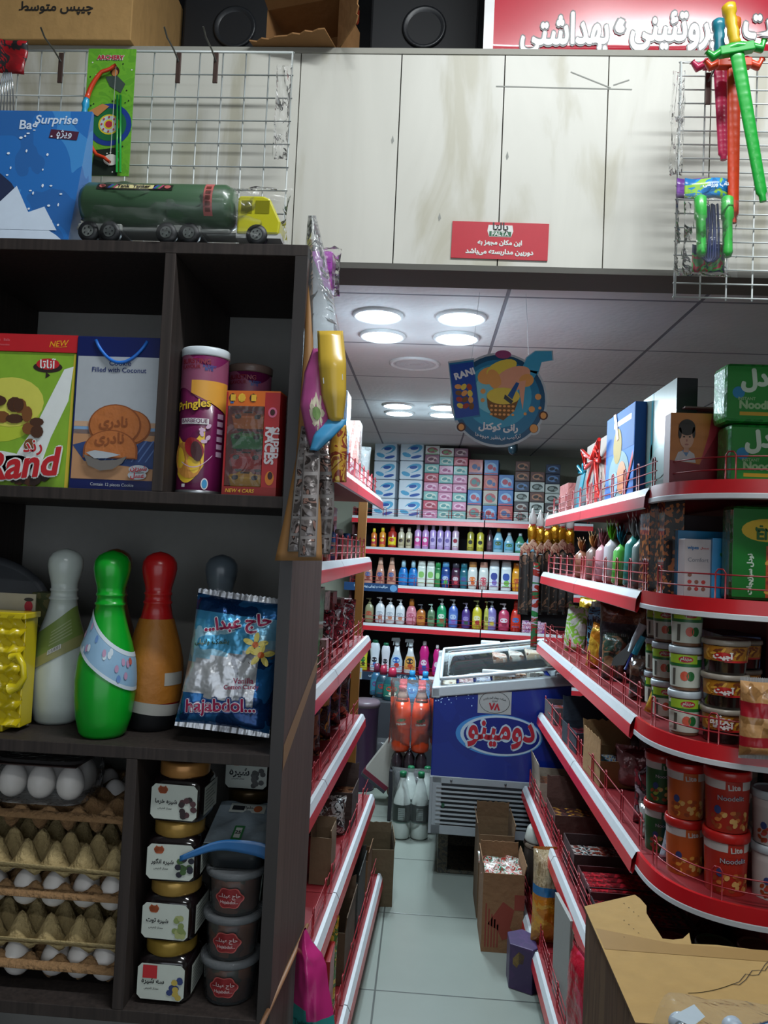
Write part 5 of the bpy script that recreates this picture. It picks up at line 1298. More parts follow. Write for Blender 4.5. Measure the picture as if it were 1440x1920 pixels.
cols = [(165, 310, ['roll'] * 4, .148), (325, 475, ['roll'] * 4, .15),
        (482, 572, ['pink', 'rose', 'teal', 'pink', 'rose', 'teal', 'mauve', 'white'], .072), (572, 660, ['teal', 'teal', 'pink', 'pink', 'teal', 'pink', 'teal', 'white'], .070), (662, 748, ['teal', 'pink', 'teal', 'pink', 'pink', 'teal', 'rose', 'mauve'], .070),
        (755, 842, ['floral', 'blue', 'floral', 'red'], .118), (850, 940, ['blue', 'floral', 'red', 'blue'], .118), (945, 1036, ['red', 'blue', 'blue'], .120),
        (1045, 1132, ['silver', 'black', 'silver', 'navy', 'brown', 'brown'], .078), (1140, 1226, ['silver', 'silver', 'brown', 'silver', 'brown'], .078), (1234, 1320, ['silver', 'black', 'silver', 'silver', 'navy', 'navy'], .075)]
for c, (a, b_, ks, hh) in enumerate(cols):
    x, y = back_pos((a + b_) / 2, 480, .05); w = (b_ - a) / 3.2727 * _ph * .98
    for k, kd in enumerate(ks):
        what = 'white and blue toilet roll pack' if kd == 'roll' else {'teal': 'teal', 'pink': 'pink', 'rose': 'rose red', 'white': 'whitish', 'mauve': 'mauve', 'red': 'red', 'blue': 'blue', 'floral': 'flowery', 'black': 'black', 'silver': 'silver', 'brown': 'brown', 'navy': 'navy'}[kd] + ' tissue box'
        lab = '%s, %s up in the %s stack from the yellow post' % (what, ORD[k], ORD[c])
        tissue(kd, w, .26, hh - .004, lab, (x, y, BZ[0] + k * (hh - .001) + .001), ('toilet roll packs' if kd == 'roll' else 'tissue boxes') + ' on the top back shelf')
# bottles: (zx, zy_top, zy_bottom, zwidth, kind, body, cap, label colours, colour words)
R2 = [(190, 538, 655, 38, 'tube', '#c8702c', '#d9c42c', ('#a8283c', '#d9c42c'), 'orange bottle with a yellow cap'), (243, 535, 660, 42, 'tube', '#d08a2c', '#d9c42c', ('#b8382c', '#d9b43c'), 'amber bottle with a yellow cap'), (303, 530, 665, 56, 'tube', '#9c2c24', '#a82c20', ('#d9c41c', '#a82c2c'), 'red bottle with a round yellow label')]
for i, x in enumerate((358, 405)): R2.append((x, 540, 672, 42, 'tube', '#c0b8a0', '#b8b0a0', ('#a89c7c', '#3c2c20'), 'cream bottle with a dark seal'))
for i, x in enumerate((460, 507)): R2.append((x, 528, 682, 44, 'tube', '#b08cc0', '#c8b8c8', ('#c0488c', '#d8d0d8'), 'pink and white bottle'))
for i, x in enumerate((553, 598, 643)): R2.append((x, 530, 690, 42, 'tube', '#a890c8', '#b8b0c8', ('#b8a8d0', '#6c5c9c'), 'lilac bottle'))
R2 += [(692, 530, 692, 44, 'tube', '#b8a0b8', '#c0b0b8', ('#d0ccd0', '#8c2038'), 'pale bottle with a dark red heart'), (785, 548, 700, 44, 'tube', '#8c8838', '#3c3c34', ('#b0a43c', '#2c2c20'), 'olive bottle with a dark cap'), (845, 552, 702, 46, 'tube', '#b0a83c', '#3c3c34', ('#c8c04c', '#1c1c18'), 'yellow bottle with a dark crest'),
       (903, 560, 700, 38, 'tube', '#3c2c34', '#2c2428', ('#4c3440', '#6c5058'), 'dark plum bottle'), (955, 555, 706, 62, 'tri', '#8cb8c8', '#d0a02c', ('#4c8cb0', '#3c5c2c'), 'pale blue bottle with an orange cap'), (1022, 585, 710, 62, 'tri', '#8cb0c0', '#b8c8d0', ('#5c9cb8', '#3c6c34'), 'pale blue bottle with a green picture'),
       (1090, 588, 712, 62, 'tri', '#3c7c5c', '#b8c8d0', ('#7cb0c4', '#2c5c2c'), 'green and pale blue bottle'), (1152, 590, 714, 56, 'tri', '#5ca0c8', '#b8c8d0', ('#7cc0d8', '#3c7cb0'), 'sky blue bottle')]
R3 = [(165, 725, 888, 62, 'lotion', '#c08c78', '#c89c88', ('#b87c68', '#4c5c8c', '#7c3c34'), 'peach lotion bottle'), (238, 725, 892, 62, 'lotion', '#c08c78', '#c89c88', ('#b87c68', '#4c5c8c', '#7c3c34'), 'peach lotion bottle'), (308, 725, 896, 62, 'lotion', '#c08c78', '#c89c88', ('#b87c68', '#4c5c8c', '#7c3c34'), 'peach lotion bottle'),
      (380, 745, 902, 62, 'squirt', '#1c68b0', '#9cc0d0', ('#1c7cc0', '#2c58a0'), 'blue bottle with a pale top'), (440, 748, 905, 60, 'squirt', '#1c68b0', '#9cc0d0', ('#1c7cc0', '#2c58a0'), 'blue bottle with a pale top'),
      (492, 752, 910, 52, 'block', '#c8d4cc', '#d4dcd4', ('#ccd8cc', '#7cb05c'), 'white bottle with a green leaf'), (548, 755, 914, 52, 'block', '#c8d4cc', '#d4dcd4', ('#ccd8cc', '#7cb05c'), 'white bottle with a green leaf'), (592, 760, 912, 36, 'block', '#1c6c38', '#2c8c4c', ('#207840', '#8cc07c'), 'dark green bottle'),
      (640, 760, 918, 56, 'shampoo', '#1c3c7c', '#5c9ccc', ('#2c4c9c', '#a8b8d0', '#4cac44'), 'navy bottle with a sky blue cap'), (702, 768, 922, 54, 'shampoo', '#3c1c34', '#3c3c48', ('#5c1c34', '#c8b8c0', '#b83444'), 'dark maroon bottle'), (752, 770, 926, 50, 'shampoo', '#1c5c6c', '#2c6c7c', ('#206878', '#3c4c8c'), 'teal bottle'),
      (806, 765, 932, 60, 'shampoo', '#ccd0cc', '#d89c5c', ('#d0d0cc', '#d8702c', '#c85c2c'), 'white bottle with an orange fruit'), (873, 768, 936, 60, 'shampoo', '#ccd0cc', '#d8a08c', ('#d0d0cc', '#c04c5c', '#c8606c'), 'white bottle with a pink fruit'),
      (938, 758, 940, 62, 'block', '#d0d8dc', '#dce0e4', ('#d4dce0', '#2c3c8c', '#7c6cb8'), 'white bottle with a violet swirl'), (1012, 762, 942, 64, 'block', '#d0d8dc', '#dce0e4', ('#d4dce0', '#2c4c9c', '#6cb04c'), 'white bottle with a green swirl'), (1078, 775, 948, 60, 'shampoo', '#d08c1c', '#c8701c', ('#d8981c', '#b84c1c'), 'orange bottle')]
R4 = [(182, 965, 1120, 56, 'pump', '#8c8c6c', '#7c7858', ('#8c8464', '#a85038'), 'olive pump bottle')]
for x in (248, 310, 372): R4.append((x, 965 + (x - 248) * .06, 1130, 60, 'pump', '#d0d4d8', '#dce0e4', ('#d4d8dc', '#a8b0b8', '#b87c60'), 'white pump bottle'))
R4 += [(440, 978, 1138, 68, 'squirt', '#c87c8c', '#b8702c', ('#d08c9c', '#b85c74'), 'rosy bottle with a brown cap'), (500, 1005, 1138, 58, 'pump', '#a8642c', '#3c3c44', ('#c07c34', '#8c3c1c'), 'amber pump bottle'), (562, 1003, 1142, 48, 'pump', '#5c7c5c', '#8ca49c', ('#6c8c68', '#3c5c3c'), 'clear green pump bottle'),
       (625, 975, 1152, 60, 'pump', '#1c8c5c', '#c8d0d0', ('#249c68', '#c8d4c8', '#8c5c3c'), 'green pump bottle'), (697, 980, 1158, 60, 'pump', '#4c6cb8', '#c8d0d8', ('#5878c0', '#a8bcd8', '#7c5cac'), 'blue pump bottle'), (775, 1002, 1162, 54, 'pump', '#4c347c', '#a8a0c0', ('#543c88', '#8c7cb8', '#2c4c3c'), 'purple pump bottle'),
       (843, 988, 1168, 60, 'pump', '#c0b42c', '#a8ac6c', ('#c8bc34', '#d8d4b0', '#a8342c'), 'yellow pump bottle'), (900, 992, 1170, 30, 'pump', '#b0b050', '#a8a860', ('#b8b85c', '#7c7c34'), 'narrow yellow-green pump bottle'), (932, 994, 1176, 60, 'pump', '#7c74b0', '#9ca8b0', ('#8880b8', '#b8b4d0', '#c8b03c'), 'lavender pump bottle'),
       (1008, 1010, 1180, 68, 'pump', '#b83c60', '#d8d0d8', ('#c04868', '#dcd0d8', '#8c1c40'), 'raspberry pump bottle'), (1080, 995, 1182, 64, 'squirt', '#c0281c', '#c03024', ('#c8341c', '#3c6cb0'), 'red bottle')]
R5 = [(158, 1205, 1395, 62, 'cream', '#c0c02c', '#2c8c4c', ('#ccc838', '#1c6c34', '#2c3c1c'), 'yellow bottle with a green cap'), (228, 1205, 1400, 66, 'cream', '#d0d8e0', '#1c6c4c', ('#d4dce4', '#24242c', '#3c74b8'), 'white and blue cream cleaner bottle'), (294, 1222, 1402, 58, 'cream', '#d4d4dc', '#1c6c4c', ('#d8d4dc', '#2c2c34', '#b8506c'), 'white and pink cream cleaner bottle'),
      (362, 1195, 1410, 80, 'spray', '#ccd4dc', '#b8c0c4', ('#b0c8dc', '#1c58a8', '#b83c34'), 'blue-labelled trigger spray bottle'), (445, 1200, 1412, 80, 'spray', '#d0d4d8', '#b8c0c4', ('#d8a04c', '#24242c', '#c0542c'), 'orange-labelled trigger spray bottle'),
      (530, 1215, 1420, 74, 'dish', '#c8247c', '#d8d0d4', ('#b82878', '#d8c8d4', '#2c4c9c'), 'large magenta dish soap bottle'), (608, 1212, 1400, 60, 'dish', '#c8247c', '#d8d0d4', ('#b82878', '#d8c8d4', '#2c4c9c'), 'magenta dish soap bottle behind the freezer'), (668, 1225, 1400, 40, 'dish', '#b82474', '#d8d0d4', ('#b82878', '#2c4c9c'), 'small magenta bottle'), (702, 1225, 1400, 36, 'dish', '#b82474', '#d8d0d4', ('#b82878', '#2c4c9c'), 'small magenta bottle')]
for i, row in ((1, R2), (2, R3), (3, R4), (4, R5)):
    seen = {}
    for k, (zx, z0, z1, zw, kind, body, cap, lab, words_) in enumerate(row):
        x, y = back_pos(zx, z1, .055 + (zw / 3.2727 * _ph) * .3)
        h = bh(z1 - z0) * 1.0; h = min(h, (BZ[i - 1] - BZ[i]) - .03) if i else h
        goods(kind, zw / 3.2727 * _ph * .97, h, body, cap, lab, '%s, %s from the post on the %s back shelf' % (words_, ORD[k], SN[i]), (x, y, BZ[i] + .0006), rz=-BB, group='bottles on the %s back shelf' % SN[i])
# small pink packets and a white price card
for k in range(4):
    x, y = back_pos(1140 + k * 36, 1180, .05)
    pbox('soap_box', '%s small pink soap box past the red bottle on the fourth back shelf' % ORD[k], 'soap', (x, y, BZ[3]), .05, .08, .085 - .008 * (k % 2), pmat(['#c87c98', '#d8c8d8', '#8c4c8c', '#d8a8b8'], 26, k, .35), None, -BB)
# shelf-front strips with writing
def strip(label, z0x, z1x, tier, c, words_, logo=False):
    (x0, y0), (x1, y1) = BP(640 + z0x / 3.2727, -.034), BP(640 + z1x / 3.2727, -.034)
    t = thing('shelf_sign', label, 'shelf sign', ((x0 + x1) / 2, (y0 + y1) / 2, BZ[tier] - .052), -BB); L_ = math.hypot(x1 - x0, y1 - y0)
    MB().box(-L_ / 2, L_ / 2, -.002, 0, 0, .062).build('strip', mat(c, .4), t)
    b = MB(); f = plane_fn(-.002, .0005); b.text(fa(words_), f, 0, .036, w=L_ * .62, m=0, bold=.05)
    if logo:
        b.text(fa('شرکت یونیلیور'), f, 0, .052, w=L_ * .2, m=0, bold=.04); b.ell(f, L_ * .41, .031, .036, .034, 0, 1); b.ell(f, L_ * .41, .031, .031, .030, 1, 2); b.text('Cif', f, L_ * .41, .031, w=.046, m=0, bold=.06, lift=4); b.rect(f, -L_ * .49, -L_ * .42, -.0, .085, 0, 1); b.rect(f, -L_ * .475, -L_ * .455, .01, .07, 2, 2); b.rect(f, -L_ * .45, -L_ * .43, .01, .055, 3, 2)
    else: b.ell(f, L_ * .42, .03, .028, .026, 2, 1)
    b.build('printed_strip', [mat('#a8b8c8', .4), mat('#243c3c', .4), mat('#5c8cb8', .4), mat('#c8b070', .4)], t)
strip('dark blue Persian shelf strip at the end of the third back shelf', 20, 350, 2, '#1c3c64', 'مراقبت و زیبایی پوست شما')
strip('slate shelf strip with a round cleaner logo on the fifth back shelf', 125, 505, 4, '#27384c', 'پاک کننده سریع و بهداشتی', True)
# foot of the shelving: bottles, bin, packs on the floor
p = Z(718, 1452, .0)
post = MB().box(-.022, .022, -.022, .022, 0, 1.98); q = W(667, 1250, 4.05)
tag(post.build('wooden_post', mat('#8a5a1c', .6, bump=.2, bs=20), None, bevel=.003), 'ochre wooden post between the near shelving and the back shelves', 'post', loc=(q.x, 4.05, 0))
# ------------------------------------------------------------------ freezer, crates, floor goods
FZR = math.radians(-2.5)
p0 = W(803, 1562, 3.82)
FY = 3.82; zb_ = W(803, 1562, FY).z; x0 = p0.x
wF = W(1055, 1500, FY).x - x0 + .02; LF_ = 1.16
zl = W(803, 1288, FY).z; zr = W(1042, 1262, FY).z; zmid = W(803, 1455, FY).z
fz = thing('chest_freezer', 'blue ice cream chest freezer with sliding glass lids on top', 'freezer', (x0, FY, 0), FZR)
BLUE = pmat(['#0e2272', '#102678'], 3, 1, .3, coat=.2); GREYM = mat('#9a9ea2', .35, .2); LIDM = mat('#b4babe', .35, .2)
def rail(x): return zl + (zr - zl) * x / wF
b = MB(); b.prism([(0, zmid), (wF, zmid), (wF, zr - .05), (0, zl - .05)], LF_, 0, Matrix(((1, 0, 0, 0), (0, 0, -1, LF_), (0, 1, 0, 0), (0, 0, 0, 1)))); b.build('body', BLUE, fz, bevel=.004)
b = MB(); b.box(.004, wF - .004, .004, LF_ - .004, zb_, zmid).box(-.002, wF + .002, -.003, LF_, zb_ - .0, zb_ + .045).box(-.002, wF + .002, -.003, LF_, zmid - .03, zmid + .004).box(-.002, .055, -.003, .02, zb_, zmid).box(-.003, .012, -.005, .3, zb_, zmid)
b.build('base_panel', GREYM, fz, bevel=.003)
b = MB(); b.box(.055, wF - .03, -.001, .003, zb_ + .045, zmid - .03, 1)
ns = 9; hh = (zmid - .03 - zb_ - .05) / ns
for i in range(ns): b.box(.03, wF - .04, -.007, .0, zb_ + .052 + i * hh, zb_ + .052 + i * hh + hh * .36, 0)
b.build('vent_grille', [mat('#a6aaae', .35, .3), mat('#1c1e22', .6)], fz)
b = MB()
for x in (.1, .36): b.sphere((x, -.004, zmid - .013), .006, 0, 8, 6)
b.ell(plane_fn(-.0072), .065, zb_ + .14, .008, .012, 1, 1); b.build('screws', [mat('#6a6c70', .3, .8), mat('#1c4a34', .5)], fz)
# lid frame
b = MB(); Mf = Matrix(((1, 0, 0, 0), (0, 0, -1, LF_), (0, 1, 0, 0), (0, 0, 0, 1)))
b.prism([(-.012, zl - .05), (wF + .012, zr - .05), (wF + .012, zr), (-.012, zl)], .05, 0, Matrix.Translation((0, -LF_ + .05 - .008, 0)) @ Mf)
b.prism([(-.012, zl - .05), (wF + .012, zr - .05), (wF + .012, zr + .03), (-.012, zl + .03)], .05, 0, Matrix.Translation((0, 0, 0)) @ Mf)
b.box(-.012, .03, -.008, LF_, zl - .05, zl).box(wF - .075, wF + .012, -.008, LF_, zr - .05, zr + .004)
b.build('lid_frame', LIDM, fz, bevel=.006)
GL = film('#e8f4f4', .02, .10, .03, 0.0)
def gz(x, y, k=0): return rail(x) + .012 + k + .085 * math.sin(PI * min(1, max(0, (y / LF_)))) ** .8 * .9
for nme, a, c, k in (('front_lid', .02, .62, .012), ('rear_lid', .48, 1.12, 0.0)):
    MB().grid(lambda u, v: (.03 + (wF - .1) * u, a + (c - a) * v, gz(.03 + (wF - .1) * u, a + (c - a) * v, k)), 8, 10, 0).build(nme, GL, fz, solid=.004); lo_ = bpy.data.objects[nme]
    b = MB()
    ring = [(.03 + (wF - .1) * u, a + (c - a) * v) for u, v in [(i / 8, 0) for i in range(8)] + [(1, i / 8) for i in range(8)] + [(1 - i / 8, 1) for i in range(8)] + [(0, 1 - i / 8) for i in range(8)]]
    b.tube([(x, y, gz(x, y, k + .003)) for x, y in ring], .009, 8, 0, closed=True); b.build('lid_trim', mat('#c4c9cc', .35, .2), lo_)
b = MB(); xh = .3; b.box(xh - .07, xh + .09, .02, .05, gz(xh, .03) + .0, gz(xh, .03) + .028); b.build('handle', mat('#ccd0d2', .35), fz, bevel=.006); b = MB(); b.box(xh - .05, xh + .07, 1.06, 1.12, gz(xh, 1.1), gz(xh, 1.1) + .04); b.build('handle', mat('#ccd0d2', .35), fz, bevel=.006)
MB().box(.03, wF - .08, .045, LF_ - .05, zl - .049, zl - .045).build('liner_floor', mat('#3c4448', .5), fz)
# printed end panel
b = MB(); f = plane_fn(-.0, .0008); X0 = lambda px, py: (W(px, py, FY).x - x0, W(px, py, FY).z)
cx, cz = X0(935, 1378)
rx, rz_ = pxm(79, FY), pxm(38, FY)
b.ell(f, cx, cz, rx, rz_, 0, 1, 40); b.ell(f, cx + .008, cz, rx * .93, rz_ * .96, 1, 2, 40); b.ell(f, cx + .012, cz, rx * .87, rz_ * .86, 2, 3, 40)
b.text(fa('دومینو'), f, cx + .01, cz + .004, w=rx * 1.55, h=rz_ * 1.22, m=1, bold=.075, lift=4); b.text(fa('دومینو'), f, cx + .01, cz + .004, w=rx * 1.5, h=rz_ * 1.18, m=3, bold=.03, lift=6)
cx, cz = X0(927, 1316); w2, h2 = pxm(61, FY) / 2, pxm(42, FY) / 2
b.rect(f, cx - w2, cx + w2, cz - h2, cz + h2, 4, 1); b.ring(f, cx, cz, w2 * .88, w2 * .91, .72, 5, 2); b.text(fa('شرکت بیجار البرز پارس'), f, cx, cz + h2 * .38, w=w2 * 1.35, m=5, bold=.02, lift=2, arc=-3.2); b.text(fa('تبریز'), f, cx, cz + h2 * .12, w=w2 * .35, m=5, lift=2)
b.text('۷', f, cx - h2 * .22, cz - h2 * .38, h=h2 * .58, m=3, bold=.05, lift=2); b.text('۷', f, cx + h2 * .22, cz - h2 * .38, h=h2 * .58, m=3, bold=.05, lift=2, rot=PI)
rr = random.Random(8)
for k in range(40):
    a_, c_ = X0(812 + rr.random() * 75, 1305 + rr.gauss(0, 9)); s_ = .0012 + rr.random() * .0028; b.ell(f, a_, c_, s_, s_, 6, 1, 6)
b.build('printed_panel', [mat('#3c7cb8', .3), mat('#a8b8c4', .3), mat('#101f6c', .3), mat('#a01c2c', .35), mat('#9c9c9a', .5), mat('#2c2c30', .5), mat('#a8c4e4', .4)], fz)
def FP(x, y): c, s = math.cos(FZR), math.sin(FZR); return (x0 + x * c - y * s, FY + x * s + y * c)
# ice creams in the freezer
ic = [('#b8a488', 'cream-wrapped'), ('#a8785c', 'caramel-wrapped'), ('#b8b8b0', 'white-wrapped'), ('#5c8c6c', 'green-wrapped'), ('#6c7ca0', 'blue-wrapped'), ('#8c5c6c', 'berry-wrapped')]
k = 0
for j in range(5):
    for i in range(6):
        x, y = .07 + i * .085, .12 + j * .19; zz = zl - .044; hgt = (.055 if j in (0, 4) else .125) if i > 2 else .04 + .05 * (j in (1, 2, 3))
        X_, Y_ = FP(x, y); c = ic[(i * 5 + j * 2 + (i > 3) * 1) % 6 if i < 3 else (i + j) % 3]
        o = MB().box(-.036, .036, -.08, .08, 0, hgt); o = o.build('ice_cream_pack', pmat([c[0], '#c8c4bc', c[0], '#6c4c3c'], 22, (i + j) % 3, .35, coat=.3), None, bevel=.006)
        tag(o, '%s ice cream pack in the freezer, %s file across and %s row back' % (c[1], ORD[i], ORD[j]), 'ice cream', 'ice cream packs under the freezer glass', (X_, Y_, rail(x + .045) - .043), FZR)
# crates under the freezer
for px, n in ((835, 'dusty dark crate under the freezer corner beside the bottled doogh'), ):
    q = Z(872, 1640, .0); t = thing('plastic_crate', n, 'crate', (q.x, q.y, 0)); w_, d_, h_ = .28, .34, zb_ - .003
    b = MB(); b.box(-w_ / 2, -w_ / 2 + .05, 0, d_, 0, h_).box(w_ / 2 - .03, w_ / 2, 0, d_, 0, h_).box(-w_ / 2 + .05, w_ / 2 - .03, d_ - .02, d_, 0, h_).box(-w_ / 2 + .05, w_ / 2 - .03, 0, d_, 0, .02).box(-w_ / 2 + .05, w_ / 2 - .03, 0.0, d_, h_ - .012, h_); b.build('frame', pmat(['#4a463c', '#5c5648', '#3a3a38'], 30, 2, .9), t, bevel=.004)
    t2 = thing('plastic_crate', 'dark crate under the far end of the freezer', 'crate', (*FP(.33, .85), 0)); MB().box(-.28, .28, -.1, .16, 0, zb_ - .003).build('block', mat('#26282c', .7), t2)
    t3 = thing('support_block', 'brick-coloured block under the freezer behind the tall cartons', 'block', (*FP(.55, .1), 0)); MB().box(-.06, .08, -.08, .1, 0, zb_ - .003).build('block', mat('#5a2c22', .8), t3)

# bottle pack of orange soda standing on a dark crate
Yp = 4.62; q = W(768, 1413, Yp)
t0 = thing('drink_crate', 'dark film-wrapped crate of drinks under the orange soda pack', 'crate', (q.x, 4.60, 0))
b = MB()
zt_ = q.z
b.box(-.115, .11, 0, .18, .0, zt_ - .10).build('crate', mat('#26242a', .6), t0, bevel=.006)
for i in range(3):
    for j in range(2): MB().lathe([(.030, 0), (.034, .01), (.034, .05), (.014, .085), (.012, .094)], 16, 0, c=(-.075 + i * .072, .045 + j * .085, zt_ - .098)).build('bottle_top', mat('#2a1c22', .3, coat=.5), t0)
OR = mat('#d4431a', .25, coat=.5, var=.1)
def soda(label, x, y, z):
    t = thing('soda_bottle', label, 'bottle', (x, y, z), 0, 'orange soda bottles in the shrink pack'); s = .031; k = 1.22; t.scale = (1.66, 1.66, 1.38)
    MB().lathe([(.026, 0), (.032, .008), (.0335, .03), (.031, .05), (.0335, .07), (.0335, .15), (.032, .175), (.024, .212)], 20, 0).build('drink', OR, t)
    MB().lathe([(.024, .212), (.016, .24), (.0125, .255), (.0125, .262)], 20, 0).build('bottle', film('#f0c8b0', .35, .2, .1, 0), t)
    MB().lathe([(.0145, .255), (.0145, .276), (.012, .278)], 14, 0).build('cap', mat('#b8323a', .4), t)
    b = MB(); f = cyl_fn(.0338); b.grid(lambda u, v: f(-.045 + .09 * u, .1 + .05 * v, 1), 12, 2, 0); b.ell(f, 0, .138, .016, .006, 1, 2, 12, .2); b.text('Mirinda', f, 0, .122, w=.034, m=2, bold=.06, lift=3, rot=.15); b.build('label', [mat('#c8401c', .3), mat('#2c6c2c', .4), mat('#d8c8b8', .4)], t)
    return t
k = 0
for j in range(2):
    for i in range(2):
        X_, Y_ = q.x - .058 + i * .116, Yp + .06 + j * .116
        n = ('%s orange soda bottle across the near row of the shrink-wrapped pack' if j == 0 else '%s orange soda bottle across the hidden row of the shrink-wrapped pack') % ORD[i]
        if k == 0: so = soda(n, X_, Y_, zt_)
        else: dup(so, (X_, Y_, zt_), n, group='orange soda bottles in the shrink pack')
        k += 1
g = pouch_geo(.27, .42, .26, 31, wr=.006); b = MB()
for side in (-1, 1): b.grid(lambda a, c: g(a * 2 - 1, c * 2 - 1, side), 20, 24, 0, True, side > 0)
tag(b.build('shrink_wrap', film('#ffffff', .06, .14, .08, .5, 24)), 'clear shrink wrap around the four orange soda bottles', 'plastic wrap', loc=(q.x, Yp + .105, zt_ + .002))
for k_, px in enumerate((769, 798)):
    w_ = W(px, 1290, 4.6); goods('small', .09, .21, '#2c88c0', '#3c9cd8', ('#3c98d0', '#1c6cb0'), ['blue-capped bottle rising behind the orange soda pack', 'second blue-capped bottle behind the soda pack, against the freezer'][k_], (w_.x, 5.37, .5505))
# stand carrying the goods beside the bin
t = thing('display_step', 'low white display step on the floor under the cleaning bottles', 'stand', (W(735, 1400, 5.3).x, 5.3, 0)); MB().box(-.16, .35, .0, .5, 0, .55).build('block', mat('#33343a', .6), t, bevel=.004)
# doogh bottles
def doogh(label, px, py, first=[None], z=0):
    q = Z(px, py, 0)
    if first[0]: return dup(first[0], (q.x, q.y, z), label)
    t = thing('milk_drink_bottle', label, 'bottle', (q.x, q.y, 0)); H = pxm(120, q.y); r = .05
    MB().lathe([(r * .8, 0), (r, .012), (r, .08), (r * .96, .15), (r * .93, .2), (r * .55, H * .78), (r * .33, H * .88), (r * .32, H * .93)], 24, 0).build('body', mat('#c2c8c2', .25, coat=.6, var=.1), t)
    MB().lathe([(r * .38, H * .92), (r * .38, H * .99), (r * .3, H)], 18, 0).build('cap', mat('#14603c', .4), t)
    b = MB(); f = cyl_fn(r * .985); b.grid(lambda u, v: f(-.07 + .14 * u, .095 + .095 * v, 2), 16, 3, 0); b.grid(lambda u, v: f(-.018 + .036 * u, .11 + .065 * v, 4), 6, 2, 1)
    for i in range(6): b.grid(lambda u, v: f(-.015 + .03 * u, .115 + i * .01 + .002 * v, 5), 5, 1, 0)
    b.grid(lambda u, v: f(-.07 + .14 * u, .092 + .006 * v, 3), 16, 1, 2); b.build('label', [mat('#2c3430', .4), mat('#8c9490', .4), mat('#5c746c', .4)], t)
    first[0] = t; return t
doogh('green-capped milk drink bottle at the outer corner of the freezer pack', 751, 1570)
doogh('green-capped milk drink bottle touching the freezer, front of its pack', 785, 1571)
doogh('green-capped milk drink bottle in the second row of the freezer-side pack, aisle side', 766, 1557)
doogh('green-capped milk drink bottle in the second row of the pack, against the freezer', 797, 1558)
qq = Z(768, 1570, 0); g = pouch_geo(.25, .36, .26, 33, wr=.008); b = MB()
for side in (-1, 1): b.grid(lambda a, c: g(a * 2 - 1, c * 2 - 1, side), 20, 24, 0, True, side > 0)
tag(b.build('shrink_wrap', film('#ffffff', .05, .14, .08, .5, 20)), 'clear wrinkled wrap around the green-capped milk drink bottles', 'plastic wrap', loc=(qq.x + .01, qq.y + .07, .002))
# six small bottles in a green tray
q = Z(712, 1478, .0); t = thing('bottle_tray', 'green and brown cardboard tray holding small white-capped bottles', 'tray', (q.x, q.y, 0))
b = MB(); b.box(-.10, .1, 0, .004, 0, .065).box(-.1, .1, .16, .164, 0, .065).box(-.1, -.096, 0, .164, 0, .065).box(.096, .1, 0, .164, 0, .065).box(-.1, .1, 0, .164, 0, .004); b.build('tray', card('#6a5a38'), t)
b = MB(); f = plane_fn(0); b.shape(f, [(-.09, .01), (.06, .008), (.09, .05), (0, .058), (-.09, .045)], 0); b.build('printed_side', mat('#4c7c3c', .6), t)
for j in range(2):
    for i in range(3):
        n = '%s small green-topped bottle across the %s row of the cardboard tray' % (ORD[i], ['front', 'rear'][j])
        goods('tube', .052, .2, '#b4b4a4', '#8c9c7c', ('#c0c0b8', '#8c8c80'), n, (q.x - .063 + i * .06, q.y + .045 + j * .065, .0055), group='small bottles in the green tray')
g = pouch_geo(.2, .25, .12, 35, wr=.005); b = MB()
for side in (-1, 1): b.grid(lambda a, c: g(a * 2 - 1, c * 2 - 1, side), 14, 16, 0, True, side > 0)
tag(b.build('shrink_wrap', film('#ffffff', .04, .14, .08, .5, 24)), 'clear wrap over the small bottles in the green cardboard tray', 'plastic wrap', loc=(q.x, q.y + .08, .066))
# purple bin
q = W(684, 1445, 4.35); t = thing('plastic_bin', 'tall purple plastic bin with a greyish lid beside the near shelving', 'bin', (W(680, 1440, 5.18).x, 5.18, 0))
zt2 = W(684, 1312, 5.18).z
MB().lathe([(.075, 0), (.082, .02), (.090, zt2 - .05), (.094, zt2 - .045), (.094, zt2 - .03)], 32, 0).build('body', mat('#4c3050', .4), t)
MB().lathe([(.097, zt2 - .04), (.099, zt2 - .012), (.088, zt2), (.003, zt2 + .004)], 32, 0).build('lid', mat('#6c5c64', .4), t)
# detergents on the step
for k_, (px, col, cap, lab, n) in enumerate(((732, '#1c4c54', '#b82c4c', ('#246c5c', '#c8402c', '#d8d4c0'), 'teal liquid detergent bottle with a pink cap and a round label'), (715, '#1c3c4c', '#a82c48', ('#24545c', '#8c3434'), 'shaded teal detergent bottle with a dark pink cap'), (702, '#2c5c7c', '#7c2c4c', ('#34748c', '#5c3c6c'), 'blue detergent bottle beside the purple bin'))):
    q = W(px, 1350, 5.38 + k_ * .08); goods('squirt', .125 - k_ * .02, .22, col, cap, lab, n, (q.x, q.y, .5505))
q = W(731, 1335, 4.975); 
# leaning white and maroon box between bin and soda
q = W(722, 1400, 4.86); t = thing('leaning_carton', 'white carton with a maroon edge leaning behind the orange soda pack', 'cardboard box', (q.x - .14, 4.86, .03)); t.rotation_euler = (0, .62, 0)
MB().box(-.09, .09, 0, .08, .12, .40, 0).box(-.0905, .0905, -.0005, .0805, .12, .17, 1).box(-.091, .091, -.001, .081, .1195, .14, 2).build('carton', [mat('#a8a29a', .5), mat('#6c1c30', .5), mat('#33363c', .5)], t, bevel=.002)
# cloth bundle at the foot
q = Z(740, 1500, 0); t = thing('onion_net', 'brown netted bag lying behind the milk drink bottles', 'bag', (q.x, q.y + .02, .0)); MB().sphere((0, 0, .05), .055, 0, 18, 12, (1, .9, .9)).build('bag', pmat(['#6c4030', '#8c6048', '#a88870'], 60, 3, .7, kind='w'), t)

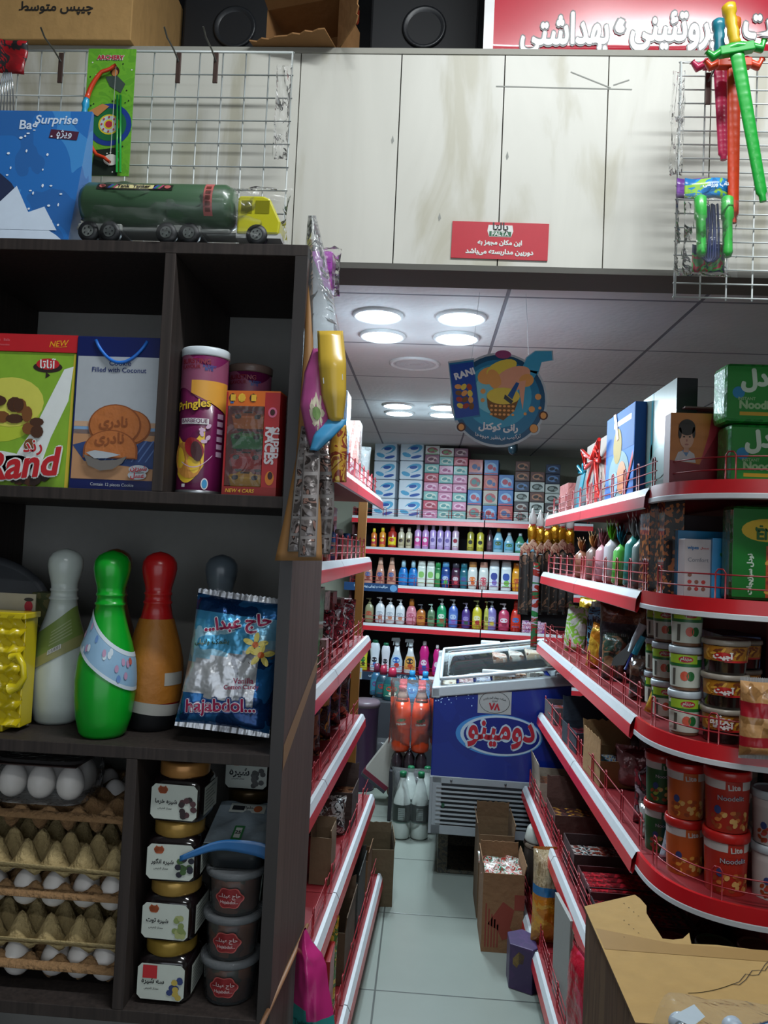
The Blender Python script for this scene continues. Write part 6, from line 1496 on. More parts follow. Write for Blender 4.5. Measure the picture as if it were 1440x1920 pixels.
# cartons in the aisle
def goods_carton(label, px, py, w, d, h, c, rz=0, flaps=(None,) * 4, z=0, **k):
    q = Z(px, py, z); return open_carton('open_carton', label, (q.x, q.y, z), w, d, h, c, rz, flaps, **k), q
t, q = goods_carton('tall narrow brown carton standing open in front of the freezer vents', 926, 1724, .155, .24, .36, '#6c5238', 0, (None, -.1, .2, .1), fl=.3)
t, q = goods_carton('brown carton filled with small sachets in front of the taller one', 940, 1787, .165, .22, .31, '#7c5a3c', 0, (None, .0, .1, .25), fl=.22)
b = MB(); f = plane_fn(0); b.shape(f, [(-.04, .14), (.0, .2), (.045, .17), (.03, .1), (.06, .07), (.0, .05), (-.02, .09), (-.06, .11)], 0); b.rect(f, .045, .085, .17, .23, 0)
for i in range(5): b.rect(f, -.07 + i * .012, -.064 + i * .012, .02, .19 - i * .02, 0)
b.build('printed_side', mat('#7c3426', .7), t)
rr = random.Random(2)
for k_ in range(14):
    o = MB(); g = pouch_geo(.075, .05, .018, k_, wr=.002)
    for side in (-1, 1): o.grid(lambda a, c: g(a * 2 - 1, c * 2 - 1, side), 8, 6, 0, True, side > 0)
    o = o.build('sachet', pmat(['#b8b8ac', '#a8382c', '#c8c8c0', '#2c6c4c', '#7c2c24'], 30, k_ % 5, .35))
    tag(o, 'small white and red sachet in the carton in front of the taller carton', 'sachet', 'sachets in the aisle carton', (q.x - .05 + (k_ % 3) * .05, q.y + .04 + (k_ // 3) * .045, .262 + .004 * (k_ % 2))); o.rotation_euler = (-1.1 + rr.random() * .3, rr.random() * .5 - .25, rr.random() - .5)
MB_ = None
o = MB().box(-.076, .076, .005, .212, 0, .25).build('carton_filling', card('#5c4630')); tag(o, 'inner cardboard block under the sachets in the aisle carton', 'cardboard box', None, (q.x, q.y, .004))
# low carton on the other side and dusty floor spot
t, q = goods_carton('open brown carton standing on the floor beside the near shelving', 697, 1700, .18, .22, .25, '#5a4a34', .1, (None, .1, None, .1), fl=.2)
q = Z(980, 1838, 0); t = thing('purple_carton', 'purple six-sided carton lying on the floor at the shelf foot', 'cardboard box', (q.x + .0, q.y - .06, 0))
MB().prism([(-.06, .0), (.02, -.04), (.04, -.02), (.04, .08), (.0, .12), (-.06, .09)], .16, 0).build('carton', pmat(['#33204a', '#3c2450', '#33204a'], 9, 4, .5), t, bevel=.003)
b = MB(); b.shape(lambda u, v, l=1: (-.058 + u, -.0006 - .5 * u - .0004 * l, v), [(.01, .11), (.03, .14), (.05, .13), (.045, .10), (.03, .095), (.025, .08), (.01, .09)], 0); b.build('printed_side', mat('#8c7440', .5), t)
t = thing('shoe_pair', 'worn pale slipper poking out under the near shelving', 'slipper', (Z(690, 1850, 0).x - .06, Z(690, 1850, 0).y, 0)); MB().lathe([(.03, 0), (.045, .01), (.045, .035), (.03, .055), (.004, .06)], 20, 0, ry=2.1, c=(-.01, 0, 0)).build('upper', mat('#5c564c', .7), t)
MB().lathe([(.003, .06), (.022, .0605)], 16, 0, ry=1.9, c=(-.01, -.02, .0)).build('opening', mat('#2a2622', .8), t)
t.name = 'slipper'; t.scale = (.8, 1, .6)
# ------------------------------------------------------------------ goods on the gondola with the rounded end
def aisle_box(name, label, cat, pn, pf, ptop, tier, xf, th, m, pr=None, group=None, zbase=None, tilt=0, extra=None):
    """carton whose wide face looks into the aisle; pn / pf: pixel columns of its near and far edges"""
    z = TZ[tier] if zbase is None else zbase
    yy = 1000
    yn, yf = X(pn, yy, xf).y, X(pf, yy, xf).y
    h = W(pn, ptop, yn).z - z; L_ = yf - yn
    t = thing(name, label, cat, (xf, yn, z), 0, group)
    if tilt: t.rotation_euler = (0, tilt, 0)
    MB().box(0, th, 0, L_, 0, h).build('body', m, t, bevel=.0015)
    if pr:
        b = MB(); ms = pr(b, lambda u, v, l=1: (-.0006 * l, L_ - u, v), L_, h); b.build('printed_front', ms, t)
    if extra: extra(t, L_, h)
    return t
def blotch(cols, seed, n=26):
    def pr(b, f, w, h):
        r = random.Random(seed)
        for k in range(n): b.ell(f, w * (.1 + .8 * r.random()), h * (.1 + .8 * r.random()), w * (.03 + .08 * r.random()), h * (.03 + .08 * r.random()), r.randrange(len(cols)), 1 + k * .15, 9, r.random() * 3)
        return [mat(c, .35) for c in cols]
    return pr
# --- top shelf
aisle_box('gift_box', 'small salmon pink box at the far end of the top aisle shelf', 'box', 1062, 1047, 905, 0, .625, .06, pmat(['#b86c68', '#c47c74', '#a85c5c'], 14, 1, .4))
aisle_box('gift_box', 'dark grey gift box with a teal ribbon beside the salmon pink box', 'box', 1092, 1068, 880, 0, .63, .04, mat('#4c565c', .35), tilt=.15, extra=lambda t, L_, h: (MB().box(-.004, -.001, L_ * .35, L_ * .6, 0, h, 0).box(-.004, .044, L_ * .35, L_ * .6, h, h + .003, 0).tube([(-.005, L_ * .45, h), (-.02, L_ * .3, h + .03), (-.005, L_ * .2, h + .01), (-.005, L_ * .5, h + .002), (-.02, L_ * .7, h + .035), (-.005, L_ * .8, h + .01), (-.005, L_ * .5, h)], .006, 6).build('ribbon', mat('#1c8ca4', .3), t)))
def redbow(t, L_, h):
    b = MB()
    for s in (-1, 1):
        for k in range(3): b.tube([(-.014 - k * .006, L_ * .5, h * .72), (-.03, L_ * (.5 + s * (.22 + .08 * k)), h * (.80 + .06 * k)), (-.02, L_ * (.5 + s * .3), h * (.68 - .03 * k)), (-.012, L_ * .5, h * .70)], .007, 6)
        b.tube([(-.012, L_ * .5, h * .7), (-.02, L_ * (.5 + s * .18), h * .4), (-.012, L_ * (.5 + s * .25), h * .1)], .005, 6)
    b.box(-.004, -.001, L_ * .44, L_ * .56, 0, h); b.build('red_bow', mat('#c8241c', .3, coat=.3), t)
aisle_box('gift_box', 'pastel gift box tied with a big red ribbon bow', 'gift box', 1140, 1096, 810, 0, .625, .05, mat('#84746a', .6), blotch(['#948478', '#843c38', '#6c8494', '#94786c'], 3), extra=redbow)
def disney(b, f, w, h):
    b.rect(f, .003, w - .003, h * .55, h - .004, 0); b.ell(f, w * .5, h * .3, w * .36, h * .26, 1, 2); b.ell(f, w * .45, h * .62, w * .15, h * .2, 2, 3); b.ell(f, w * .62, h * .25, w * .16, h * .18, 3, 4); b.ell(f, w * .38, h * .2, w * .12, h * .14, 4, 5); b.rect(f, w * .3, w * .9, h * .84, h * .9, 5, 2)
    b.shape(f, [(w * .66, 0), (w * .74, 0), (w * 1.0, h * .42), (w * 1.0, h * .5)], 6, 6); b.shape(f, [(w * .3, h), (w * .38, h), (w * .5, h * .7), (w * .44, h * .68)], 6, 6)
    return [mat('#1c4c84', .6), mat('#6c8488', .6), mat('#907838', .6), mat('#c87c54', .4), mat('#7c9cc0', .4), mat('#c8d4e0', .4), mat('#c82c24', .3)]
aisle_box('toy_carton', 'blue toy box with a castle-coloured picture and a slanting red ribbon', 'toy box', 1184, 1132, 752, 0, .62, .055, mat('#1c5ca8', .6), disney)
def tealbox(b, f, w, h):
    b.rect(f, 0, w, 0, h, 0, 1, 4, 8); b.rect(f, w * .28, w * .34, h * .35, h, 1, 2); b.shape(f, [(w * .1, h * .1), (w * .9, h * .2), (w * .85, h * .6), (w * .3, h * .5)], 2, 2); b.ell(f, w * .55, h * .3, w * .25, h * .15, 3, 3)
    return [mat('#56625c', .3, coat=.3), mat('#20606c', .3), mat('#3c6c68', .3, coat=.3), mat('#5c706c', .3, coat=.3)]
aisle_box('gift_box', 'tall pale green window gift box with dark grey sides', 'gift box', 1262, 1200, 708, 0, .655, .055, mat('#2b2c30', .35), tealbox)
# round end, top
def endq(px, tier, Yd, py=1000): 
    p = W(px, py, Yd); return p.x
def photo_pack(b, f, w, h):
    b.rect(f, -w / 2, w / 2, 0, h, 0); b.shape(f, [(-w / 2, h * .35), (w * .02, h * .30), (w * .2, h * .72), (w * .22, h), (-w / 2, h)], 1, 2)
    b.shape(f, [(w * .02, h * .3), (w * .3, h * .72), (w * .34, h), (w * .22, h), (w * .16, h * .7)], 8, 3)
    b.shape(f, [(-w * .42, h * .34), (-w * .05, h * .32), (-w * .08, h * .44), (-w * .2, h * .5), (-w * .36, h * .46)], 2, 4); b.shape(f, [(-w * .3, h * .49), (-w * .16, h * .49), (-w * .22, h * .40)], 3, 5)
    b.rect(f, -w * .27, -w * .18, h * .46, h * .56, 4, 6); b.ell(f, -w * .22, h * .66, w * .125, h * .155, 4, 7, 24)
    b.ell(f, -w * .22, h * .80, w * .145, h * .11, 5, 8, 24); b.ell(f, -w * .34, h * .72, w * .03, h * .08, 5, 8, 12); b.ell(f, -w * .10, h * .73, w * .028, h * .08, 5, 8, 12)
    for s in (-1, 1): b.ell(f, -w * .22 + s * w * .05, h * .67, w * .017, h * .011, 6, 10, 10); b.rect(f, -w * .22 + s * w * .05 - w * .024, -w * .22 + s * w * .05 + w * .024, h * .70, h * .71, 5, 10)
    b.ell(f, -w * .22, h * .62, w * .012, h * .02, 7, 10, 8); b.ell(f, -w * .22, h * .565, w * .035, h * .01, 7, 10, 10)
    pass
    return [mat('#7c1824', .3), mat('#b46c2c', .35), mat('#b8b0b0', .4), mat('#5c7ca0', .4), mat('#c09078', .5), mat('#241814', .5), mat('#1c1410', .4), mat('#9c5c54', .5), mat('#a8323c', .3), mat('#8c4c58', .4)]
yy = 1.96; xx = endq(1306, 0, yy); w_ = pxm(104, yy)
pbox('food_pack', 'maroon food pack with a portrait of a dark-haired boy on the rounded shelf end', 'food pack', (xx, yy, TZ[0]), w_, .05, W(1300, 775, yy).z - TZ[0], mat('#6c1420', .5), photo_pack)
o = pouch_geo(.05, .16, .03, 41); t = thing('silver_pouch', 'silver foil pouch squeezed between the portrait pack and the noodle packs', 'pouch', (endq(1372, 0, 1.92), 1.92, TZ[0])); pouch(t, .045, .17, .035, [foil('#8c8c90', '#b8bcc0', .25, .8)] * 2, 41)
for k, (py, x_) in enumerate(((760, 1325), (738, 1330))):
    t = thing('brown_carton', ['flat tan carton lying behind the portrait pack', 'upper tan carton with printed columns behind the portrait pack'][k], 'cardboard box', (endq(x_, 0, 2.45), 2.45, TZ[0] + .001 + k * .19)); MB().box(-.12, .14, 0, .2, 0, .185 if k == 0 else .075).build('carton', pmat(['#8c7048', '#7c6440', '#a08458'], 30, k, .8, (3, 1, .3)), t, bevel=.002)
t = thing('carton_flap', 'grey-pink open carton lid resting above the portrait pack', 'cardboard box', (endq(1325, 0, 2.1), 2.16, W(1325, 768, 2.1).z)); MB().box(-.07, .07, -.075, .1, 0, .004).build('lid', mat('#8c7874', .7), t); MB().box(-.07, .07, -.03, .1, -(t.location.z - TZ[0] - .001), -.001).build('carton', mat('#4c3c38', .7), t)
def noodle(b, f, w, h):
    b.rect(f, -w * .48, w * .48, h * .06, h * .94, 0, 1, 1, 1); b.text(fa('نودل'), f, .005, h * .72, w=w * .62, m=1, bold=.06, lift=4, rot=.08); b.ell(f, -w * .32, h * .5, w * .09, w * .09, 2, 2); b.text('Noodle', f, -w * .05, h * .3, w=w * .5, m=3, bold=.05, lift=3); b.text('INSTANT', f, -w * .2, h * .4, w=w * .25, m=3, bold=.02, lift=3)
    b.ell(f, w * .25, h * .25, w * .16, h * .1, 4, 2); b.rect(f, -w * .3, w * .4, h * .12, h * .18, 5, 2)
    return [mat('#187a26', .35, coat=.2), mat('#b8c8b4', .35), mat('#1c74a0', .35), mat('#8cac7c', .4), mat('#14541c', .4), mat('#b8901c', .4)]
G_ = pmat(['#14742a', '#1a8830', '#126a24'], 12, 3, .35, bump=.35, coat=.15)
for k, (pt, n) in enumerate(((788, 'lower of the two bright green instant noodle packs at the shelf end'), (680, 'upper of the two bright green instant noodle packs at the shelf end'))):
    yy = 1.85; x_ = endq(1430, 0, yy); base = TZ[0] + .0005 + k * .1445
    pbox('noodle_pack', n, 'noodle pack', (x_ - .012 * k, yy, base), .158, .09, .142, G_, noodle, bevel=.012)
# --- second shelf: twisted gift cones, bean boxes, sponges
def cone(label, px, h, c1, c2, hx=.605, w=.05):
    y = X(px, 1060, hx).y; t = thing('gift_cone', label, 'wrapped sweet', (hx + .02, y, TZ[1]))
    MB().lathe([(w * .55, 0), (w * .7, .01), (w * .62, h * .55), (w * .2, h * .68)], 18, 0, ry=.8).build('wrapper', mat(c1, .3, coat=.4), t)
    b = MB()
    for k in range(5):
        a = -.9 + k * .45
        b.grid(lambda u, v: ((u - .5) * w * .6 * math.sin(PI * min(1, v + .15)) * math.cos(a) - .02 * v * (k % 2), math.sin(a) * v * h * .30 + (u - .5) * w * .8 * math.sin(PI * min(1, v * .9 + .1)), h * .64 + v * h * .36 * math.cos(a * .7)), 4, 8, 0)
    b.build('flared_top', mat(c2, .35, coat=.3), t, solid=.001); return t
for px, h, a, c, n in ((1083, .17, '#7c4c38', '#b07c50', 'brown sweet cone with a tan flared top at the far end of its row'), (1104, .19, '#6c5048', '#c09058', 'brown sweet cone with a golden flared top'), (1122, .2, '#b07c84', '#a86c74', 'rose sweet cone with a dusky pink flared top'),
                       (1138, .225, '#a8a0a4', '#6cc02c', 'white sweet cone with a lime green flared top'), (1156, .2, '#4c9c3c', '#1c7c8c', 'green sweet cone with a teal flared top'), (1178, .235, '#2c7c74', '#a8acac', 'teal sweet cone with a silver-white flared top'), (1192, .22, '#5c6c68', '#8c9498', 'grey-green sweet cone beside the bean boxes')):
    cone(n, px, h * .98, a, c)
bean = pmat(['#1c1614', '#2c1e18', '#1c1614', '#a8602c'], 120, 2, .2, kind='v', coat=.6)
aisle_box('bean_box', 'slim clear box of dark coffee beans beside the silver-topped cone', 'box', 1218, 1200, 932, 1, .60, .05, bean)
aisle_box('bean_box', 'second slim clear box of dark coffee beans, next to the rounded end', 'box', 1246, 1222, 932, 1, .612, .05, bean)
yy = 1.70; 
def sponge(b, f, w, h):
    b.text('wipes', f, -w * .2, h * .84, w=w * .4, m=0, bold=.04); b.text(fa('دستمال'), f, w * .22, h * .84, w=w * .3, m=1, bold=.04); b.text('Comfort', f, 0, h * .64, w=w * .75, m=2, bold=.01)
    for k in range(7): b.ell(f, -w * .3 + (k % 3) * w * .25, h * (.14 + .12 * (k // 3)), w * .08, h * .035, 1 if k % 2 else 3, 2, 8)
    return [mat('#1c5c8c', .4), mat('#a8302c', .4), mat('#6c7078', .4), mat('#7c4c3c', .4)]
pbox('tissue_pack', 'bright blue pack standing behind the white wipes box on the rounded shelf', 'box', (endq(1322, 1, 2.02, 1060), 2.02, TZ[1]), .14, .06, .165, mat('#1c84b8', .35, coat=.3), None)
pbox('wipes_box', 'white wipes box with small red pictures on the second rounded shelf', 'box', (endq(1309, 1, 1.94, 1060), 1.94, TZ[1]), .066, .05, .142, mat('#b0a8a8', .4), sponge)
pbox('tissue_pack', 'narrow sky blue pack beside the white wipes box', 'box', (endq(1350, 1, 1.93, 1060), 1.93, TZ[1]), .038, .05, .146, mat('#1c80b4', .35, coat=.3), blotch(['#1c6c3c', '#8cc0d8', '#1c5c8c'], 5, 8))
def bignoodle(b, f, w, h):
    b.rect(f, -w * .48, w * .48, h * .04, h * .96, 0, 1); b.ell(f, w * .05, h * .74, w * .40, h * .12, 1, 2); b.text(fa('الیت'), f, w * .05, h * .76, w=w * .35, m=2, bold=.04, lift=4); b.text('Elit', f, w * .05, h * .70, w=w * .3, m=2, bold=.04, lift=4)
    b.rect(f, w * .05, w * .4, h * .04, h * .58, 3, 2)
    for k in range(14): b.ell(f, w * (.1 + .25 * ((k * 37) % 10) / 10), h * (.1 + .44 * k / 14), w * .08, h * .025, 4 + k % 2, 3, 8, k)
    b.text(fa('نودل سبزیجات'), f, -w * .2, h * .28, w=h * .42, m=6, bold=.05, lift=4, rot=PI / 2); return [mat('#146c24', .22, coat=.6), mat('#c0a01c', .35), mat('#14541c', .4), mat('#a8401c', .35), mat('#c88c3c', .4), mat('#8c241c', .4), mat('#b8ccb8', .4)]
pbox('noodle_bag', 'large dark green noodle bag with a yellow oval badge', 'noodle pack', (endq(1430, 1, 1.86, 1060), 1.86, TZ[1]), .144, .07, .225, pmat(['#0f4c1c', '#145c24'], 10, 5, .25, bump=.4, coat=.5), bignoodle, bevel=.012)
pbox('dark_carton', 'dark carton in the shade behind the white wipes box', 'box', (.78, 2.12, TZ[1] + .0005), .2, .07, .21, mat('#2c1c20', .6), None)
# --- third shelf, straight part
def place3(px, py, t, dz=0): 
    q = Z(px, py, TZ[t]); return q.x, q.y
def foilbag(name, label, cat, px, py, tier, w, h, th, m, seed, rot=(0, 0, 0), pr=None, mfun=None):
    x, y = place3(px, py, tier); x = max(x, TX[tier] + .02 + (w / 2) * abs(math.cos(rot[2])) + .5 * th); t = thing(name, label, cat, (x, y, TZ[tier] + .002)); t.rotation_euler = rot
    f = pouch(t, w, h, th, m if isinstance(m, list) else [m, m], seed, mfun=mfun, nu=16, nv=18)
    if pr: b = MB(); ms = pr(b, f, w, h); b.build('printed_front', ms, t)
    return t
foilbag('snack_pouch', 'white pouch with a green corner on the third shelf, beside the freezer', 'snack bag', 1068, 1222, 2, .11, .19, .06, pmat(['#b4b4ac', '#c0c0b8', '#7cac3c', '#b0b0a8'], 14, 3, .3, bump=.4), 51, (0, .1, -.9))
foilbag('snack_pouch', 'yellow pouch behind the white pouch on the third shelf', 'snack bag', 1102, 1200, 2, .11, .2, .05, foil('#b8941c', '#c8ac4c', .3, .3), 52, (0, 0, -.9))
foilbag('snack_pouch', 'orange and gold packet leaning over the third shelf rail', 'snack bag', 1098, 1252, 2, .08, .16, .05, foil('#b8741c', '#c89c34', .3, .4), 53, (.1, .25, -.8))
foilbag('snack_pouch', 'blue and black pouch behind the orange packet', 'snack bag', 1118, 1235, 2, .09, .2, .05, pmat(['#1c4c84', '#16181c', '#4c94b8', '#16181c'], 16, 2, .3, bump=.4), 54, (0, 0, -.8))
foilbag('snack_pouch', 'dark green pouch near the middle of the third shelf', 'snack bag', 1124, 1275, 2, .09, .15, .05, pmat(['#1c2420', '#24382c', '#6c4c34'], 18, 2, .3, bump=.4), 55, (0, 0, -.7))
t = foilbag('brown_bag', 'big dark bag with a rumpled brown top on the third aisle shelf', 'bag', 1165, 1270, 2, .2, .26, .08, [pmat(['#14161c', '#1a1c24'], 8, 1, .3, bump=.4), mat('#4c2c14', .6), foil('#4c2a12', '#6c401c', .35, .3)], 56, (0, 0, -.75), mfun=lambda u, v, s: 2 if v > .45 else 0)
for k, (px, py, dz, c, n) in enumerate(((1150, 1278, 0, '#24262a', 'scourer spatula with a light blue handle sleeve hanging before the dark bag'), )):
    q = X(1172, 1230, .58); t = thing('spatula', n, 'utensil', tuple(q)); t.rotation_euler = (0, 0, -.3)
    def P_(x, y): w_ = W(x, y, q.y); return (w_.x - q.x, 0, w_.z - q.z)
    b = MB(); b.tube([P_(1205, 1170), P_(1190, 1200), P_(1180, 1222)], .006, 8, rr=[.012, .010, .006]); b.build('grip', mat('#8c9094', .4), t)
    b = MB(); b.tube([P_(1204, 1192), P_(1188, 1226)], .010, 8); b.build('sleeve', mat('#2c98b8', .4), t)
    b = MB(); b.tube([P_(1186, 1222), P_(1172, 1256)], .0035, 6); b.build('shaft', mat('#2c3c8c', .4), t)
    b = MB(); b.prism([(P_(x, y)[0], P_(x, y)[2]) for x, y in ((1180, 1205), (1172, 1215), (1150, 1236), (1146, 1250), (1170, 1248), (1184, 1222))], .002, 0, Matrix(((1, 0, 0, 0), (0, 0, 1, .004), (0, 1, 0, 0), (0, 0, 0, 1)))); b.build('blade', mat('#4c4e4e', .3, .5), t)
def bat(b, f, w, h):
    b.rect(f, -w * .42, w * .42, h * .1, h * .9, 0, 1, 4, 6); b.shape(f, [(-w * .2, h * .15), (w * .2, h * .15), (w * .1, h * .3), (w * .22, h * .55), (0, h * .45), (-w * .22, h * .55), (-w * .1, h * .3)], 1, 3); b.text(fa('آجیل'), f, 0, h * .75, w=w * .5, m=1, bold=.04, lift=3); return [mat('#c8981c', .3), mat('#1c1814', .4)]
foilbag('yellow_packet', 'yellow packet with a black shape at the bend of the third shelf', 'snack bag', 1202, 1338, 2, .065, .115, .03, foil('#b88c1c', '#c8a43c', .3, .2), 57, (.15, .3, -.35), bat)
foilbag('clear_nut_bag', 'clear bag of dark nuts beside the yellow black-shaped packet', 'snack bag', 1170, 1312, 2, .085, .12, .05, pmat(['#3c2c24', '#2c2420', '#5c4434'], 40, 3, .2, kind='v', bump=.3, coat=.6), 58, (0, 0, -.5))
# --- third shelf, rounded end: tubs
def cup(label, x, y, z, r, h, lidc, bodym, lab, kind='green', name='food_tub', cat='tub', first={}):
    k = (kind, r, h, lidc)
    if k in first: return dup(first[k], (x, y, z + .0005), label, rnd.uniform(-.25, .25))
    t = thing(name, label, cat, (x, y, z))
    MB().lathe([(r * .84, 0), (r * .86, .003), (r * .97, h * .86), (r, h * .88)], 30, 0).build('tub', bodym, t)
    MB().lathe([(r * 1.0, h * .84), (r * 1.04, h * .86), (r * 1.04, h * .96), (r * 1.0, h), (r * .9, h), (r * .88, h * .975)], 30, 0).build('lid', mat(lidc, .35, coat=.3), t)
    b = MB(); f = cyl_fn(lambda v: r * (.86 + .11 * v / h) , step=.0004); ms = lab(b, f, r, h); b.build('label', ms, t)
    first[k] = t; return t
def lab_green(b, f, r, h):
    g = lambda a0, a1, v0, v1, m, l: b.grid(lambda u, v: f((a0 + (a1 - a0) * u) * r, h * (v0 + (v1 - v0) * v), l), 16, 2, m)
    g(-1.5, 1.5, .08, .8, 0, 1); g(-1.5, 1.5, .55, .72, 1, 2); g(-1.2, .6, .62, .82, 2, 3)
    b.ell(f, -r * .1, h * .72, r * .42, h * .07, 3, 5, 14); b.text(fa('مهنام'), f, -r * .1, h * .72, w=r * .6, m=0, bold=.03, lift=8); b.ell(f, -r * .15, h * .34, r * .25, h * .11, 4, 3, 12); b.ell(f, r * .2, h * .34, r * .24, h * .11, 1, 3, 12); b.rect(f, -r * .9, -r * .7, h * .12, h * .5, 5, 3)
    return [mat('#b0b4a8', .4), mat('#1c5c2c', .4), mat('#8cac2c', .4), mat('#a01c2c', .4), mat('#b84c34', .4), mat('#4c4c44', .4)]
CB = mat('#6c4c38', .3, coat=.5)
pos = [(1292, 1382, 3, .038, .104), (1252, 1350, 3, .034, .098), (1234, 1325, 3, .031, .094)]
for c, (px, py, n, r, h) in enumerate(pos):
    q = Z(px, py, TZ[2])
    for k in range(n):
        cup('green and white labelled tub, %s up in the %s pile of the third rounded shelf' % (['lowest', 'middle', 'topmost'][k], ['front', 'second', 'rear'][c]), q.x, q.y + r, TZ[2] + k * (h + .001), r, h, '#a4aeb4' if k < 9 else '#c0c4c0', CB, lab_green)
def lab_ajil(b, f, r, h):
    g = lambda a0, a1, v0, v1, m, l: b.grid(lambda u, v: f((a0 + (a1 - a0) * u) * r, h * (v0 + (v1 - v0) * v), l), 18, 2, m)
    g(-1.5, 1.5, .38, .82, 0, 1); g(-.3, 1.5, .36, .42, 1, 2)
    rr = random.Random(4)
    for k in range(26): b.ell(f, r * (rr.random() * 2.4 - 1.2), h * (.46 + rr.random() * .32), r * .16, h * .04, 2 + k % 2, 2 + k * .05, 8, rr.random() * 3)
    b.ell(f, -r * .35, h * .52, r * .42, h * .13, 1, 6, 18); b.text(fa('آجیت'), f, -r * .35, h * .54, w=r * .75, m=4, bold=.06, lift=10)
    return [mat('#a8701c', .35), mat('#b02020', .35), mat('#c89838', .4), mat('#6c3414', .4), mat('#d0ccc8', .4)]
def lab_ajix(b, f, r, h):
    ms = lab_ajil(b, f, r, h); b.text('ajix', f, -r * .5, h * .66, w=r * .8, m=4, bold=.02, lift=14); return ms
DK = mat('#17100e', .2, coat=.7)
q = Z(1372, 1398, TZ[2])
for k in range(3): cup('black nut tub with an orange label, %s of its pile on the third rounded shelf' % ['lowest', 'middle', 'topmost'][k], q.x, q.y + .05, TZ[2] + k * .0785, .0515, .078, '#8c8478', DK, lab_ajix if k == 0 else lab_ajil, 'ajix' if k == 0 else 'ajil')
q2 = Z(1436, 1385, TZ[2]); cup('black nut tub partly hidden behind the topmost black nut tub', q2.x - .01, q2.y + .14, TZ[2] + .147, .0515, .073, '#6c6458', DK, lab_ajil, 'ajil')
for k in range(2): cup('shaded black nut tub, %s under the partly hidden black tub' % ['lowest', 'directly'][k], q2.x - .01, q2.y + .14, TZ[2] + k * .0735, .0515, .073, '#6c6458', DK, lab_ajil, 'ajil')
t = thing('nut_bag', 'clear bag of cashews with a red and gold card beside the black nut tubs', 'snack bag', (Z(1440, 1430, TZ[2]).x, Z(1440, 1430, TZ[2]).y + .04, TZ[2] + .002))
pouch(t, .09, .16, .05, [pmat(['#a87c4c', '#b88c5c', '#8c6438'], 40, 3, .35, kind='v', bump=.4, coat=.5), mat('#8c8c8c'), mat('#8c1420', .3)], 61, mfun=lambda u, v, s: 2 if -.75 < v < -.45 or .05 < v < .45 else 0)
# --- fourth shelf, straight: display cartons
def dcarton(label, px, py, tier, w, d, h, c, rz, fill=None, flaps=(None,) * 4, fillh=.6, n=5, sname='snack_bar', scat='snack', sl=None, fl=.4):
    q = Z(px, py, TZ[tier]); q.x = max(q.x, TX[tier] + w / 2 + .018) if q.y > 1.9 else q.x
    q.y = min(q.y, 3.74 - d)
    t = open_carton('display_carton', label, (q.x, q.y, TZ[tier] + .001), w, d, h, c, rz, flaps, fl=fl)
    if fill:
        for k in range(n):
            o = MB().box(-w / 2 + .008, w / 2 - .008, -.0, (d - .016) / n - .004, 0, h * fillh)
            o = o.build(sname, fill, None, bevel=.004); M = Matrix.Rotation(rz, 4, 'Z') @ Vector((0, .008 + k * (d - .016) / n, .005))
            tag(o, sl, scat, sl + ' row', (q.x + M.x, q.y + M.y, TZ[tier] + .001 + M.z), rz); o.rotation_euler = (-.0, 0, rz)
    return t
dk = lambda *c: pmat(list(c), 24, 3, .3, bump=.3)
dcarton('dark display carton with a white rim at the freezer end of the fourth shelf', 1062, 1350, 3, .2, .22, .075, '#4c4648', .05, dk('#2c2c34', '#8c3c2c', '#4c5c8c', '#a8a8a0'), sl='small dark and red wafer in the display carton at the freezer end')
dcarton('black display carton with round white badges on the fourth shelf', 1128, 1418, 3, .2, .24, .08, '#1c2430', .05, dk('#1c1c24', '#7c1c24', '#2c3440', '#5c1c20'), sl='dark chocolate bar in the black display carton', flaps=(None, .1, None, None))
dcarton('orange and blue display carton in the middle of the fourth shelf', 1150, 1478, 3, .17, .22, .085, '#8c6840', .05, dk('#4c6c5c', '#1c4c84', '#a8a490', '#6c4c3c'), sl='green and blue biscuit pack in the orange and blue carton', flaps=(None, .25, -.0, None))
def foilp(label, px, py, tier, w, h, th, m, seed, rot, z=0): 
    q = Z(px, py, TZ[tier]); q.x = max(q.x, TX[tier] + .02 + (w / 2) * abs(math.cos(rot[2])) + .4 * th); t = thing('snack_pouch', label, 'snack bag', (q.x, q.y, TZ[tier] + .002 + z)); t.rotation_euler = rot; pouch(t, w, h, th, [m, m], seed, nu=14, nv=16); return t
foilp('clear pouch of red sweets next to the striped tubs on the fourth shelf', 1210, 1545, 3, .11, .15, .06, dk('#6c1c28', '#8c2430', '#3c1c20', '#a8a0a8'), 63, (0, 0, -.2))
foilp('crinkled reddish pouch behind the clear sweets on the fourth shelf', 1190, 1480, 3, .13, .13, .07, foil('#5c2428', '#8c6464', .2, .3), 64, (0, 0, -.4))
foilp('dark glossy pouch lying deep on the fourth shelf', 1190, 1435, 3, .16, .12, .08, foil('#2c2024', '#5c4c50', .2, .4), 65, (0, 0, -.2))
foilp('small blue and silver packet at the bend of the fourth shelf', 1196, 1612, 3, .06, .07, .04, foil('#1c4c94', '#a8acb8', .2, .4), 66, (0, .2, -.3))
foilp('light blue packet at the bend of the fourth shelf', 1168, 1570, 3, .06, .09, .04, foil('#3c8cac', '#b8bcb8', .2, .3), 67, (0, -.1, -.5))
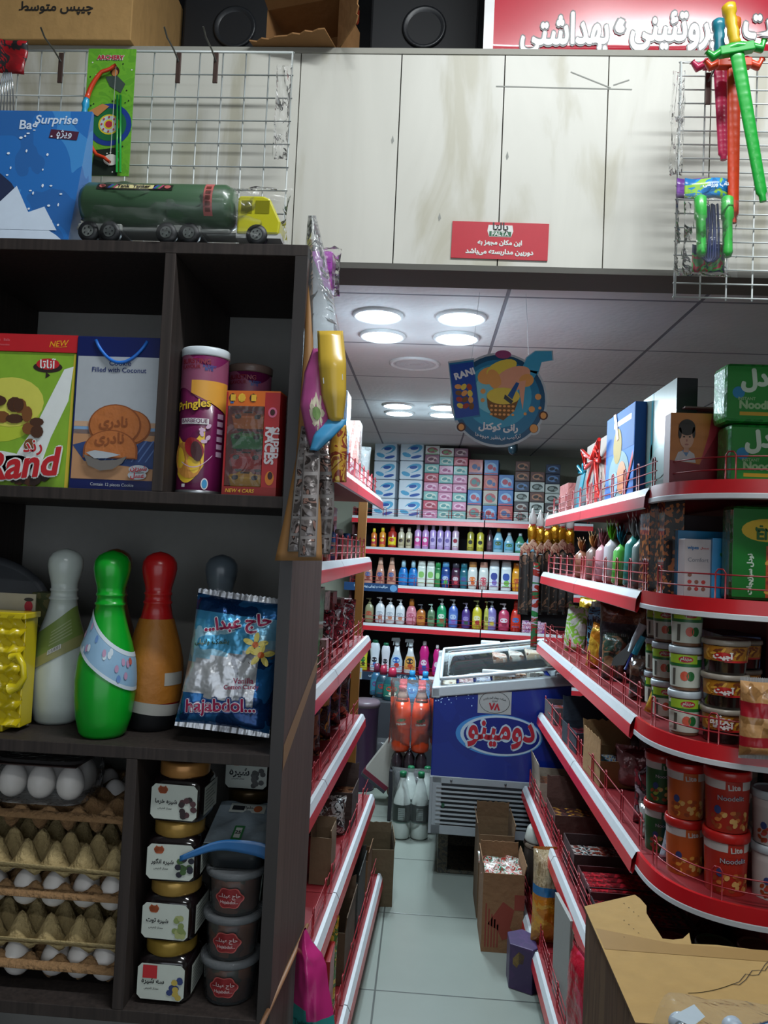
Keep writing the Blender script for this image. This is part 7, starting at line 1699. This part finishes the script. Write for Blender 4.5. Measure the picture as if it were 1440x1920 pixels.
# rounded end of the fourth shelf: red-lidded tubs
def lab_lite(c_, words_, fac):
    def L_(b, f, r, h):
        g = lambda a0, a1, v0, v1, m, l: b.grid(lambda u, v: f((a0 + (a1 - a0) * u) * r, h * (v0 + (v1 - v0) * v), l), 18, 3, m)
        g(-1.55, 1.55, .0, .70, 0, 1); g(-1.55, 1.55, .70, .84, 1, 1.2); g(-.25, .5, .62, .84, 0, 2)
        b.text(words_[0], f, r * .12, h * .75, w=r * .5, m=1, bold=.03, lift=5, rot=.1); b.text(words_[1], f, r * .0, h * .57, w=r * 1.1, m=2, bold=.03, lift=4, rot=.06); b.text(words_[1], f, r * .0, h * .57, w=r * 1.1, m=1, bold=.0, lift=7, rot=.06)
        rr = random.Random(4)
        for k in range(26): b.ell(f, r * (rr.random() * 1.7 - .85), h * (.06 + rr.random() * .3), r * .14, h * .035, 3 + k % 3, 2 + k * .05, 8, rr.random() * 3)
        b.ell(f, -r * .55, h * .36, r * .16, h * .07, 2, 4, 10); return [mat(c_, .35, coat=.2), mat('#b0a8a4', .4), mat('#2c3c6c', .4), mat(fac, .4), mat('#8c3c1c', .4), mat('#c89c5c', .4)]
    return L_
tb = mat('#a8a09c', .4, coat=.2)
Lr = lab_lite('#9c2418', ('Lite', 'Noodelit'), '#b86c34'); Lo = lab_lite('#a84c1c', ('Lite', ''), '#c88c3c'); Lg = lab_lite('#1c4c24', ('Lite', 'Noodelite'), '#8c9c3c')
def pile(px, py, r, h, n, lid, lab, kind, txt, py_off=0):
    q = Z(px, py, TZ[3])
    for k in range(n): cup(txt % ['lower', 'upper'][k], q.x, q.y + r, TZ[3] + k * (h + .001), r, h, lid, tb, lab, kind)
pile(1375, 1684, .0505, .139, 2, '#b81c18', Lr, 'red', '%s of the two red-lidded red snack tubs standing frontmost on the fourth rounded shelf')
pile(1294, 1646, .0462, .132, 2, '#b81c18', Lo, 'orange', '%s of the two red-lidded orange tubs beside the frontmost red ones')
pile(1247, 1602, .043, .124, 2, '#b02018', Lg, 'green', '%s of the two red-lidded green noodle tubs at the shelf bend')
pile(1462, 1695, .045, .120, 2, '#9ca4a8', lab_lite('#a8a09c', ('Lite', ''), '#a83c34'), 'pale', '%s of the two pale white-lidded tubs at the edge beyond the red snack tubs')
q = Z(1382, 1640, TZ[3])
for k in range(3): cup('pink-labelled round tub in the second rank behind the red snack tubs, %s' % ['lowest', 'middle', 'topmost'][k], q.x - .0, q.y + .09, TZ[3] + k * .092, .062, .091, '#b49c98', mat('#8c2c34', .35, coat=.4), lab_lite('#94303c', ('Lite', ''), '#b87c5c'), 'pinkish')
q = Z(1300, 1600, TZ[3])
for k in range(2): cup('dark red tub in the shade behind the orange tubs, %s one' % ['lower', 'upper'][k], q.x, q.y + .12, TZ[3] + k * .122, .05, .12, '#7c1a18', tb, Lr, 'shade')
# --- fifth shelf
rb = dk('#3c1c1c', '#7c1c1c', '#1c1c20', '#a8a4a0')
dcarton('white-rimmed open carton of wafers at the freezer end of the fifth shelf', 1030, 1500, 4, .2, .26, .10, '#8c7c6c', .0, dk('#5c3424', '#7c4c34', '#3c2420'), sl='brown wafer in the white-rimmed carton at the freezer end', flaps=(None, None, .1, None))
dcarton('maroon open carton with a torn orange corner on the fifth shelf', 1062, 1580, 4, .2, .22, .10, '#4c2c24', .0, dk('#2c1c1c', '#4c2824', '#a8762c'), sl='dark bar in the maroon carton with the torn orange corner', flaps=(None, .1, None, None))
dcarton('dark carton of black and white packets on the fifth shelf', 1078, 1660, 4, .2, .2, .10, '#3c2424', .0, dk('#1c1c1e', '#a8a8a4', '#7c2c1c', '#2c2022'), sl='black and white packet in the dark fifth-shelf carton')
dcarton('red-striped carton of red bars on the fifth shelf', 1100, 1730, 4, .22, .2, .09, '#4c1c20', .0, dk('#8c1420', '#5c1418', '#a81c28'), sl='glossy red bar in the red-striped carton', fillh=.8)
dcarton('black carton of red-labelled bars below the rounded end', 1160, 1790, 4, .26, .24, .08, '#2c1a1e', .0, dk('#1c1618', '#7c1c24', '#2c1c1e'), sl='black and red bar in the carton below the rounded end', fillh=.8)
for k in range(12):
    r_, c_ = divmod(k, 4); x, y = .66 + c_ * .105 - r_ * .0, 1.83 + r_ * .105
    t = cup('jar with a %s lid under the rounded end, rank %s, file %s' % (['green', 'brown', 'dark red'][k % 3], ORD[r_], ORD[c_]), x, y, TZ[4], .046, .15, ['#3c5c3c', '#6c4c3c', '#5c2024'][k % 3], mat('#2c1c1c', .3, coat=.4), lab_lite('#4c2824', ('Lite', ''), '#5c4434'), 'dark%d' % (k % 3))
# --- base shelf
def lowbag():
    q = Z(1040, 1690, TZ[4] - 0.0)
q = Z(1010, 1760, TZ[5]); 
def stackbox(name, label, cat, px, py, w, d, h, m, rz=0, tier=5, z=0):
    q = Z(px, py, TZ[tier]); return pbox(name, label, cat, (q.x, q.y, TZ[tier] + z), w, d, h, m, None, rz)
t = thing('jar', 'white sauce jar with a dark patterned rim on the base shelf near the vents', 'jar', (0, 3.45, TZ[5]))
t.location.x = W(1010, 1590, 3.45).x; hz = W(1010, 1548, 3.45).z - TZ[5]
MB().lathe([(.05, 0), (.062, .01), (.062, hz - .08), (.058, hz - .07)], 24, 0).build('body', mat('#3c3430', .3, coat=.5), t); MB().lathe([(.06, hz - .07), (.062, hz - .055), (.05, hz - .01), (.04, hz)], 24, 0).build('lid', mat('#a8a8a0', .35, coat=.4), t)
MB().lathe([(.0635, hz - .085), (.066, hz - .075), (.0635, hz - .065)], 24, 0, capb=False, capt=False).build('rim', pmat(['#2c1c18', '#8c7c6c'], 60, 2, .5, kind='v'), t)
b = MB(); b.ell(lambda u, v, l=1: (u, v, hz + .001), 0, 0, .026, .026, 0); b.build('lid_print', mat('#8c6c3c', .5), t)
t = thing('snack_pouch', 'large clear bag of pale noodles with a blue and orange foot on the base shelf', 'snack bag', (W(1030, 1660, 3.0).x, 3.0, TZ[5] + .002)); hz = W(1030, 1592, 3.0).z - TZ[5]
pouch(t, .13, hz, .10, [pmat(['#a89474', '#b8a484', '#8c7858'], 30, 2, .2, (4, 4, .6), bump=.5, coat=.7), mat('#b86c1c', .3), mat('#2c6ca0', .25, coat=.5), foil('#c0741c', '#c8943c', .2, .2)], 71, mfun=lambda u, v, s: 3 if v < .05 else 2 if v < .3 else 0); t.rotation_euler = (0, 0, .1)
stackbox('brown_carton', 'plain brown carton on the base shelf beside the noodle bag', 'cardboard box', 1080, 1830, .10, .24, .30, card('#4c3a2a')).location = (.545, 2.44, TZ[5] + .001)
stackbox('paper_carton', 'white-faced carton with a torn rim on the base shelf', 'cardboard box', 1068, 1885, .2, .012, .32, mat('#8c8c88', .6), -1.5).location = (.484, 2.58, TZ[5] + .001)
t = foilp('red soft pack lying on its edge on the base shelf beside the torn carton', 1098, 1905, 5, .18, .33, .06, foil('#a01428', '#b8304c', .25, .1), 72, (0, 0, -1.35)); t.location = (.49, 2.24, TZ[5] + .003)
stackbox('brown_carton', 'reddish-brown carton at the near end of the base shelf', 'cardboard box', 1130, 1960, .12, .2, .24, card('#5c3226')).location = (.56, 1.9, TZ[5] + .001)
for k in range(5): stackbox('storage_carton', 'dim carton deep on the base shelf, %s from the far end' % ORD[k], 'cardboard box', 0, 0, .2, .3, .26 - .02 * (k % 2), card('#3c2c24')).location = (.75, 2.05 + .34 * k, TZ[5] + .001)
# dim back stock on the deeper half of the shelves
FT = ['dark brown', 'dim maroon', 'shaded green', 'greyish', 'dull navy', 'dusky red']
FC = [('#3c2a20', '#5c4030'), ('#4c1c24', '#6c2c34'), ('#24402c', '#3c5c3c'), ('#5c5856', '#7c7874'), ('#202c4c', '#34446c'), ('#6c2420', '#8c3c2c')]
for ti, hh in ((0, .16), (1, .2), (2, .22), (3, .22), (4, .2)):
    for k in range(8):
        y = 2.12 + k * .208; c = (k * 5 + ti * 2) % 6
        if ti == 4 and y < 2.2: continue
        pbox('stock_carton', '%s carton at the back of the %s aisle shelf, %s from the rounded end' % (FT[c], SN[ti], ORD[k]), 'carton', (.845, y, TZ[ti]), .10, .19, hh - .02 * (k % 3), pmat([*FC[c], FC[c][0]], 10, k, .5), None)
# gold sachets and dark gloves hanging from the far end of the top shelves
for k in range(12):
    x_ = 1000 + (k % 6) * 14; y_ = 952 + (k // 6) * 10 + (k % 3) * 4; Yh = 3.95 + .03 * (k // 6)
    q = W(x_, y_, Yh)
    lab = 'gold and silver trinket packet hanging beyond the top aisle shelf, %s of its string' % ORD[k]
    if k == 0:
        g0 = thing('hanging_trinket', lab, 'hanging packet', tuple(q))
        MB().lathe([(.003, -.17), (.022, -.15), (.024, -.11), (.014, -.085)], 14, 0, ry=.5).build('gold_end', foil('#b8841c', '#d0a840', .25, .7), g0); MB().lathe([(.013, -.088), (.020, -.075), (.020, -.05), (.008, -.02), (.002, 0)], 14, 0, ry=.5).build('silver_top', mat('#b8b4b0', .3), g0); MB().lathe([(.0145, -.092), (.0145, -.084)], 12, 0, ry=.6).build('red_tie', mat('#a01c1c', .4), g0)
    else: dup(g0, tuple(q), lab, rnd.uniform(-.5, .5))
hb = None
for k in range(7):
    x_ = 984 + k * 14; q = W(x_, 1040 - (k % 2) * 6, 3.92)
    lab = 'dark spotted hair band card hanging at the shelf end, %s from the freezer glass side' % ORD[k]
    if k == 0:
        hb = thing('hair_band_card', lab, 'hair band', tuple(q))
        MB().grid(lambda u, v: (-.026 + .052 * u, .006 * math.sin(PI * u), -.30 * v), 6, 16, 0).build('bands', pmat(['#171310', '#241a14', '#171310', '#6c4c38'], 30, 2, .6, (1, 1, .6)), hb, solid=.004)
        MB().grid(lambda u, v: (-.024 + .048 * u, -.006, .0 + .05 * v - .012 * math.cos(u * 6)), 6, 4, 0).build('header', pmat(['#a87c64', '#b89078', '#7c3428'], 30, 2, .5), hb, solid=.001)
    else: dup(hb, tuple(q), lab, rnd.uniform(-.5, .5))
t = thing('hanging_net', 'red and green strip hanging among the dark hair band cards', 'hanging packet', tuple(W(1006, 1055, 3.88))); MB().grid(lambda u, v: (-.016 + .032 * u, 0, -.42 * v), 3, 14, 0).build('strip', pmat(['#8c2018', '#1c5c34', '#8c2018', '#a8a4b0', '#1c6c34'], 9, 2, .4, (.5, 1, 1.6)), t, solid=.003)
# torn carton in front with a wrapped bottle pack on top
t = thing('torn_carton', 'large tan carton with a torn top flap in front of the rounded shelf end', 'cardboard box', (.32, 1.13, 0)); CZ = .95
MB().box(0, .62, 0, .345, 0, .004).box(0, .004, 0, .345, 0, CZ).box(.616, .62, 0, .345, 0, CZ).box(.004, .616, 0, .004, 0, CZ).box(.004, .616, .341, .345, 0, CZ - .12).build('body', pmat(['#6c4f34', '#5e442c', '#755a3c'], 5, 2, .85, (6, 6, .5), kind='n', coat=0), t)
rr = random.Random(6)
P_ = lambda px, py: (lambda q: (q.x - .32, q.y - 1.13))(Z(px, py, CZ))
pts = [(-.003, -.003), (.62, -.003), (.62, .17)] + [P_(px, py) for px, py in ((1440, 1790), (1400, 1785), (1345, 1778), (1296, 1776), (1292, 1755), (1280, 1766), (1262, 1768), (1242, 1766), (1232, 1750), (1222, 1735), (1212, 1718), (1212, 1704), (1200, 1690), (1190, 1683), (1120, 1676))]
pts = [p for p in pts]; pts[-1] = (-.003, .348)
b = MB(); b.prism(pts, .005, 0, Matrix.Translation((0, 0, CZ)), 1)
b.build('torn_flap', [card('#a6854f'), card('#6c5236')], t)
b = MB(); f = lambda u, v, l=1: (u, v, CZ + .0052 + .0003 * l)
a0, a1 = P_(1160, 1750), P_(1440, 1800); c0, c1 = P_(1168, 1775), P_(1440, 1822)
b.shape(f, [(0.0, a0[1]), (.12, a0[1] - .035), (.6, a0[1] - .035), (.6, a0[1] - .075), (0, a0[1] - .07)], 0)
for k in range(9): p = P_(1170 + 9 * (k % 4), 1700 + k * 8); b.ell(f, p[0], p[1], .0012, .0012, 1, 2, 6)
for s in range(2):
    xs = [P_(1290 + i * 12, 1870 - (i * i) * .35 + (8 * math.sin(i * 1.7 + s * 2) if i > 7 else 0)) for i in range(14)]
    for u, v in zip(xs, xs[1:]):
        d = Vector((v[0] - u[0], v[1] - u[1])); n_ = Vector((-d.y, d.x)).normalized() * .0006
        b.shape(f, [(u[0] - n_.x, u[1] - n_.y), (v[0] - n_.x, v[1] - n_.y), (v[0] + n_.x, v[1] + n_.y), (u[0] + n_.x, u[1] + n_.y)], 1, 2)
b.build('surface_marks', [mat('#93713d', .6), mat('#3c2c1c', .8)], t)
q = P_(1298, 1768); b = MB(); b.prism([(0, 0), (.005, .0), (.009, .008), (.004, .016), (.0, .009)], .002, 0, Matrix.Translation((q[0], q[1], CZ + .004)) @ Matrix.Rotation(1.2, 4, 'X')); pass
t = thing('carton', 'tan carton under the labelled bottle pack in front of the torn carton', 'cardboard box', (.33, .79, 0)); MB().box(0, .45, 0, .335, 0, CZ - .02).build('body', card('#8c6c44'), t, bevel=.003)
# wrapped pack of bottles lying on the carton
q = Z(1330, 1930, CZ + .005)
bt = None
for k in range(4):
    lab = 'water bottle in the labelled wrap before the torn carton, %s from the aisle' % ORD[k]
    x_ = .365 + k * .072; 
    if k == 0:
        bt = thing('drink_bottle', lab, 'bottle', (x_ + .01, .95, CZ - .019)); M = Matrix.Translation((0, 0, .031)) @ Matrix.Rotation(-PI / 2, 4, 'X')
        MB().lathe([(.024, -.12), (.03, -.11), (.03, -.03), (.028, -.025), (.03, -.02), (.03, .10), (.018, .135), (.0125, .15)], 22, 0, M=M).build('body', mat('#6c7f86', .12, coat=1, var=.25), bt); MB().lathe([(.014, .148), (.014, .168), (.011, .17)], 16, 0, M=M).build('cap', mat('#b4c0cc', .4), bt)
        bt.location.y = .957
    else: dup(bt, (x_ + .01, .957, CZ - .0185), lab)
t = thing('wrap_label', 'clear printed wrap over the bottles before the torn carton', 'plastic wrap', (.335, .822, CZ - .019))
MB().grid(lambda u, v: (.0 + .32 * u, .0 + .30 * v, .0655 + .004 * abs(math.sin(u * 13)) - (.06 * max(0, (abs(u - .5) - .42) / .08) ** 2 if abs(u - .5) > .42 else 0) + .002 * math.sin(v * 20 + u * 9)), 50, 30, 0).build('film', film('#dfe8f0', .05, .2, .08, .8, 30), t)
b = MB(); f = lambda u, v, l=1: (u, v, .0715 + .0006 * l)
for cx in (.13, .28):
    b.shape(f, [(cx - .055, .215), (cx + .035, .262), (cx + .06, .22), (cx - .03, .17)], 0); b.shape(f, [(cx - .05, .214), (cx + .034, .257), (cx + .054, .222), (cx - .03, .177)], 1, 2)
    b.ell(f, cx + .005, .212, .022, .013, 2, 4, 18, .45); b.text(fa('تکنوش'), f, cx + .005, .212, w=.032, m=0, bold=.04, lift=6, rot=.45); b.text('Better Production', f, cx - .012, .237, w=.05, m=3, bold=.01, lift=3, rot=.45)
b.shape(f, [(.01, .24), (.05, .272), (.055, .245), (.03, .22)], 1, 2)
b.build('printed_labels', [mat('#1c4c74', .4), mat('#a8b4bc', .4), mat('#a01c2c', .4), mat('#24344c', .4)], t)
# ------------------------------------------------------------------ goods on the gondola behind the cabinet
def lpos(px, tier, dx=.06, py=1000):
    """place on the tier so that the item's aisle side lies dx behind the front edge at pixel column px"""
    if px < 10: return LX(tier, px) - dx, px
    y = 2.4
    for _ in range(12):
        y = X(px, py, LX(tier, y) - dx).y
    return LX(tier, y) - dx, y
def lbox(name, label, cat, px, tier, w, d, h, m, dx=.05, rz=0, z=0, pr=None):
    x, y = lpos(px, tier, dx); return pbox(name, label, cat, (x - w / 2, y, LZ[tier] + z), w, d, h, m, pr, rz)
def lbag(name, label, px, tier, w, h, th, m, seed, dx=.05, rz=.9, tilt=0, z=0, mfun=None, ms=None):
    x, y = lpos(px, tier, dx); t = thing(name, label, 'snack bag', (x - .05, y, LZ[tier] + .002 + z)); rz *= .4; w *= 1.12; h *= 1.08; t.location.x = x - w / 2 * abs(math.cos(rz)) - .008; t.rotation_euler = (0, tilt, rz)
    pouch(t, w, h, th, ms or [m, m], seed, nu=14, nv=16, mfun=mfun); return t
# top
for k, (px, h, c, n) in enumerate(((2.25, .34, ['#a8b4bc', '#8ca4b8', '#b8bcc0'], 'tall white and pale blue plastic pack beside the sachet bunch'), (2.62, .31, ['#b0b4b4', '#a8a8a8', '#4c7ca8'], 'tall white plastic pack with a blue stripe on the top near shelf'), (3.0, .27, ['#b8b0ac', '#a87c74', '#c0bcb8'], 'white and salmon pack farther along the top near shelf'))):
    lbox('plastic_pack', n, 'pack', px, 0, .10, .12, h, pmat(c, 9, k, .25, (3, 3, .4), bump=.4, coat=.6), .04)
for k, px in enumerate((2.42, 2.8, 3.17, 3.36)): lbox('pink_box', 'pink and white patterned box at the front rail of the top near shelf, %s along' % ORD[k], 'box', px, 0, .08, .12, .085, pmat(['#b8848c', '#c8b8b8', '#a84c5c', '#c8c0c0'], 34, k, .35), .025)
t = lbag('clear_bag', 'silvery crinkled clear bag at the far end of the top near shelf', 3.42, 0, .14, .20, .06, foil('#9ca4a4', '#c0c4c4', .15, .5), 81, .03)
# second
for k, (px, c, h, n) in enumerate(((1.95, '#6c5048', .12, 'small brown jar'), (2.18, '#7c9c98', .11, 'pale green jar'), (2.4, '#8c4c34', .1, 'orange-brown jar'), (2.62, '#24508c', .12, 'jar with a blue top'), (2.86, '#5c3c34', .11, 'dark brown jar'), (3.1, '#6c7c7c', .1, 'greyish jar'), (3.34, '#4c6c5c', .1, 'dull green jar'))):
    x, y = lpos(px, 1, .05); goods('tube', .06, h, c, ['#3c2c24', '#8c8c84', '#24508c'][k % 3], ('#8c8478', c), n + ' behind the rail of the second near shelf', (x, y, LZ[1] + .0005), 'spice_jar', 'jar')
for k in range(5): lbox('maroon_box', 'tall maroon box in the shade of the second near shelf, %s along' % ORD[k], 'box', 1.85 + k * .32, 1, .14, .2, .21, pmat(['#6c2024', '#7c2a2e', '#54181c'], 8, k, .45), .12)
# third
for k, (px, m, w, h, n) in enumerate(((604, ['#3c7448', '#4c8858', '#2c5c38'], .1, .26, 'dark green tall pack beside the cabinet edge on the third near shelf'), (616, ['#a8a8a0', '#c0c0b8', '#7c8c80'], .08, .23, 'tall whitish patterned pack on the third near shelf'), (630, ['#7c2428', '#8c3034', '#64201c'], .12, .22, 'dark red carton on the third near shelf'), (645, ['#6c2024', '#7c3034', '#5c4440'], .12, .18, 'second dark red carton on the third near shelf, farther along'), (660, ['#4c1c20', '#8c7c78', '#5c2428'], .1, .16, 'low red and grey carton on the third near shelf'))):
    lbox('tall_pack', n, 'pack', px, 2, w, .14, h, pmat(m, 16, k, .4), .08 if k else .05)
for k, px in enumerate((662, 674, 684)): lbag('wrapped_sweets', 'dark red and silver sweet pouch by the rail of the third near shelf, %s along' % ORD[k], [2.75, 3.05, 3.35][k], 2, .11, .15, .06, pmat(['#541c20', '#8c2434', '#2c1c20', '#c0bcbc'], 30, k, .2, metal=.3, bump=.5), 83 + k, .03)
lbox('card_box', 'small pinkish carton leaning at the rail of the third near shelf', 'box', 622, 2, .05, .06, .09, pmat(['#8c5c5c', '#a88484', '#6c3434'], 30, 2, .4), .03)
# fourth
BR = lambda s: pmat(['#2c1c18', '#44281c', '#2c1c18', '#8c5c40'], 12, s, .18, metal=.35, bump=.7, coat=.5)
lbag('foil_pouch', 'blue and white crisp bag beside the cabinet edge on the fourth near shelf', 603, 3, .18, .25, .09, pmat(['#12307c', '#1c40a0', '#12307c', '#a8b4c4'], 9, 3, .2, metal=.2, bump=.5, coat=.5), 91, .04, .5)
lbag('foil_pouch', 'large dark brown foil bag on the fourth near shelf', 622, 3, .2, .27, .1, BR(1), 92, .05, .6)
lbag('foil_pouch', 'dark brown and gold foil bag farther along the fourth near shelf', 640, 3, .18, .24, .1, pmat(['#1c1210', '#3c2414', '#1c1210', '#a87c24'], 12, 6, .18, metal=.4, bump=.7, coat=.5), 93, .05, .7)
lbag('foil_pouch', 'crumpled black and amber foil bag near the far end of the fourth near shelf', 657, 3, .16, .21, .09, pmat(['#141012', '#2c1c18', '#141012', '#8c3c1c'], 14, 8, .18, metal=.4, bump=.7, coat=.5), 94, .05, .8)
lbag('foil_pouch', 'small dark foil bag at the far end of the fourth near shelf', 672, 3, .14, .17, .08, BR(9), 95, .04, .8)
# fifth
lbag('crisp_bag', 'orange snack bag with a red centre on the fifth near shelf', 592, 4, .16, .21, .08, pmat(['#8c3c1c', '#b0541c', '#7c1c14', '#a84c24'], 14, 3, .3, bump=.5), 96, .05, .5, z=.05)
def ldc(label, px, py, tier, w, d, h, c, rz, sl=None, fill=None, n=4, flaps=(None,) * 4, fl=.4):
    q = Z(px, py, LZ[tier]); q.x = min(q.x, LX(tier, q.y) - w / 2 - .02)
    t = open_carton('display_carton', label, (q.x, q.y, LZ[tier] + .001), w, d, h, c, rz, flaps, fl=fl)
    if fill:
        for k in range(n):
            o = MB().box(-w / 2 + .008, w / 2 - .008, 0, (d - .016) / n - .004, 0, h * .75).build('snack_bar', fill, None, bevel=.004); M = Matrix.Rotation(rz, 4, 'Z') @ Vector((0, .008 + k * (d - .016) / n, .005))
            tag(o, sl, 'snack', sl + ' row', (q.x + M.x, q.y + M.y, LZ[tier] + .001 + M.z), rz)
    return t
t = ldc('brown display carton with a white printed edge on the fifth near shelf', 634, 1560, 4, .2, .2, .15, '#3c2a24', -.04, 'brown wafer bar in the carton with the white printed edge', BR(3), 4, (None, .1, .1, None), .3)
b = MB(); b.text('unico', plane_fn(0), .02, .12, w=.08, m=0, bold=.02); b.build('printed_front', mat('#a89c8c', .5), t)
ldc('narrow upright carton with open flaps on the fifth near shelf', 628, 1662, 4, .07, .1, .15, '#6c5640', -.04, flaps=(None, .1, .1, -.1), fl=.35)
lbag('white_pouch', 'white and black crumpled pouch at the far end of the fifth near shelf', 676, 4, .14, .13, .08, pmat(['#a8a8a4', '#1c1c1c', '#b8b8b4', '#4c3c34'], 22, 3, .2, bump=.6, coat=.4), 97, .03, .7, z=.0)
lbag('white_pouch', 'smaller white and brown pouch beside the crumpled one on the fifth near shelf', 664, 4, .12, .12, .07, pmat(['#8c8880', '#2c1c18', '#a8a49c', '#5c4030'], 22, 5, .2, bump=.6, coat=.4), 98, .06, .6)
lbag('green_pouch', 'lime green and white pouch by the cabinet edge on the fifth near shelf', 584, 4, .13, .16, .06, pmat(['#5c7c24', '#7c9c3c', '#a8b4a0', '#2c3c24'], 16, 2, .25, bump=.5), 99, .03, .4)
lbag('green_pouch', 'white pouch with green leaves beside the lime green one', 602, 4, .10, .15, .05, pmat(['#a8b0a4', '#4c7c2c', '#b8bcb4', '#1c3c5c'], 16, 4, .25, bump=.5), 100, .02, .4)
lbag('clear_pouch', 'crinkled clear pouch with red sweets hanging over the fifth near shelf', 574, 4, .14, .13, .08, pmat(['#5c3028', '#8c8c90', '#6c4840', '#b0b4bc'], 30, 2, .12, metal=.4, bump=.8, coat=.8), 101, -.005, .4)
lbag('clear_pouch', 'crinkled blue and silver pouch below the red sweets by the cabinet edge', 566, 4, .10, .11, .06, pmat(['#3c4a74', '#a8acb8', '#4c4854', '#7c6c8c'], 34, 3, .12, metal=.5, bump=.8, coat=.8), 102, -.03, .4, z=-.13)
# base
ldc('dark open carton with torn rim on the near base shelf', 668, 1760, 5, .15, .24, .2, '#33322e', -.04, flaps=(None, .1, None, .1), fl=.2)
ldc('brown open carton in the middle of the near base shelf', 652, 1850, 5, .17, .26, .17, '#4c3826', -.04, flaps=(None, .15, .1, .1), fl=.3)
q = Z(632, 1965, LZ[5]); q.x = min(q.x, LX(5, q.y) - .07)
t = thing('red_carton', 'bright red carton with a gold and green foil packet on top, near base shelf', 'box', (q.x, q.y, LZ[5])); MB().box(-.06, .05, 0, .12, 0, .24).build('body', mat('#8c1c1c', .35), t, bevel=.002)
b = MB(); f = plane_fn(0); b.ell(f, -.005, .15, .03, .02, 0, 1); b.rect(f, -.05, .04, .03, .05, 0); b.build('printed_front', [mat('#a8542c', .4)], t)
t = thing('gold_packet', 'gold and green foil packet standing behind the bright red carton', 'snack bag', (q.x, q.y + .16, LZ[5] + .002)); pouch(t, .11, .29, .06, [pmat(['#a87c1c', '#c8a03c', '#3c6c2c', '#8c641c'], 20, 2, .2, metal=.4, bump=.6), mat('#8c6c1c', .3)], 103)
ldc('small dented brown carton at the far end of the near base shelf', 690, 1690, 5, .12, .16, .16, '#6c4c30', -.04, flaps=(None, None, None, .1), fl=.3)
# dim stock behind
for ti, hh in ((0, .2), (2, .2), (3, .24), (4, .24), (5, .22)):
    for k in range(6):
        c = (k * 5 + ti * 3) % 6
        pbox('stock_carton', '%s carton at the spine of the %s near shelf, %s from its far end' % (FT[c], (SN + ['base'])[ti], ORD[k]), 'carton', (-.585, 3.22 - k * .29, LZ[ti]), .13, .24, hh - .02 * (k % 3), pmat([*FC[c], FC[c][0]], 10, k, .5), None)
# pink bag, stick
Yb_ = 1.35; q = W(590, 1925, Yb_)
def rows_sheet(rows, bulge):
    def fn(u, v, s=-1):
        r = v * (len(rows) - 1); i = min(int(r), len(rows) - 2); k = r - i; a, c = rows[i], rows[i + 1]
        y = a[0] + (c[0] - a[0]) * k; xl = a[1] + (c[1] - a[1]) * k; xr = a[2] + (c[2] - a[2]) * k
        p = W(xl + (xr - xl) * u, y, Yb_) - q; e = math.sin(PI * min(1, max(0, u))) * math.sin(PI * min(1, v * .9 + .02)) ** .7
        n = noise.noise(Vector((u * 4, v * 5, s * 2))) * .012 + abs(noise.noise(Vector((u * 3 + v * 2, v * 1.5, 4)))) * .012
        return Vector((p.x, p.y + s * (bulge * e + n * e), p.z))
    return fn
fn = rows_sheet([(1742, 570, 574), (1768, 560, 586), (1788, 556, 604), (1810, 554, 612), (1850, 552, 616), (1890, 550, 624), (1940, 548, 630)], .03)
t = thing('pink_bag', 'bright pink plastic bag with a teal foot hanging beside the cabinet', 'bag', tuple(q)); b = MB()
for s in (-1, 1):
    b0 = len(b.f); b.grid(lambda u, v: fn(u, v, s), 16, 24, 0, True, s > 0)
    for j in range(24):
        for i in range(16): b.m[b0 + j * 16 + i] = 1 if j > 20 or (j > 18 and i < 6) else 0
b.build('bag', [mat('#b82c74', .25, coat=.6, bump=.2, bs=20), mat('#2c8480', .3, coat=.4)], t)
b = MB(); g = lambda u, v, l=1: fn(u, 1 - v, -1) + Vector((0, -.001 * l, 0)); b.text('Twister', g, .28, .10, w=.5, h=.05, m=0, bold=.03, lift=2, rot=.05); b.build('printed_letters', mat('#0e5450', .4), t)
t = thing('wooden_stick', 'thin wooden stick leaning slantwise against the cabinet side', 'stick', tuple(W(480, 1945, 1.08)))
p = W(576, 1735, 1.46) - W(480, 1945, 1.08); MB().tube([(0, 0, 0), tuple(p * .5 + Vector((.001, 0, .001))), tuple(p)], .0038, 8).build('rod', mat('#8c6240', .6), t)
